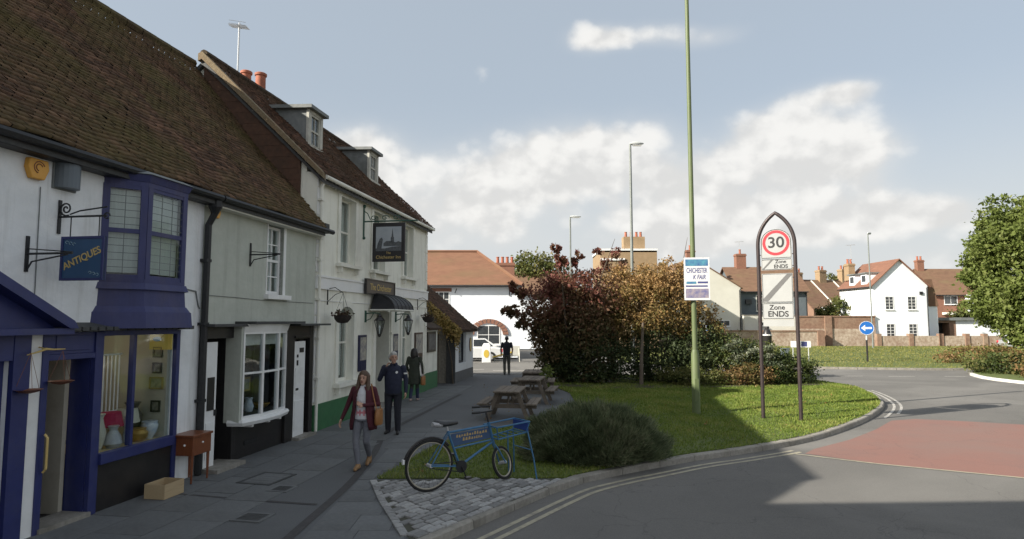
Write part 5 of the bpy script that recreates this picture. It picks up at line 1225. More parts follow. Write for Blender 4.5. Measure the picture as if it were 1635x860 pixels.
# buildings behind the red bush
t, ro = gable_house('tan_brick_house', 'tan brick block with stepped parapets rising behind the autumn bushes', (10.9, 58, 0), 0, 5.2, 6, 9.0, 9.05, TANB, 'lead', 'x', .0, cat='building')
f = MB(); f.box(-2.7, -.12, 8.1, -.4, .0, 8.3); f.box(-2.65, -.1, 9.02, 2.65, 6, 9.2); f.build('coping', 'trim_white', t)
f = MB(); f.box(-.4, .5, 9.2, 1.6, 1.6, 10.4); f.build('chimney', TANB, t)
for x in (-.1, .4, .9, 1.3): f = MB(); f.lathe([(.13, 10.4), (.11, 10.85), (.14, 10.9), (.1, 10.9)], 8, (x, 1.0, 0)); f.build('chimney_pot', 'terracotta', t)
# cream house right of the pole
t, ro = gable_house('cream_house', 'cream gabled house behind the flint wall right of the tall pole', (19.2, 66, 0), 0, 9.8, 9, 6.1, 9.2, FCREAM, ROOF_B, 'y', .15)
f = MB(); f.box(-4.8, -.0, 0, -4.79, .01, .1); f.build('airbrick', 'brickred', t)
fwindow(t, 3.05, 2.0, 1.15, .5, 0, 2, 1); fwindow(t, -.2, 1.8, .9, .6, 0, 2, 1)
chimney(t, ro, .0, 1.2, 8.6, 10.1, .9, .6, 1, 'brickred')
t, ro = gable_house('grey_house', 'blue grey fronted house with brown roof next to the cream gable', (28.0, 67.5, 0), 0, 7.6, 7, 5.9, 8.6, GREYR, ROOF_B, 'x', .3)
fwindow(t, -.9, 3.6, 1.5, 1.6, 0, 3, 2, 'trim_cream')
f = MB(); f.box(-2.9, -.3, 4.3, -2.3, 0, 4.8); f.build('vent_box', 'slate', t)
chimney(t, ro, -2.0, 3.6, 7.6, 10.1, 1.1, .8, 1)
W = thing('cream_wall', 'low cream rendered annex wall beside the cream house', 'wall', (27.0, 65.2, 0)); f = MB(); f.box(-2.9, 0, 0, 2.4, .5, 3.05); f.build('wall', FCREAM, W); f = MB(); f.box(-2.95, -.05, 3.05, 2.45, .55, 3.12); f.build('coping', 'kerb', W)
fwindow(W, -1.0, 2.05, .7, .3, 0, 1, 1)
# long garden walls
FLINT = mat('flint and brick wall', (.24, .165, .115), (.56, .48, .39), .95, ns=3.5, detail=9, bump=.9, bs=7, dirt=(.22, .13, .09), ds=.45, da=.7)
BRK = mat('old brick wall', (.19, .115, .082), (.29, .18, .125), .95, ns=4, bump=.8, bs=9, dirt=(.36, .29, .21), ds=.5, da=.6)
t = thing('flint_wall', 'long low flint and brick garden wall behind the black bollard', 'wall', (20, 63.2, 0)); f = MB(); f.box(-9, 0, -.1, 11.2, .4, 1.42); f.build('wall', FLINT, t); f = MB(); f.box(-9.02, -.06, 1.42, 11.22, .46, 1.56); f.build('coping', BRK, t)
for x in (-3, 1.5, 5.3, 11.0): f = MB(); f.box(x - .35, -.14, -.1, x + .35, .5, 1.5); f.build('pier', BRK, t)
t = thing('brick_wall', 'tall weathered brick wall left of the white house', 'wall', (32.8, 64.2, 0)); f = MB(); f.box(-3.6, 0, 1.7, 4.3, .4, 2.9); f.build('wall', BRK, t); f = MB(); f.box(-3.6, -.03, -.1, 4.3, .4, 1.7); f.build('flint_base', FLINT, t); f = MB(); f.box(-3.65, -.06, 2.9, 4.35, .46, 3.02); f.build('coping', BRK, t)
f = MB(); f.box(-.9, -.16, 0, -.2, .0, 3.0); f.build('pier', BRK, t)
t = thing('garden_wall', 'low brick wall with piers in front of the white house', 'wall', (44, 62.8, 0)); f = MB(); f.box(-7.6, 0, -.1, 7.6, .3, 1.0); f.build('wall', FLINT, t)
for x in (-7.4, -4.2, -1.2, 1.4, 3.2, 7.4): f = MB(); f.box(x - .22, -.08, -.1, x + .22, .38, 1.22); f.build('pier', BRK, t)
# white gabled house
t, ro = gable_house('gabled_house', 'bright white gabled house with four sash windows and orange tiled roof', (39.9, 64.4, 0), 0, 5.7, 6.4, 6.25, 8.9, FWHITE, ROOF_R, 'y', .22)
for x in (-1.15, 1.15):
    for z in (.9, 3.7): fwindow(t, x, z, .75, 1.25, 0, 2, 4)
f = MB(); f.box(2.0, -.12, 5.2, 2.3, 0, 5.5); f.build('lamp', 'dark_iron', t)
for y in (1.6, 3.9):
    f = MB(); f.box(-2.75, y - .55, 6.3, -1.3, y + .55, 7.45); dm = f.build('dormer', FWHITE, t); f = MB(); f.box(-2.95, y - .68, 7.45, -1.2, y + .68, 7.58); f.build('dormer_roof', 'lead', dm)
    f = MB(); f.box(-2.78, y - .35, 6.6, -2.752, y + .35, 7.25); f.build('pane', PANE, dm)
chimney(t, ro, -1.9, 5.9, 7.0, 8.9, .7, 1.0, 2, TANB)
f = MB(); f.box(2.85, .5, 0, 4.1, 3.5, 4.0); f.build('side_wing', FWHITE, t); f = MB(); f.prism([(2.85, .4, 4.0), (4.2, .4, 4.0), (3.6, .4, 6.8), (2.85, .4, 6.8)], (0, 3.2, 0)); f.build('wing_roof', ROOF_B, t)
# garage range with white wall
t = thing('garage_range', 'low flat roofed range with white wall and dark opening right of the white house', 'garage', (48.5, 66, 0))
f = MB(); f.box(-4.4, 0, 0, 5.5, 4, .02); f.box(-4.4, .0, 0, -3.9, 4, 2.55); f.box(-2.6, 0, 0, -1.9, 4, 2.55); f.box(-3.9, 3.8, 0, -2.6, 4, 2.55); f.box(-3.9, 0, 2.3, -2.6, .1, 2.55); f.build('wall', BRK, t)
f = MB(); f.box(-1.9, 0, 0, 2.6, .3, 2.55); f.box(3.5, 0, 0, 5.5, .3, 2.55); f.build('white_wall', FWHITE, t); f = MB(); f.box(-4.6, -.3, 2.55, 5.6, 4.2, 2.85); f.build('roof', 'lead', t)
f = MB(); f.box(-3.85, 1.0, 0, -2.65, 1.08, 2.3); f.build('door', 'black', t)
# brick house on the right
t, ro = gable_house('brick_house', 'red brick house with white windows and brown roof behind the garage range', (60, 82, 0), 0, 9.5, 7, 6.2, 9.6, 'brickred', ROOF_B, 'x', .3)
fwindow(t, -2.6, 4.7, 1.6, 1.0, 0, 2, 1); f = MB(); f.box(-.75, -.5, 3.0, 0, 0, 5.9); f.build('bay', FWHITE, t); f = MB(); f.box(-3.8, -.8, 3.3, -1.2, 0, 3.6); f.build('porch_roof', 'trim_cream', t)
f = MB(); f.prism([(.3, -.6, 0), (4.3, -.6, 0), (4.3, -.6, 5.9), (2.3, -.6, 8.0), (.3, -.6, 5.9)], (0, 1.5, 0)); f.build('gable_bay', 'brickred', t)
fwindow(t, 2.2, 4.3, 1.4, 1.5, -.6, 2, 1); fwindow(t, 2.2, 1.3, 1.4, 1.4, -.6, 2, 1)
f = MB(); f.box(4.3, -.3, 0, 6.0, 1, 5.6); f.build('white_wing', FWHITE, t); chimney(t, ro, -4.2, 3.5, 8.5, 10.8, .9, .7, 2)
t, ro = gable_house('white_cottage', 'white cottage half hidden behind the right hand tree', (64, 74, 0), 0, 7, 6, 4.6, 7.0, FWHITE, ROOF_B, 'x', .3); fwindow(t, 1, 2.6, 1.0, 1.0, 0, 2, 2)
for (x, y, z, lab) in ((38.2, 70.2, 10.0, 'television aerial on the chimney of the white gabled house'), (26.0, 71.2, 10.5, 'television aerial on the chimney of the grey fronted house')):
    t = thing('aerial', lab, 'aerial', (x, y, z - .9)); f = MB(); f.tube([(0, 0, 0), (0, 0, 2.0)], .025, 5); f.build('mast', 'aluminium', t); f = MB(); f.tube([(-.5, 0, 1.9), (.5, 0, 1.95)], .018, 4)
    for i in range(7): f.tube([(-.45 + i * .15, -.25, 1.9 + i * .007), (-.45 + i * .15, .25, 1.9 + i * .007)], .010, 4)
    f.build('elements', 'aluminium', t)
# brown roofs in the gap
t, ro = gable_house('terrace_house', 'brown roofed terrace with pale chimneys between the wall and white house', (42, 79, 0), R(18), 10, 8, 4.2, 7.9, BRK, ROOF_B, 'x', .3)
chimney(t, ro, -3.6, 4, 7.0, 8.8, 1.0, .7, 2, TANB); chimney(t, ro, .2, 4, 7.2, 9.2, 1.1, .8, 2, TANB); chimney(t, ro, 3.9, 4, 7.2, 9.4, 1.0, .8, 2, TANB)
for x in (-1.7, 2.0): f = MB(); f.prism([(x, -.3, 4.15), (x, 4, 8.0), (x, 4, 7.9), (x, -.3, 4.05)], (.18, 0, 0)); f.build('party_verge', 'trim_cream', ro)
for x in (-4, -3.2, -2.4): f = MB(); f.prism([(x, -2.0, 2.6), (x, -.2, 4.2), (x, -.2, 4.1), (x, -2.0, 2.5)], (.2, 0, 0)); f.build('glazing_bar', 'trim_white', t)

# ================================================================== VEGETATION
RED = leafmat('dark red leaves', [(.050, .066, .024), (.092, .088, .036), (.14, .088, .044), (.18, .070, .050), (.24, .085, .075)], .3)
ORA = leafmat('orange green autumn leaves', [(.085, .100, .030), (.19, .15, .05), (.34, .205, .082), (.48, .33, .17)], .3)
DKG = leafmat('dark evergreen leaves', [(.018, .027, .012), (.033, .048, .018), (.054, .075, .027), (.09, .11, .038)], .2)
MIX = leafmat('mixed shrub leaves', [(.022, .032, .012), (.05, .075, .018), (.10, .115, .03), (.16, .14, .05)], .25)
SIL = leafmat('silvery shrub leaves', [(.05, .07, .035), (.10, .125, .07), (.20, .22, .15), (.40, .40, .32)], .25)
LAV = leafmat('grey green needles', [(.052, .072, .036), (.105, .135, .066), (.165, .19, .10), (.23, .225, .14)], .2)
LIME = leafmat('fresh green leaves', [(.065, .09, .02), (.12, .155, .034), (.17, .21, .055), (.22, .235, .08)], .35)
FAR = leafmat('far tree leaves', [(.05, .07, .018), (.09, .11, .03), (.15, .15, .045), (.20, .16, .05)], .3)
HEA = leafmat('rusty heather', [(.07, .085, .022), (.13, .11, .035), (.20, .12, .05), (.24, .15, .075)], .25)
def stems(n, h, spread, r=.05, seed=1, lean=.0):
    g = random.Random(seed); out = []
    for i in range(n):
        a = g.uniform(0, 6.28); d = spread * g.uniform(.3, 1)
        p0 = (g.uniform(-.15, .15), g.uniform(-.15, .15), 0); p1 = (d * .35 * math.cos(a), d * .35 * math.sin(a), h * .4); p2 = (d * math.cos(a) + lean, d * math.sin(a), h * g.uniform(.8, 1))
        out.append(([p0, p1, p2], [r, r * .7, r * .2]))
    return out
# red bush, with long sprays standing out of the top
tr = stems(9, 4.4, 1.9, .07, 3)
for (x, y, z) in ((-.55, -.3, 5.7), (.45, .1, 5.5), (-2.3, -.4, 3.9), (-2.55, -.5, 3.0), (1.95, 0, 5.9), (-.2, .4, 5.2)): tr.append(([(0, 0, .3), (x * .5, y, z * .55), (x, y, z)], [.05, .035, .008]))
bl = [((.2, 0, 2.2), (1.65, 1.5, 1.95), 9000), ((.8, .2, 3.0), (1.7, 1.4, 1.4), 5200), ((-.9, -.2, 3.1), (1.2, 1.1, 1.2), 3000), ((-.75, -.4, 1.7), (.85, .9, 1.3), 3600), ((.1, 0, 3.9), (1.3, 1.1, .75), 2300), ((.5, -.4, 1.2), (1.5, 1.1, 1.2), 5000), ((-1.5, -.3, 2.5), (.5, .5, .6), 900)]
for (x, y, z, n) in ((-.55, -.3, 5.55, 170), (-.45, -.25, 5.2, 240), (-.35, -.2, 4.8, 300), (.42, .1, 5.3, 150), (.4, .1, 4.95, 300), (-2.25, -.4, 3.8, 330), (-2.0, -.4, 3.6, 300), (-2.4, -.5, 3.0, 260), (-2.3, -.5, 2.75, 300), (-2.55, -.45, 2.9, 160), (-.2, .4, 4.9, 240), (-2.0, -.4, 2.3, 240)):
    bl.append(((x, y, z), (.22, .22, .25), n))
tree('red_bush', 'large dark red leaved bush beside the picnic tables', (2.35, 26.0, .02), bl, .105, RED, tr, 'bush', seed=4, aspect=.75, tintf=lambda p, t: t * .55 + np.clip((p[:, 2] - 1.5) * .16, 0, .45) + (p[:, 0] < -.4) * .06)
# orange small tree
tr = stems(7, 4.4, 1.5, .06, 8) + [([(-.75, -1.9, 0), (-.72, -1.85, 1.0), (-.5, -1.2, 2.4)], [.085, .07, .05]), ([(.9, 0, 3.5), (1.5, 0, 5.0), (1.7, 0, 6.0)], [.03, .02, .006])]
bl = [((0, 0, 3.0), (1.75, 1.5, 1.35), 11000), ((-.9, .1, 3.6), (1.3, 1.2, 1.1), 6000), ((1.0, 0, 2.9), (1.35, 1.2, 1.15), 7000), ((.3, 0, 4.1), (1.2, 1.1, .8), 4500), ((2.1, -.1, 2.2), (.9, .9, .8), 2600), ((-1.2, -.2, 2.4), (1.0, .9, .8), 3000), ((.95, 0, 4.5), (.75, .7, .65), 1900), ((2.75, -.2, 2.45), (.35, .4, .75), 600), ((-.6, 0, 4.55), (.8, .7, .45), 900)]
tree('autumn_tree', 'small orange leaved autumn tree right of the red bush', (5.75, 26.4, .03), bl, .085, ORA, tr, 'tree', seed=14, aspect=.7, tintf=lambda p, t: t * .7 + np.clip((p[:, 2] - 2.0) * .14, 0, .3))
for (x, z, n, sd) in ((4.1, 5.6, 330, 1), (4.75, 5.5, 260, 2)):
    pass
tree('red_sapling', 'thin red leaved sapling with bare twigs behind the autumn tree', (4.35, 27.3, .03), [((0, 0, 5.25), (.75, .4, .38), 420), ((-.55, 0, 5.5), (.25, .25, .2), 130), ((.1, 0, 4.6), (.8, .5, .5), 800)], .10, RED, stems(6, 5.7, .8, .04, 31), 'tree', seed=24, tintf=lambda p, t: t * .5 + .5)
# dark evergreens under and behind them
tree('evergreen_shrub', 'dark evergreen shrub at the foot of the red bush', (3.4, 25.3, .03), [((0, 0, .9), (1.6, .8, .95), 7500), ((-1.3, .1, .7), (.7, .6, .8), 2600)], .085, DKG, stems(5, 1.5, .8, .04, 2), 'shrub', seed=6)
tree('evergreen_shrub', 'dark laurel shrub below the autumn tree', (6.0, 25.6, .03), [((0, 0, 1.0), (1.5, .8, 1.05), 7500), ((1.6, .1, 1.2), (1.2, .8, 1.1), 6000)], .09, DKG, stems(5, 1.8, .9, .04, 5), 'shrub', seed=16)
tree('flowering_shrub', 'rounded shrub with silvery flowers behind the zone sign', (9.2, 25.6, .03), [((-.5, 0, 1.0), (1.3, .9, .95), 6500), ((.6, 0, .9), (1.2, .9, .85), 5500), ((1.5, 0, .6), (1.0, .8, .6), 3500)], .08, MIX, stems(6, 1.4, 1.0, .03, 7), 'shrub', seed=26)
tree('silver_shrub', 'pale silvery flower heads on top of the rounded shrub', (9.6, 25.0, .03), [((-.6, -.1, 1.45), (.75, .4, .28), 700), ((.35, -.1, 1.25), (.8, .4, .28), 600), ((-.2, -.4, .9), (1.3, .3, .35), 500)], .075, SIL, stems(8, 1.3, .8, .015, 9), 'shrub', seed=36)
tree('low_shrub', 'low yellowing shrub at the front of the planting bed by the green pole', (6.9, 24.3, .03), [((0, 0, .35), (1.3, .45, .42), 3600)], .07, MIX, stems(4, .5, .8, .02, 11), 'shrub', seed=46, tintf=lambda p, t: t * .6 + .4)
tree('low_shrub', 'low green shrub at the right end of the planting bed', (11.2, 25.3, .03), [((0, 0, .5), (1.1, .8, .6), 4200), ((-1.1, -.4, .4), (.9, .5, .5), 2400)], .075, MIX, stems(4, .7, .8, .02, 13), 'shrub', seed=56, tintf=lambda p, t: t * .7)
tree('low_shrub', 'brownish low shrub between the sign posts and the flower bed', (9.0, 24.4, .03), [((0, 0, .35), (1.2, .4, .45), 3300)], .07, HEA, stems(4, .5, .8, .02, 17), 'shrub', seed=66)
tree('climbing_weed', 'fresh green seedling growing by the far picnic table', (1.15, 21.4, .0), [((0, 0, .55), (.25, .25, .5), 420)], .08, LIME, stems(4, .9, .2, .012, 19), 'plant', seed=76)
# needle leaved mound in front
t = thing('needle_mound', 'dense rounded grey green rosemary mound beside the bicycle', 'shrub', (1.50, 11.85, .02))
g_ = np.random.default_rng(77); n = 70000
th_ = g_.uniform(0, 2 * np.pi, n); ph = np.arccos(g_.uniform(0, 1, n)); bump_ = 1 + .085 * np.sin(th_ * 5 + ph * 6) + .06 * np.sin(th_ * 9 - ph * 8) + .05 * np.sin(th_ * 17 + ph * 21) + np.where(g_.uniform(size=n) > .97, g_.uniform(0, .14, n), 0)
dirn = np.c_[np.sin(ph) * np.cos(th_), np.sin(ph) * np.sin(th_), np.cos(ph)]
rr = g_.uniform(.80, 1.0, n) * bump_
base_ = dirn * rr[:, None] * np.array([1.28, 1.06, .82]); base_[:, 2] += .03
out = dirn + g_.normal(0, .42, (n, 3)) + np.array([0, 0, .55]); out /= np.linalg.norm(out, axis=1)[:, None]
ln = g_.uniform(.05, .15, n)[:, None]; sd = np.cross(out, g_.normal(size=(n, 3))); sd /= np.linalg.norm(sd, axis=1)[:, None]; wd = g_.uniform(.004, .008, n)[:, None]
V = np.stack([base_ - sd * wd, base_ + sd * wd, base_ + out * ln + sd * wd * .4, base_ + out * ln - sd * wd * .4], 1).reshape(-1, 3)
link('crown', npmesh('crown', V, np.arange(4 * n).reshape(n, 4), np.clip(g_.beta(2, 2, n) + .15 * np.sin(th_ * 4), 0, 1)), LAV, t)
f = MB(); f.sphere((0, 0, .0), 1.05, .88, .60, 20, 12); f.build('heart', LAV, t)
mb = MB()
for (p_, r_) in stems(10, .6, .9, .03, 21): mb.tube(p_, r_, 5)
mb.build('trunk', 'bark', t)
# right hand tree and others far away
tr = [([(0, 0, 0), (.1, 0, 1.8), (.0, 0, 4)], [.26, .2, .15])] + [([(0, 0, 1.8 + .3 * i), (1.5 * math.cos(i * 1.3), 1.5 * math.sin(i * 1.3), 4.2 + .4 * i), (2.6 * math.cos(i * 1.3), 2.6 * math.sin(i * 1.3), 6 + .5 * i)], [.12, .08, .03]) for i in range(8)]
bl = [((-.4, 0, 5.6), (3.4, 3.4, 3.9), 15000), ((-.8, -1, 3.6), (3.2, 2.6, 2.0), 7000)]
gq = random.Random(5)
for i in range(64):
    a = gq.uniform(0, 6.28); zz = gq.uniform(1.7, 10.0); rr = 4.3 * math.sqrt(max(.05, 1 - ((zz - 5.0) / 6.2) ** 2)) * gq.uniform(.45, .9)
    bl.append(((rr * math.cos(a), rr * math.sin(a), zz), (1.4, 1.4, 1.1), 1700))
tree('broad_tree', 'tall leafy green tree at the right edge of the roundabout', (36.0, 42.5, 0), bl, .20, LIME, tr, 'tree', seed=86, aspect=.7, shell=.35)
tree('garden_tree', 'green yellow tree behind the white building left of the red bush', (2.3, 60, 0), [((0, 0, 6.5), (2.8, 2.2, 2.5), 5000), ((1.8, 0, 5.5), (2.0, 2, 2.6), 3500), ((-1.2, 0, 6), (1.8, 2, 1.7), 2600)], .26, FAR, [([(0, 0, 0), (0, 0, 3), (0, 0, 6)], [.25, .2, .1])], 'tree', seed=96)
tree('garden_bush', 'round green garden bush above the tall brick wall', (36.5, 70, 0), [((0, 0, 3.4), (2.0, 1.5, 1.5), 3000), ((-1.4, 0, 3.0), (1.4, 1.2, 1.2), 1600)], .22, FAR, [([(0, 0, 0), (0, 0, 3)], [.15, .1])], 'bush', seed=106)
tree('conifer', 'small dark conifer left of the brown roofed terrace', (37.5, 84, 0), [((0, 0, 6.0), (.9, .9, 1.8), 1400), ((0, 0, 3.5), (1.3, 1.3, 2.2), 1600)], .22, DKG, [([(0, 0, 0), (0, 0, 7.4)], [.2, .03])], 'tree', seed=116, tintf=lambda p, t: t * .6 + .4)
tree('garden_tree', 'dark rounded tree behind the terrace chimneys', (46.8, 92, 0), [((0, 0, 8.0), (1.4, 1.3, 1.3), 1500)], .25, FAR, [([(0, 0, 0), (0, 0, 7.4)], [.2, .08])], 'tree', seed=126)
tree('garden_bush', 'green hedge bush between the garage range and the brick house', (52.5, 71.5, 0), [((0, 0, 3.0), (2.6, 1.2, 1.5), 3000), ((2.5, 0, 2.6), (1.6, 1.2, 1.0), 1500)], .24, FAR, [([(0, 0, 0), (0, 0, 2)], [.15, .1])], 'bush', seed=136)
for (x, y, rx, ry, h, lab, sd, mm) in ((28.2, 37.8, 2.7, 1.3, .95, 'rusty brown heather mound on the roundabout grass', 1, HEA), (31.9, 37.0, 2.0, 1.3, .9, 'olive green mound right of the rusty heather', 2, HEA), (23.7, 30.6, 1.4, 1.2, .9, 'green shrub at the tip of the splitter island', 3, MIX), (25.6, 29.8, 2.1, 1.6, 1.05, 'golden brown shrub on the splitter island', 4, HEA), (24.0, 28.0, 1.6, 1.3, .8, 'low brown groundcover shrub at the right edge of the road', 5, HEA)):
    tree('ground_shrub', lab, (x, y, 0), [((0, 0, h * .35), (rx, ry, h * .75), 4200), ((rx * .4, .2, h * .5), (rx * .5, ry * .6, h * .5), 1200)], .11, mm, stems(4, h * .6, rx * .5, .02, sd), 'shrub', 'shrubs on the traffic islands', seed=140 + sd)
# fallen leaves on the lawn edge
g_ = np.random.default_rng(5); X = g_.uniform(-2, 11, 1400); Y = g_.uniform(10.2, 27, 1400); k = inside(g_poly, X, Y); p_ = np.c_[X[k], Y[k], np.full(k.sum(), .055)]
p2 = np.c_[g_.uniform(-1.2, 2.0, 170), g_.uniform(15.5, 25, 170), np.full(170, .008)]
o = leaves('fallen_leaves', np.concatenate([p_[:260], p2]), .05, leafmat('dead leaves', [(.16, .09, .03), (.28, .16, .05), (.36, .26, .12)], .2), None, seed=6); o['kind'] = 'stuff'; o['label'] = 'scattered dead leaves on the lawn and paving'; o['category'] = 'leaves'

# ================================================================== STREET FURNITURE
def lamp_post(label, x, y, h, m, r0=.09, r1=.05, head=True, sleeve=None, rot=0.0, hl=.75, z0=0.0):
    t = thing('street_lamp', label, 'street lamp', (x, y, z0), rot)
    f = MB(); f.tube([(0, 0, 0), (0, 0, h * .5), (0, 0, h)], [r0, (r0 + r1) / 2, r1], 12); f.build('pole', m, t, smooth=True)
    if sleeve: f = MB(); f.lathe([(sleeve[0], 0), (sleeve[0], sleeve[1] - .12), (r0 * 1.05, sleeve[1]), (r0, sleeve[1])], 14); f.build('base_sleeve', m, t, smooth=True); f = MB(); f.box(-.05, -sleeve[0] - .006, .35, .05, -sleeve[0] + .03, .95); f.build('access_door', m, t)
    if head:
        f = MB(); f.tube([(0, 0, h - .02), (.12, 0, h + .04)], r1 * .9, 8); f.build('spigot', m, t)
        f = MB(); rg = [(-.02, .05, .05), (.12, .10, .10), (.4, .13, .12), (hl - .12, .10, .07), (hl, .04, .03)]
        f.loft([[(x_, w * math.cos(a), h + .05 + hh * math.sin(a)) for a in [2 * math.pi * i / 10 for i in range(10)]] for x_, w, hh in rg]); f.build('lamp_head', 'lamp_grey', t, smooth=True)
        f = MB(); f.box(.15, -.08, h - .075, hl - .12, .08, h - .045); f.build('lens', 'trim_white', t)
    return t
px = (4.96, 17.1)
lamp_post('tall pale green lamp post on the grass, carrying the poster', px[0], px[1], 12.3, 'steel_green', .075, .055, True, (.108, 1.72))
lamp_post('tall grey lamp post rising behind the autumn tree', 6.35, 33.0, 11.95, 'steel_grey', .10, .06, hl=.72)
lamp_post('far grey lamp post above the red bush', 5.35, 57, 12.0, 'steel_grey', .10, .07, hl=1.0)
lamp_post('slim grey lamp post in front of the white gabled house', 33.5, 58.5, 10.7, 'steel_grey', .07, .05, hl=.5, rot=.6)
# poster on the pole
t = thing('poster', 'white event poster tied to the green lamp post', 'poster', (px[0] + .06, px[1] - .13, 3.06), R(-6))
f = MB(); f.box(-.34, -.006, 0, .34, .006, 1.16); f.build('board', mat('poster paper', (.68, .68, .70), (.74, .74, .75), .6, ns=4), t)
TEAL = mat('poster teal', (.10, .34, .42), (.05, .12, .30), .6, ns=9); NAVY = mat('poster navy', (.05, .06, .18), (.08, .09, .24), .6, ns=6); PHO = mat('poster photo', (.07, .09, .28), (.45, .38, .36), .6, ns=7)
for (b, m, nm) in (((-.30, .93, .30, 1.11), TEAL, 'banner'), ((-.30, .06, .30, .31), PHO, 'photo'), ((.02, .455, .29, .505), NAVY, 'strip'), ((-.28, .44, -.02, .505), TEAL, 'strip'), ((-.3, .36, .28, .40), NAVY, 'strip')):
    f = MB(); f.box(b[0], -.009, b[1], b[2], -.0065, b[3]); f.build(nm, m, t)
text('CHICHESTER', .19, NAVY, t, frame_mx((0, -.007, .80), (1, 0, 0), (0, 0, 1)), extrude=.001, sx=.50, bold=.003); text('K FAIR', .17, NAVY, t, frame_mx((.06, -.007, .62), (1, 0, 0), (0, 0, 1)), extrude=.001, sx=.68, shear=.25, bold=.003)
f = MB(); f.tube([(-.2, .02, .95), (-.06, .14, .95), (.06, .02, .95)], .006, 4); f.tube([(-.2, .02, .2), (-.06, .14, .2), (.06, .02, .2)], .006, 4); f.build('tie', 'black', t)
# zone sign in its pointed frame
PL, PR_ = Vector((6.42, 16.25, 0)), Vector((7.17, 15.78, 0)); dx = (PR_ - PL); Wd = dx.length; ang = math.atan2(dx.y, dx.x)
t = thing('zone_sign', 'speed limit zone sign in a pointed dark arch frame on the grass', 'road sign', tuple((PL + PR_) / 2), ang)
PS = mat('dark bronze steel', (.040, .030, .030), (.06, .045, .045), .45, metal=.3, ns=5); SG = mat('sign white', (.34, .35, .345), (.39, .40, .395), .5, ns=3); SR = mat('sign red', (.48, .02, .035), (.54, .03, .045), .45); SK = mat('sign black', (.012, .012, .014), (.018, .018, .02), .5); SGREY = mat('sign grey band', (.11, .11, .11), (.135, .135, .135), .5)
hw = Wd / 2; zs = 4.45; apex = 5.28
for sg in (-1, 1): f = MB(); f.tube([(sg * hw, 0, -.05), (sg * hw, 0, zs)], .047, 12); f.build('post', PS, t, smooth=True)
f = MB(); arc = []
rad = (hw * hw + (apex - zs) ** 2) / (2 * hw) ; 
for i in range(13):
    a = math.asin((apex - zs) / rad) * i / 12; arc.append((-hw + rad - rad * math.cos(a), 0, zs + rad * math.sin(a)))
f.tube(arc + [(-x, y, z) for x, y, z in arc[::-1][1:]], .047, 12); f.build('arch', PS, t, smooth=True)
pw = hw - .075
def plate(z0, z1, arch=False):
    f = MB()
    if arch: pts = [(-pw, 0, z0), (pw, 0, z0), (pw, 0, z1 - .32)] + [(pw * math.cos(a), 0, z1 - .32 + .32 * math.sin(a)) for a in [math.pi * i / 14 for i in range(1, 14)]] + [(-pw, 0, z1 - .32)]
    else: pts = [(-pw, 0, z0), (pw, 0, z0), (pw, 0, z1), (-pw, 0, z1)]
    f.prism(pts, (0, -.02, 0)); o = f.build('plate', SG, t)
    g = MB(); c = Vector((0, 0, (z0 + z1) / 2)); inn = [Vector(p) - (Vector(p) - c).normalized() * .0 for p in pts]
    P2 = [(p[0] * .955, -.022, c.z + (p[2] - c.z) * (1 - .03 / (z1 - z0))) for p in pts]; g.tube(P2, .007, 4, closed=True); g.build('border', SK, o)
    return o
zt = 4.86
plate(4.10, zt, True); plate(3.80, 4.085); plate(2.97, 3.71); plate(2.545, 2.955)
f = MB(); f.box(-pw, .001, 2.36, pw, .012, 2.53); f.build('blank_panel', SG, t)
def disc(r0, r1, y, m, nm, cz):
    f = MB(); n = 40
    ri = [(r0 * math.cos(2 * math.pi * i / n), y, cz + r0 * math.sin(2 * math.pi * i / n)) for i in range(n)]; ro_ = [(r1 * math.cos(2 * math.pi * i / n), y, cz + r1 * math.sin(2 * math.pi * i / n)) for i in range(n)]
    f.add(ri + ro_, [(i, (i + 1) % n, n + (i + 1) % n, n + i) for i in range(n)]); f.build(nm, m, t)
disc(.255, .325, -.0235, SR, 'red_ring', 4.50)
text('30', .39, SK, t, frame_mx((0, -.022, 4.50), (1, 0, 0), (0, 0, 1)), extrude=.002, sx=1.05, bold=.006)
text('Zone', .12, SK, t, frame_mx((.10, -.022, 4.01), (1, 0, 0), (0, 0, 1)), extrude=.002, bold=.002); text('ENDS', .135, SK, t, frame_mx((.10, -.022, 3.885), (1, 0, 0), (0, 0, 1)), extrude=.002, bold=.003)
text('Zone', .17, SK, t, frame_mx((-.02, -.022, 2.84), (1, 0, 0), (0, 0, 1)), extrude=.002, bold=.003); text('ENDS', .20, SK, t, frame_mx((0, -.022, 2.67), (1, 0, 0), (0, 0, 1)), extrude=.002, bold=.004)
f = MB(); f.prism([(-pw + .02, -.021, 3.0), (-pw + .14, -.021, 3.0), (pw - .02, -.021, 3.66), (pw - .02, -.021, 3.69), (pw - .13, -.021, 3.69), (-pw + .02, -.021, 3.06)], (0, -.002, 0)); f.build('diagonal_band', SGREY, t)
f = MB(); f.prism([(-pw + .02, -.021, 3.83), (-pw + .07, -.021, 3.83), (-.08, -.021, 4.06), (-.14, -.021, 4.06)], (0, -.002, 0)); f.build('diagonal_band', SGREY, t)
for sg in (-1, 1):
    for z in (4.75, 4.2, 3.9, 3.6, 3.1, 2.62): f = MB(); f.box(sg * (pw + .0), -.015, z - .012, sg * (hw - .03), .02, z + .012); f.build('clamp', PS, t)
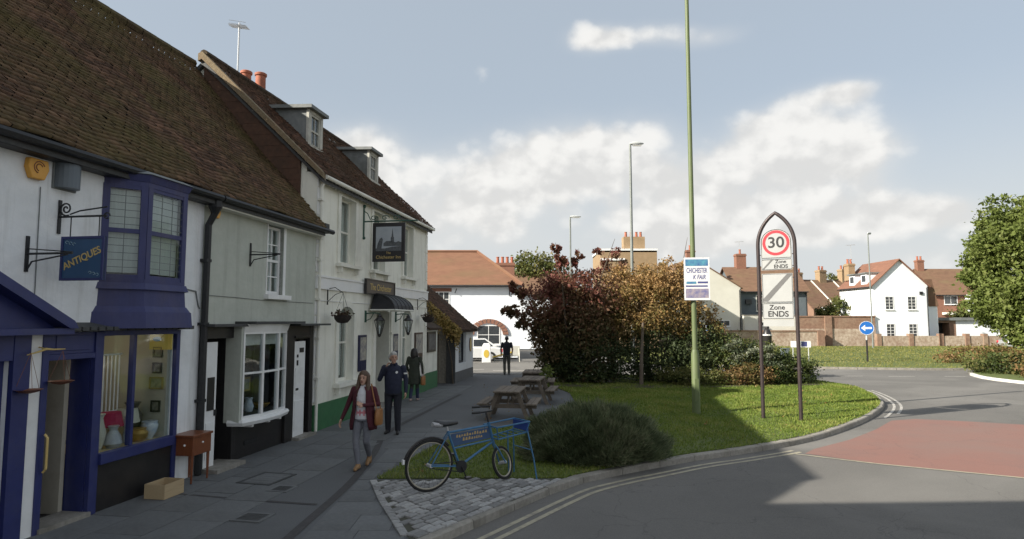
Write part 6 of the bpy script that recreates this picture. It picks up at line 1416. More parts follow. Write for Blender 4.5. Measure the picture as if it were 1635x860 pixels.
# litter: cast bollard on the far island, notice, cabinet, arrow sign
t = thing('cast_bollard', 'tall black cast bollard with white band behind the zone sign', 'bollard', (15.6, 38.5, -.02))
f = MB(); f.lathe([(.30, 0), (.30, .12), (.26, .16), (.26, 1.55), (.28, 1.6), (.27, 1.66), (.18, 1.95), (.12, 2.02), (.13, 2.2), (.10, 2.26), (.0, 2.28)], 14); f.build('body', 'black', t, smooth=True); f = MB(); f.lathe([(.27, 1.62), (.285, 1.63), (.285, 1.70), (.265, 1.70)], 14); f.build('band', 'trim_white', t)
t = thing('notice_sign', 'small white notice board on two posts on the roundabout grass', 'sign', (17.5, 38.2, -.02), R(-6))
f = MB(); f.box(-.58, -.02, .92, .58, .02, 1.30); f.build('board', 'trim_white', t)
for x in (-.45, .45): f = MB(); f.tube([(x, .03, 0), (x, .03, 1.25)], .03, 8); f.build('post', 'lamp_grey', t)
f = MB(); f.box(.02, -.026, .98, .36, -.021, 1.26); f.build('emblem', NAVY, t)
t = thing('utility_box', 'little green grey utility box on the roundabout grass', 'cabinet', (18.6, 43, -.02)); f = MB(); f.box(-.26, -.15, 0, .26, .15, .62); f.build('housing', GREYR, t, bevel=.02); f = MB(); f.box(-.28, -.17, .62, .28, .17, .66); f.build('lid', GREYR, t)
t = thing('arrow_sign', 'round blue sign with white left arrow on a post', 'road sign', (21.9, 38.9, -.02), R(-12))
f = MB(); f.tube([(0, 0, 0), (0, 0, 1.35)], .055, 8); f.build('post', 'black', t); f = MB(); f.tube([(0, 0, 1.35), (0, 0, 2.3)], .05, 8); f.build('upper_post', 'lamp_grey', t)
f = MB(); f.lathe([(.0, 0), (.42, 0), (.42, .03), (.0, .03)], 28); f.v = [(x, -.06 - z, 2.08 + y) for x, y, z in f.v]; f.build('disc', mat('sign blue', (.012, .12, .42), (.02, .14, .48), .45), t)
f = MB(); f.prism([(-.32, -.092, 2.08), (-.08, -.092, 2.27), (-.08, -.092, 2.14), (.30, -.092, 2.14), (.30, -.092, 2.02), (-.08, -.092, 2.02), (-.08, -.092, 1.89)], (0, -.003, 0)); f.build('arrow', 'trim_white', t)
f = MB(); nseg = 28; f.tube([(.41 * math.cos(2 * math.pi * i / nseg), -.092, 2.08 + .41 * math.sin(2 * math.pi * i / nseg)) for i in range(nseg)], .012, 5, closed=True); f.build('rim', 'trim_white', t)
t = thing('keep_left_bollard', 'white traffic bollard with yellow panel in front of the white building', 'traffic bollard', (-1.6, 39.6, -.1))
f = MB(); f.loft([[(x * k, y * k, z) for x, y in ((-.28, -.16), (.28, -.16), (.28, .16), (-.28, .16))] for z, k in ((0, 1), (.7, .95), (1.05, .9), (1.2, .6))]); f.build('body', 'trim_white', t, bevel=.02); f = MB(); f.lathe([(0, 0), (.17, 0), (.17, .01), (0, .01)], 18); f.v = [(x, -.16 - z, .55 + y * 1.5) for x, y, z in f.v]; f.build('panel', mat('bollard yellow', (.55, .38, .05), (.62, .45, .08), .5), t)
t = thing('barrier_board', 'white folding board standing on the far kerb right of the walking man', 'sign board', (.1, 40.2, -.1), .2)
f = MB(); f.box(-.4, -.02, .35, .4, .02, 1.0); f.build('board', 'trim_cream', t)
for x in (-.35, .35):
    for y in (-.2, .2): f = MB(); f.tube([(x, y, 0), (x, 0, .95)], .02, 6); f.build('leg', 'trim_cream', t)
t = thing('traffic_barrier', 'yellow diagonal barrier bar beside the white bollard', 'barrier', (-.5, 40.0, -.1)); f = MB(); f.tube([(-.75, 0, .3), (.5, 0, .62)], .05, 6); f.build('bar', MATS['bollard yellow'], t)
for x, z in ((-.6, .32), (.4, .58)): f = MB(); f.tube([(x, 0, 0), (x, 0, z)], .025, 6); f.build('post', 'steel_grey', t)
t = thing('direction_sign', 'small blue and white sign just right of the green lamp post', 'road sign', (10.55, 33.6, -.1), R(-8))
f = MB(); f.tube([(0, .03, 0), (0, .03, 2.3)], .035, 8); f.build('post', 'steel_grey', t); f = MB(); f.box(-.2, -.02, 1.85, .2, .0, 2.4); f.build('board', 'trim_white', t); f = MB(); f.box(-.17, -.026, 1.9, .17, -.021, 2.12); f.build('blue_panel', mat('sign blue', (.012, .12, .42), (.02, .14, .48), .45), t); f = MB(); f.box(-.17, -.026, 2.26, .17, -.021, 2.36); f.build('blue_panel', MATS['sign blue'], t)
# cars
TY = mat('tyre rubber', (.012, .012, .012), (.02, .02, .02), .85); CG = mat('car glass', (.02, .024, .028), (.04, .045, .05), .08)
def car(label, loc, rot, paint, group=None):
    t = thing('parked_car', label, 'car', loc, rot, group)
    W = .86
    def sec(y, k, pts): return [(x, y, z) for x, z in pts]
    low = [(-2.05, .35), (-2.08, .62), (-1.98, .86), (-1.2, .93), (1.55, .93), (1.98, .84), (2.06, .55), (2.02, .30), (1.62, .22), (-1.7, .22)]
    def shrink(k, dz): return [(x * k, .22 + (z - .22) * dz) for x, z in low]
    f = MB(); f.loft([[(x * .97, -W, z) for x, z in shrink(.97, .93)], [(x, -W + .10, z) for x, z in low], [(x, W - .10, z) for x, z in low], [(x * .97, W, z) for x, z in shrink(.97, .93)]]); bo = f.build('body', paint, t, smooth=False, bevel=.04)
    cab = [(-1.15, .92), (-.55, 1.42), (.95, 1.46), (1.75, .92)]
    f = MB(); f.loft([[(x, -W + .10, .92 if z < 1 else .92) if z < 1 else (x, -W + .22, z) for x, z in cab], [(x, W - .10, z) if z < 1 else (x, W - .22, z) for x, z in cab]]); f.build('cabin', paint, t, bevel=.04)
    for sg in (-1, 1):
        for pts in (((-.98, .97), (-.5, 1.38), (.10, 1.40), (.10, .97)), ((.18, .97), (.18, 1.40), (.9, 1.40), (1.45, .97))):
            f = MB(); f.add([(x, sg * (W - .10 - .12 * (z - .92) / .5 + .012), z) for x, z in pts], [(0, 1, 2, 3)]); f.build('window', CG, t)
    f = MB(); f.add([(-1.13, -.66, .97), (-1.13, .66, .97), (-.60, .58, 1.40), (-.60, -.58, 1.40)], [(0, 1, 2, 3)]); f.v = [(x - .015, y, z + .015) for x, y, z in f.v]; f.build('windscreen', CG, t)
    f = MB(); f.add([(1.73, -.66, .97), (1.73, .66, .97), (1.0, .58, 1.43), (1.0, -.58, 1.43)], [(0, 1, 2, 3)]); f.v = [(x + .02, y, z + .015) for x, y, z in f.v]; f.build('rear_screen', CG, t)
    for x in (-1.3, 1.28):
        for sg in (-1, 1):
            f = MB(); f.lathe([(.16, -.09), (.30, -.10), (.32, -.06), (.32, .06), (.30, .10), (.16, .09)], 18); f.v = [(x + a, sg * (W - .06) + c, .31 + b) for a, b, c in f.v]; w = f.build('wheel', TY, t)
            f = MB(); f.lathe([(.0, -.10), (.18, -.105), (.18, .105), (.0, .10)], 12); f.v = [(x + a, sg * (W - .06) + c, .31 + b) for a, b, c in f.v]; f.build('rim', 'aluminium', w)
    for sg in (-1, 1):
        f = MB(); f.sphere((-1.98, sg * .62, .70), .09, .16, .09); f.build('headlight', 'trim_white', t); f = MB(); f.box(2.0, sg * .72 - .10, .60, 2.055, sg * .72 + .10, .80); f.build('tail_light', SR, t)
    f = MB(); f.box(-2.11, -.6, .3, -2.06, .6, .42); f.build('bumper', 'black', t); return t
CW = mat('white car paint', (.66, .67, .67), (.70, .71, .71), .25, coat=.6); CS = mat('silver car paint', (.42, .43, .44), (.47, .48, .49), .3, metal=.4, coat=.6); CRD = mat('red car paint', (.34, .018, .02), (.40, .025, .028), .25, coat=.6)
car('white parked car in front of the white building', (-2.7, 41.3, -.1), R(4), CW)
car('silver parked car under the right hand tree', (47.0, 57.5, -.1), R(170), CS)
car('red parked car beside the silver one', (49.6, 57.0, -.1), R(95), CRD)
t = thing('white_van', 'white van at the right edge behind the tree', 'van', (48.4, 54.4, -.1), R(100))
f = MB(); f.loft([[(x, y, z) for x, z in ((-2.3, .35), (-2.35, .9), (-2.0, 1.15), (-1.5, 1.95), (2.3, 2.0), (2.35, .35))] for y in (-.95, .95)]); f.build('body', CW, t, bevel=.05)
f = MB(); f.add([(-2.0, -.8, 1.17), (-2.0, .8, 1.17), (-1.52, .75, 1.9), (-1.52, -.75, 1.9)], [(0, 1, 2, 3)]); f.v = [(x - .02, y, z + .02) for x, y, z in f.v]; f.build('windscreen', CG, t)
for x in (-1.5, 1.5):
    for sg in (-1, 1): f = MB(); f.lathe([(.16, -.1), (.33, -.1), (.33, .1), (.16, .1)], 16); f.v = [(x + a, sg * .88 + c, .33 + b) for a, b, c in f.v]; f.build('wheel', TY, t)
# picnic tables
def picnic(label, x, y, rot, k=1.0):
    t = thing('picnic_table', label, 'picnic table', (x, y, .004), rot, 'picnic tables outside the inn'); Lh = .72
    for i in range(4): f = MB(); f.box(-Lh, -.335 + i * .17, .70, Lh, -.335 + i * .17 + .158, .742); f.build('top_plank', 'wood', t, bevel=.006)
    for sg in (-1, 1):
        for j in range(2): f = MB(); y0 = sg * .62 + (j - 1) * .135; f.box(-Lh, y0, .40, Lh, y0 + .125, .44); f.build('seat_plank', 'wood', t, bevel=.006)
    for x_ in (-.50, .50):
        for sg in (-1, 1): f = MB(); f.prism([(x_ - .025, sg * .58, 0), (x_ - .025, sg * .47, 0), (x_ - .025, sg * .20, .70), (x_ - .025, sg * .31, .70)], (.05, 0, 0)); f.build('leg', 'wood', t)
        f = MB(); f.box(x_ + .026, -.74, .30, x_ + .066, .74, .40); f.build('seat_rail', 'wood', t); f = MB(); f.box(x_ + .026, -.33, .60, x_ + .066, .33, .70); f.build('top_rail', 'wood', t)
    for sg in (-1, 1): f = MB(); f.tube([(sg * .45, 0, .38), (sg * .1, 0, .70)], .03, 4); f.build('brace', 'wood', t)
    return t
picnic('weathered wooden picnic table nearest the bicycle', -.05, 16.5, R(82))
picnic('weathered wooden picnic table behind the nearest one', .62, 19.6, R(80))
picnic('weathered picnic table farthest back, beside the red bush', .75, 22.3, R(84))

# ---------------------------------------------------------------- delivery bicycle
bd = Vector((.823, .568, 0)); t = thing('delivery_bicycle', 'old blue delivery bicycle with front carrier frame and small front wheel', 'bicycle', (-1.20, 9.30, .032), math.atan2(bd.y, bd.x)); t.scale = (1.10, 1.05, 1.05)
BB_ = mat('blue bicycle enamel', (.035, .13, .26), (.05, .17, .32), .4, ns=7, dirt=(.04, .09, .15), ds=5, da=.5); RIM = mat('dull chrome rim', (.42, .38, .30), (.5, .46, .38), .4, metal=.5, ns=9)
def wheel(cx, r, steer=0.0, lean=0.0, nsp=28, tr=.019, nm='wheel'):
    Rm = Matrix.Translation((cx, 0, r)) @ Matrix.Rotation(steer, 4, 'Z') @ Matrix.Rotation(lean, 4, 'X')
    c = lambda rr, a, y=0: tuple(Rm @ Vector((rr * math.cos(a), y, rr * math.sin(a))))
    f = MB(); f.tube([c(r - tr, 2 * math.pi * i / 44) for i in range(44)], tr, 8, closed=True); w = f.build(nm, TY, t, smooth=True)
    f = MB(); f.tube([c(r - 2.2 * tr, 2 * math.pi * i / 44) for i in range(44)], tr * .55, 6, closed=True); f.build('rim', RIM, w, smooth=True)
    f = MB()
    for i in range(nsp): f.tube([c(.03, 2 * math.pi * i / nsp + (.5 if i % 2 else -.5), .03 * (1 if i % 4 < 2 else -1)), c(r - 2.4 * tr, 2 * math.pi * i / nsp)], .0016, 3)
    f.build('spokes', 'dark_iron', w); f = MB(); f.tube([c(0, 0, -.06), c(0, 0, .06)], .025, 8); f.build('hub', 'aluminium', w); return w
wheel(0, .355); wheel(1.16, .245, R(25), R(-16), 24, .021)
def bar(nm, pts, r=.015, m=BB_, par=None): f = MB(); f.tube(pts, r, 8); return f.build(nm, m, par or t, smooth=True)
bar('seat_tube', [(.46, 0, .29), (.27, 0, .80)], .017); bar('top_tube', [(.275, 0, .775), (.93, 0, .815)], .016); bar('lower_tube', [(.365, 0, .545), (.985, 0, .60)], .014); bar('down_tube', [(.46, 0, .29), (1.0, 0, .575)], .018)
bar('head_tube', [(.92, 0, .86), (1.01, 0, .53)], .022)
for sg in (-1, 1):
    bar('chain_stay', [(0, sg * .06, .355), (.46, sg * .035, .29)], .010); bar('seat_stay', [(0, sg * .06, .355), (.275, sg * .02, .775)], .009)
    Rm = Matrix.Translation((1.16, 0, .245)) @ Matrix.Rotation(R(25), 4, 'Z'); e_ = Rm @ Vector((0, sg * .06, 0)); bar('fork', [(1.01, sg * .035, .53), (1.06, sg * .05, .46), tuple(e_)], .011)
f = MB(); f.add([(.315, 0, .745), (.925, 0, .78), (.965, 0, .63), (.37, 0, .575)], [(0, 1, 2, 3)]); f.v += [(x, -.006, z) for x, y, z in f.v]; f.f += [(7, 6, 5, 4)]; f.m += [0]; npl = f.build('name_plate', mat('blue plate', (.03, .07, .15), (.045, .09, .19), .5, ns=6), t)
f = MB(); gq = random.Random(3)
for row_, (z0, x0, x1) in enumerate(((.69, .40, .88), (.63, .50, .80))):          # worn gold lettering, no longer readable
    x = x0
    while x < x1:
        w = gq.uniform(.02, .04); h = gq.uniform(.032, .048); zz = z0 + (x - .36) * .06
        for sgn in (-1,): f.prism([(x, -.0075, zz), (x + w, -.0075, zz + gq.uniform(-.008, .008)), (x + w * .8, -.0075, zz + h), (x + w * .2, -.0075, zz + h * gq.uniform(.7, 1))], (0, -.001, 0))
        x += w + .01
f.build('worn_lettering', mat('worn gold paint', (.50, .34, .12), (.38, .28, .13), .6, ns=25), npl)
ca = [(.95, .18, .80), (1.50, .20, .84), (1.50, -.20, .84), (.95, -.18, .80)]; bar('carrier_rim', ca + [ca[0]], .012); lo = [(1.0, .14, .62), (1.46, .17, .68), (1.46, -.17, .68), (1.0, -.14, .62)]; bar('carrier_base', lo + [lo[0]], .011)
for a, b in zip(ca, lo): bar('carrier_strut', [a, b], .009)
for k in range(4): bar('carrier_slat', [(1.08 + k * .1, .15, .64 + .012 * k), (1.08 + k * .1, -.15, .64 + .012 * k)], .007)
f = MB(); f.box(1.47, -.19, .70, 1.485, .19, .83); f.build('carrier_board', mat('bright blue board', (.02, .05, .22), (.03, .07, .28), .4), t)
for sg in (-1, 1): bar('stand_leg', [(1.47, sg * .19, .70), (1.53, sg * .26, .30), (1.56, sg * .30, -.02)], .011)
bar('stand_leg', [(1.36, .17, .66), (1.38, .17, .0)], .010); bar('stand_brace', [(1.52, -.23, .42), (1.52, .23, .42)], .008)
bar('handlebar_stem', [(.925, 0, .85), (.88, 0, 1.0), (.90, 0, 1.02)], .014, 'black')
hb = Matrix.Translation((.90, 0, 1.02)) @ Matrix.Rotation(R(-30), 4, 'Z'); bar('handlebar', [tuple(hb @ Vector(p)) for p in ((-.20, .30, .02), (-.06, .29, .03), (.06, .22, .04), (.05, .08, .01), (0, 0, 0), (.05, -.08, .01), (.06, -.22, .04), (-.06, -.29, .03), (-.20, -.30, .02))], .012, 'black')
for sg in (-1, 1): bar('grip', [tuple(hb @ Vector((-.10, sg * .295, .027))), tuple(hb @ Vector((-.22, sg * .30, .02)))], .018, 'black')
bar('seat_post', [(.27, 0, .80), (.255, 0, .88)], .013, 'aluminium')
f = MB(); f.loft([[(x, w * math.cos(a), .90 + dz + h * math.sin(a)) for a in [2 * math.pi * i / 10 for i in range(10)]] for x, w, h, dz in ((.06, .03, .03, .02), (.10, .10, .045, .02), (.20, .095, .045, .005), (.32, .045, .035, .0), (.42, .02, .022, .0))]); f.build('saddle', 'black', t, smooth=True)
f = MB(); f.loft([[(x, w * math.cos(a), .905 + h * math.sin(a)) for a in [2 * math.pi * i / 10 for i in range(10)]] for x, w, h in ((.04, .05, .03), (.10, .108, .052), (.16, .09, .048))]); f.build('saddle_cover', mat('grey saddle cover', (.36, .36, .37), (.42, .42, .43), .6), t, smooth=True)
f = MB(); f.lathe([(.02, -.02), (.085, -.015), (.085, .015), (.02, .02)], 20); f.v = [(.46 + a, -.05 + c * .4, .29 + b) for a, b, c in f.v]; f.build('chainring', 'dark_iron', t)
bar('crank', [(.46, -.07, .29), (.52, -.075, .14)], .010, 'dark_iron'); bar('crank', [(.46, .07, .29), (.40, .075, .44)], .010, 'dark_iron')
for (x, y, z) in ((.52, -.12, .14), (.40, .12, .44)): f = MB(); f.box(x - .04, y - .04, z - .012, x + .04, y + .04, z + .012); f.build('pedal', 'black', t)
f = MB(); f.tube([(0, -.05, .385), (.46, -.05, .365)], .006, 4); f.tube([(0, -.05, .325), (.46, -.05, .215)], .006, 4); f.build('chain', 'dark_iron', t)
f = MB(); f.tube([(.375 * math.cos(a), 0, .355 + .375 * math.sin(a)) for a in [R(40 + 10 * i) for i in range(14)]], .018, 6); f.build('mudguard', 'black', t); f = MB(); f.box(-.39, -.02, .42, -.365, .02, .48); f.build('reflector', 'trim_white', t)

# ================================================================== PEOPLE
SKIN = mat('skin', (.42, .25, .18), (.48, .29, .21), .6, ns=10); EYE = mat('eye dark', (.02, .015, .012), (.03, .02, .018), .3); LIP = mat('lip', (.30, .10, .09), (.34, .12, .10), .5)
def capsule(mb, pts, rs, n=12, sy=1.0, up=None):
    """closed tapered tube with rounded ends"""
    P_ = [Vector(p) for p in pts]; a = (P_[0] - P_[1]).normalized(); b = (P_[-1] - P_[-2]).normalized()
    pp = [P_[0] + a * rs[0] * .95, P_[0] + a * rs[0] * .6] + P_ + [P_[-1] + b * rs[-1] * .6, P_[-1] + b * rs[-1] * .95]; rr = [rs[0] * .3, rs[0] * .8] + list(rs) + [rs[-1] * .8, rs[-1] * .3]
    mb.tube([tuple(p) for p in pp], rr, n)
def figure(name, label, loc, yaw, prims, mats, extra=None, scale=1.0, voxel=.0085, smooth=3):
    """prims: list of (kind, data, material index). The pieces are fused into one continuous skin, then coloured by the nearest piece"""
    t = thing(name, label, 'person', loc, yaw); t.scale = (scale, scale, scale)
    mb = MB()
    for kind, data, mi in prims:
        if kind == 'cap': capsule(mb, *data)
        else: mb.loft([[(c[0] + rx * math.cos(a), c[1] + ry * math.sin(a), c[2]) for a in [2 * math.pi * i / 20 for i in range(20)]] for c, rx, ry in data])
    me = mb.mesh('body'); tmp = bpy.data.objects.new('tmp', me); col.objects.link(tmp)
    m1 = tmp.modifiers.new('r', 'REMESH'); m1.mode = 'VOXEL'; m1.voxel_size = voxel; m1.adaptivity = 0
    m2 = tmp.modifiers.new('s', 'SMOOTH'); m2.iterations = smooth; m2.factor = .5
    dg = bpy.context.evaluated_depsgraph_get(); dg.update(); nm = bpy.data.meshes.new_from_object(tmp.evaluated_get(dg)); bpy.data.objects.remove(tmp)
    n = len(nm.polygons); c = np.empty(n * 3, np.float32); nm.polygons.foreach_get('center', c); c = c.reshape(-1, 3)
    best = np.full(n, 1e9); idx = np.zeros(n, np.int32)
    for kind, data, mi in prims:
        if kind == 'cap': pts, rs = data[0], data[1]; segs = [(np.array(pts[i]), np.array(pts[i + 1]), rs[i], rs[i + 1]) for i in range(len(pts) - 1)]
        else: segs = [(np.array(data[i][0]), np.array(data[i + 1][0]), min(data[i][1], data[i][2]), min(data[i + 1][1], data[i + 1][2])) for i in range(len(data) - 1)]
        for k, (a, b, ra, rb) in enumerate(segs):
            ab = b - a; tt = np.clip(((c - a) @ ab) / max(ab @ ab, 1e-9), 0, 1); q = a + tt[:, None] * ab; r_ = ra + (rb - ra) * tt
            if kind == 'cap': dd = np.linalg.norm(c - q, axis=1) - r_
            else:
                rx = data[k][1] + (data[k + 1][1] - data[k][1]) * tt; ry = data[k][2] + (data[k + 1][2] - data[k][2]) * tt; v = c - q
                dd = (np.sqrt((v[:, 0] / rx) ** 2 + (v[:, 1] / ry) ** 2 + (v[:, 2] / np.minimum(rx, ry)) ** 2) - 1) * np.minimum(rx, ry)
            m_ = dd < best; best[m_] = dd[m_]; idx[m_] = mi
    if extra is not None: idx = extra(c, idx)
    nm.materials.clear(); link('body', nm, mats, t)
    nm.polygons.foreach_set('material_index', idx.astype(np.int32)); nm.polygons.foreach_set('use_smooth', [True] * n); nm.update(); return t
def cap(pts, rs, mi): return ('cap', (pts, rs), mi)
def lof(rings, mi): return ('loft', rings, mi)
def hand(wrist, direction, side, mi=0, curl=.5, k=1.0):
    """palm, four unequal curled fingers and a thumb from the side of the palm"""
    w = Vector(wrist); d = Vector(direction).normalized(); s = Vector((side, 0, 0)); s = (s - d * s.dot(d)).normalized(); fwd = d.cross(s).normalized()
    if fwd.y < 0: fwd = -fwd
    out = []; across = fwd                                   # a hanging hand: palm faces the thigh, knuckles in a row front to back
    pc = w + d * .045 * k
    for q in (-.024, -.008, .008, .024): out.append(cap([tuple(w + across * q * .7), tuple(w + d * .085 * k + across * q * 1.15)], [.013, .013], mi))
    L_ = (.062, .074, .080, .070)
    for q, l in zip((-.034, -.0115, .0115, .034), L_):
        k0 = w + d * .088 * k + across * q; k1 = k0 + (d * math.cos(curl * .6) - s * math.sin(curl * .6)) * l * .55; k2 = k1 + (d * math.cos(curl * 1.6) - s * math.sin(curl * 1.6)) * l * .45
        out.append(cap([tuple(k0), tuple(k1), tuple(k2)], [.0098, .009, .008], mi))
    b0 = w + d * .025 + across * .028; b1 = b0 + (d * .6 + across * .75 - s * .2).normalized() * .04; b2 = b1 + (d * .9 + across * .2 - s * .3).normalized() * .032
    out.append(cap([tuple(b0), tuple(b1), tuple(b2)], [.014, .0115, .0095], mi)); return out
def head(c, mi=0, k=1.0, yaw=0.0, tilt=0.0):
    """skull, jaw, nose, ears; returns prims and a placement function for the face"""
    Rm = Matrix.Translation(c) @ Matrix.Rotation(yaw, 4, 'Z') @ Matrix.Rotation(tilt, 4, 'X'); q = lambda x, y, z: tuple(Rm @ Vector((x * k, y * k, z * k)))
    P_ = [cap([q(0, -.018, .045), q(0, .008, .05)], [.086 * k, .082 * k], mi), cap([q(0, .012, .0), q(0, .026, -.055)], [.070 * k, .050 * k], mi), cap([q(0, .040, -.075), q(0, .048, -.088)], [.034 * k, .026 * k], mi), cap([q(0, .088, .012), q(0, .106, -.020)], [.009 * k, .014 * k], mi)]
    for s in (-1, 1): P_.append(cap([q(s * .083, -.008, .018), q(s * .086, -.012, -.020)], [.014 * k, .011 * k], mi)); P_.append(cap([q(s * .012, .098, -.024), q(s * .016, .092, -.024)], [.008 * k, .007 * k], mi))
    return P_, q
def face(t, q, k=1.0):
    for s in (-1, 1):
        f = MB(); f.sphere(q(s * .031, .078, .020), .011 * k, .007 * k, .008 * k); f.build('eye', EYE, t)
        f = MB(); f.tube([q(s * .018, .088, .040), q(s * .034, .084, .044), q(s * .048, .073, .038)], .0035 * k, 5); f.build('eyebrow', EYE, t)
    f = MB(); f.tube([q(-.024, .078, -.052), q(0, .088, -.051), q(.024, .078, -.052)], .0055 * k, 5); f.build('mouth', LIP, t)
def hairmesh(t, prims, m, voxel=.010, name='hair', strands=None):
    mb = MB()
    for kind, data, mi in prims:
        if kind == 'cap': capsule(mb, *data)
        else: mb.loft([[(c[0] + rx * math.cos(a), c[1] + ry * math.sin(a), c[2]) for a in [2 * math.pi * i / 16 for i in range(16)]] for c, rx, ry in data])
    me = mb.mesh(name); tmp = bpy.data.objects.new('tmp', me); col.objects.link(tmp); m1 = tmp.modifiers.new('r', 'REMESH'); m1.mode = 'VOXEL'; m1.voxel_size = voxel; m2 = tmp.modifiers.new('s', 'SMOOTH'); m2.iterations = 3
    dg = bpy.context.evaluated_depsgraph_get(); dg.update(); nm = bpy.data.meshes.new_from_object(tmp.evaluated_get(dg)); bpy.data.objects.remove(tmp); nm.polygons.foreach_set('use_smooth', [True] * len(nm.polygons)); nm.materials.clear()
    return link(name, nm, m, t)
def shell(t, name, rings, m, th=.012, n=28, fold=.0):
    """open or closed garment shell: rings = (centre, rx, ry, a0, a1)"""
    mb = MB(); R1 = []
    for j, (c, rx, ry, a0, a1) in enumerate(rings):
        R1.append([(c[0] + (rx + fold * math.sin(i * 1.9 + j * .6) * j / len(rings)) * math.cos(a0 + (a1 - a0) * i / n), c[1] + (ry + fold * math.sin(i * 1.9 + j * .6) * j / len(rings)) * math.sin(a0 + (a1 - a0) * i / n), c[2]) for i in range(n + 1)])
    mb.loft(R1, cap=False, closed=False); o = mb.build(name, m, t, smooth=True); s = o.modifiers.new('solid', 'SOLIDIFY'); s.thickness = th; s.offset = 1; return o
def leg(hip, knee, ankle, toe, mi, shoe, rs=(.088, .058, .04)):
    h, k, a, to = map(Vector, (hip, knee, ankle, toe)); heel = a + (a - to) * .30; heel.z = min(a.z, to.z + .02) - .0
    return [cap([hip, tuple((h + k) / 2), knee], [rs[0], (rs[0] + rs[1]) / 2 + .004, rs[1]], mi), cap([knee, tuple(k + (a - k) * .3), ankle], [rs[1], rs[1] * 1.02, rs[2]], mi), cap([tuple(Vector((heel.x, heel.y, to.z + .012))), tuple((a + to) / 2 - Vector((0, 0, .01))), toe], [.036, .040, .032], shoe), cap([ankle, tuple(Vector((a.x, a.y, to.z + .04)))], [.043, .045], shoe)]
# --- young woman walking towards the camera (she faces local +y)
WINE = mat('wine red knit', (.058, .010, .018), (.085, .016, .025), .9, ns=30, bump=.8, bs=16); TEE = mat('white print shirt', (.60, .60, .63), (.66, .66, .68), .8, ns=8, bump=.7, bs=16); TEEP = mat('pink shirt print', (.55, .16, .20), (.6, .25, .28), .8, ns=20); JEAN = mat('grey jeans', (.13, .135, .16), (.19, .195, .22), .85, ns=10, bump=.8, bs=14); TANS = mat('tan boots', (.26, .15, .07), (.32, .19, .09), .7, ns=9); BRH = mat('long brown hair', (.055, .03, .017), (.095, .055, .03), .55, ns=10, stretch=(18, 18, 1)); TANL = mat('tan leather', (.26, .11, .035), (.33, .15, .05), .5, ns=8)
hd, q = head((0, .015, 1.50), 0, .93, 0, R(6))
A_r = [(.175, -.01, 1.33), (.27, .0, 1.08), (.345, .09, .84)]; A_l = [(-.175, -.01, 1.33), (-.25, -.03, 1.08), (-.07, .16, 1.08)]
pr = hd + [cap([(0, -.01, 1.36), (0, .0, 1.43)], [.050, .047], 0), lof([((0, 0, .80), .165, .115), ((0, 0, .90), .168, .118), ((0, .005, 1.02), .140, .105), ((0, .005, 1.15), .150, .115), ((0, .0, 1.26), .165, .110), ((0, -.008, 1.34), .150, .082), ((0, -.01, 1.385), .075, .055)], 1),
    cap([A_r[0], A_r[1]], [.056, .045], 2), cap([A_r[1], A_r[2]], [.043, .032], 2), cap([A_l[0], A_l[1]], [.056, .045], 2), cap([A_l[1], A_l[2]], [.043, .032], 2)]
pr += hand(A_r[2], (.25, .25, -.9), 1) + hand(A_l[2], (.8, .35, .25), 1, curl=.9)
pr += leg((.085, 0, .84), (.085, .10, .47), (.03, .12, .09), (.03, .25, .035), 3, 4) + leg((-.085, 0, .84), (-.075, .03, .46), (-.03, -.24, .17), (-.03, -.14, .045), 3, 4)
def wx(c, idx):
    m_ = (idx == 1) & (c[:, 1] > .05) & (np.abs(c[:, 0]) < .085) & (c[:, 2] > .90) & (c[:, 2] < 1.0) & (np.sin(c[:, 0] * 90) + np.sin(c[:, 2] * 80 + 1) > -.6); idx[m_] = 5
    m_ = (idx == 1) & (c[:, 2] < .84); idx[m_] = 3
    return idx
wp = G(578, 748)
t = figure('person', 'woman with long brown hair in wine cardigan, white shirt and grey jeans walking', (wp[0], wp[1] + .02, .0), math.pi + R(-8), pr, [SKIN, TEE, WINE, JEAN, TANS, TEEP], wx)
face(t, q, .93)
q2 = lambda *a: q(*a)
hairmesh(t, [cap([q(0, -.03, .06), q(0, -.012, .075)], [.098, .092], 0), cap([q(.07, -.02, .06), q(.088, -.005, -.03), q(.095, .02, -.16), q(.09, .05, -.30)], [.045, .036, .04, .02], 0), cap([q(-.07, -.02, .06), q(-.088, -.005, -.03), q(-.10, .02, -.16), q(-.10, .055, -.32)], [.045, .036, .042, .02], 0), cap([q(0, -.075, .03), q(0, -.085, -.1), q(0, -.09, -.26)], [.08, .085, .06], 0)], BRH)
shell(t, 'cardigan', [((0, -.01, 1.375), .115, .085, R(108), R(432)), ((0, -.005, 1.30), .178, .122, R(116), R(424)), ((0, .0, 1.15), .172, .135, R(118), R(422)), ((0, 0, 1.0), .175, .14, R(118), R(422)), ((0, -.005, .86), .20, .16, R(122), R(418)), ((0, -.01, .74), .215, .18, R(128), R(412)), ((0, -.015, .66), .215, .185, R(134), R(406))], WINE, .012, 30, .02)
bg_ = thing('shoulder_bag', 'tan leather shoulder bag on the walking woman\'s left side', 'bag', t.location, math.pi + R(-8))
f = MB(); f.loft([[(-.27 + .055 * math.cos(a), -.02 + .15 * math.sin(a) * k, z) for a in [2 * math.pi * i / 16 for i in range(16)]] for z, k in ((.74, .8), (.78, 1), (.92, .95), (1.0, .7))]); f.build('body', TANL, bg_, smooth=True); f = MB(); f.tube([(-.27, .09, .98), (-.22, .10, 1.2), (-.14, .02, 1.42), (-.22, -.13, 1.2), (-.27, -.11, .98)], .011, 6); f.build('strap', TANL, bg_, smooth=True)
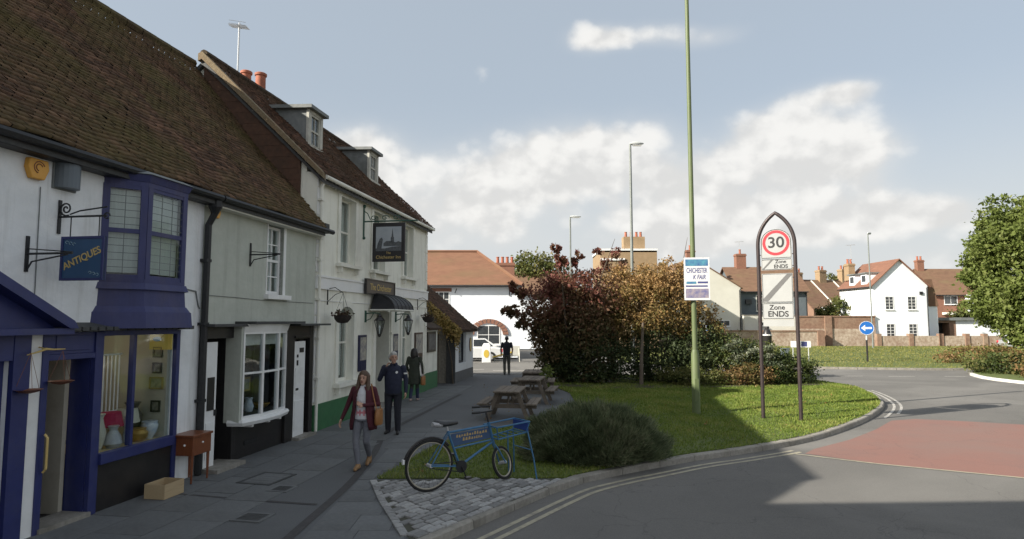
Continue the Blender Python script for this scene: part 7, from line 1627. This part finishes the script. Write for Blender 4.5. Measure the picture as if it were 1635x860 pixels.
# --- grey haired man in navy, hand raised to his mouth
NVY = mat('navy fleece', (.013, .016, .034), (.024, .028, .055), .9, ns=9, bump=.8, bs=13); NVT = mat('dark navy trousers', (.012, .013, .02), (.022, .023, .034), .85, ns=9, bump=.8, bs=12, stretch=(1, 1, .6)); SHO = mat('black shoes', (.012, .011, .011), (.02, .018, .018), .4); GRH = mat('short grey hair', (.33, .32, .30), (.46, .45, .43), .7, ns=40)
hd, q = head((0, .02, 1.655), 0, 1.0, R(28), R(4))
B_r = [(.215, -.01, 1.45), (.30, .06, 1.20), (.12, .19, 1.47)]; B_l = [(-.215, -.01, 1.45), (-.275, -.04, 1.17), (-.29, .02, .92)]
pr = hd + [cap([(0, -.01, 1.48), (0, .005, 1.58)], [.060, .056], 0), lof([((0, .01, .86), .185, .145), ((0, .015, .98), .190, .160), ((0, .02, 1.12), .195, .160), ((0, .01, 1.28), .205, .142), ((0, 0, 1.40), .205, .120), ((0, -.01, 1.475), .165, .09), ((0, -.01, 1.525), .085, .068)], 1),
    cap([B_r[0], B_r[1]], [.070, .054], 1), cap([B_r[1], B_r[2]], [.052, .038], 1), cap([B_l[0], B_l[1]], [.070, .054], 1), cap([B_l[1], B_l[2]], [.052, .038], 1)]
pr += hand(B_r[2], (-.35, -.2, .8), 1, curl=1.0) + hand(B_l[2], (.02, .1, -1), -1)
pr += leg((.10, 0, .90), (.105, .03, .49), (.11, -.01, .09), (.13, .14, .035), 2, 3, (.105, .075, .062)) + leg((-.10, 0, .90), (-.11, .03, .49), (-.12, .02, .09), (-.15, .17, .035), 2, 3, (.105, .075, .062))
def mx(c, idx):
    idx[(idx == 1) & (c[:, 2] < .90)] = 2
    m_ = (idx == 1) & ((c[:, 0] + .10) ** 2 + (c[:, 2] - 1.36) ** 2 < .0007) & (c[:, 1] > .03); idx[m_] = 4
    m_ = (idx == 1) & (np.abs(c[:, 2] - 1.33) < .018) & (c[:, 0] < -.24); idx[m_] = 4
    return idx
wp = G(627, 692)
t = figure('person', 'grey haired man in navy fleece and dark trousers with hand at his mouth', (wp[0], wp[1], .0), math.pi + R(-4), pr, [SKIN, NVY, NVT, SHO, mat('white badge', (.6, .6, .6), (.65, .65, .65), .7)], mx)
face(t, q); hairmesh(t, [cap([q(0, -.03, .065), q(0, .0, .085)], [.096, .086], 0), cap([q(.06, -.05, .03), q(.05, -.06, -.03)], [.05, .035], 0), cap([q(-.06, -.05, .03), q(-.05, -.06, -.03)], [.05, .035], 0), cap([q(-.03, .05, .105), q(.03, .05, .108)], [.036, .036], 0)], GRH)
shell(t, 'collar', [((0, -.005, 1.50), .082, .075, R(105), R(435)), ((0, .0, 1.56), .070, .068, R(108), R(432))], NVY, .010, 20)
# --- woman seen from behind in a dark green coat
GCO = mat('dark olive coat', (.030, .036, .026), (.050, .057, .042), .9, ns=9, bump=.8, bs=12); BKH = mat('dark hair', (.012, .010, .010), (.025, .02, .018), .5, ns=10, stretch=(18, 18, 1)); DJN = mat('dark blue jeans', (.020, .026, .06), (.03, .038, .08), .85, ns=20); PNK = mat('pale shoes', (.36, .27, .25), (.42, .32, .3), .7)
hd, q = head((0, .02, 1.50), 0, .95, R(-22), R(8))
C_r = [(.18, -.01, 1.33), (.255, -.02, 1.08), (.25, .07, .85)]; C_l = [(-.18, -.01, 1.33), (-.255, -.01, 1.09), (-.23, .12, .92)]
pr = hd + [cap([(0, -.005, 1.36), (0, .01, 1.44)], [.05, .047], 0), lof([((0, 0, .52), .20, .155), ((0, 0, .68), .195, .15), ((0, 0, .86), .185, .142), ((0, .0, 1.02), .165, .125), ((0, .0, 1.18), .178, .125), ((0, 0, 1.29), .178, .112), ((0, -.005, 1.35), .15, .085), ((0, -.005, 1.395), .08, .06)], 1),
    cap([C_r[0], C_r[1]], [.062, .05], 1), cap([C_r[1], C_r[2]], [.048, .038], 1), cap([C_l[0], C_l[1]], [.062, .05], 1), cap([C_l[1], C_l[2]], [.048, .038], 1)]
pr += hand(C_r[2], (0, .15, -1), 1, curl=.9) + hand(C_l[2], (0, .2, -1), -1)
pr += leg((.08, 0, .82), (.085, .05, .46), (.08, .10, .09), (.08, .23, .035), 2, 3, (.08, .06, .048)) + leg((-.08, 0, .82), (-.08, .01, .46), (-.07, -.16, .12), (-.07, -.05, .04), 2, 3, (.08, .06, .048))
wp = G(661, 640)
t = figure('person', 'woman with dark hair in long olive coat walking away past the inn', (wp[0], wp[1], .0), R(-8), pr, [SKIN, GCO, DJN, PNK])
face(t, q, .95); hairmesh(t, [cap([q(0, -.03, .06), q(0, -.01, .07)], [.10, .092], 0), cap([q(0, -.06, .03), q(0, -.075, -.08), q(0, -.07, -.20)], [.095, .10, .075], 0), cap([q(.07, -.02, .03), q(.09, -.01, -.10)], [.05, .05], 0), cap([q(-.07, -.02, .03), q(-.09, -.01, -.10)], [.05, .05], 0)], BKH)
bg_ = thing('shoulder_bag', 'tan handbag carried low by the woman in the olive coat', 'bag', (wp[0], wp[1], 0), R(-8))
f = MB(); f.loft([[(.28 + .07 * math.cos(a), .02 + .15 * math.sin(a) * k, z) for a in [2 * math.pi * i / 16 for i in range(16)]] for z, k in ((.50, .8), (.54, 1), (.70, .95), (.78, .65))]); f.build('body', TANL, bg_, smooth=True); f = MB(); f.tube([(.28, .09, .77), (.27, .07, .84), (.265, .05, .80 + .03), (.27, -.05, .84), (.28, -.07, .77)], .010, 6); f.tube([(.27, .10, .76), (.235, .04, 1.05), (.13, .0, 1.41), (.235, -.1, 1.05), (.27, -.1, .76)], .009, 6); f.build('strap', mat('pale strap', (.42, .38, .4), (.5, .45, .46), .7), bg_, smooth=True)
# --- far man in dark tee shirt
hd, q = head((0, .01, 1.64), 0, 1.0, 0, R(12)); DT = mat('dark tee shirt', (.016, .019, .03), (.025, .028, .042), .9, ns=18); CGT = mat('grey combat trousers', (.075, .075, .065), (.11, .11, .095), .9, ns=14)
D_r = [(.20, -.01, 1.45), (.27, -.02, 1.18), (.25, .07, .94)]; D_l = [(-.20, -.01, 1.45), (-.27, -.02, 1.18), (-.25, .05, .94)]
pr = hd + [cap([(0, -.01, 1.48), (0, .0, 1.57)], [.055, .052], 0), lof([((0, 0, .86), .165, .12), ((0, 0, .98), .165, .12), ((0, 0, 1.14), .175, .122), ((0, 0, 1.30), .195, .122), ((0, -.0, 1.42), .195, .105), ((0, -.01, 1.485), .14, .08), ((0, -.01, 1.52), .08, .06)], 1)]
for Q_ in (D_r, D_l): m_ = tuple(np.array(Q_[0]) * .35 + np.array(Q_[1]) * .65); pr += [cap([Q_[0], m_], [.064, .056], 1), cap([m_, Q_[1]], [.047, .043], 0), cap([Q_[1], Q_[2]], [.043, .031], 0)]
pr += hand(D_r[2], (0, .15, -1), 1) + hand(D_l[2], (0, .15, -1), -1)
pr += leg((.095, 0, .90), (.10, .04, .49), (.11, .02, .09), (.12, .15, .035), 2, 3, (.095, .07, .06)) + leg((-.095, 0, .90), (-.10, .01, .49), (-.10, -.08, .09), (-.11, .06, .035), 2, 3, (.095, .07, .06))
wp = G(809, 598)
t = figure('person', 'man in dark tee shirt and grey trousers walking away towards the white building', (wp[0], wp[1], .0), R(4), pr, [SKIN, DT, CGT, SHO], lambda c, i: np.where((i == 1) & (c[:, 2] < .9), 2, i))
face(t, q); hairmesh(t, [cap([q(0, -.03, .06), q(0, .0, .075)], [.095, .086], 0), cap([q(0, -.06, .02), q(0, -.06, -.03)], [.07, .05], 0)], BKH)
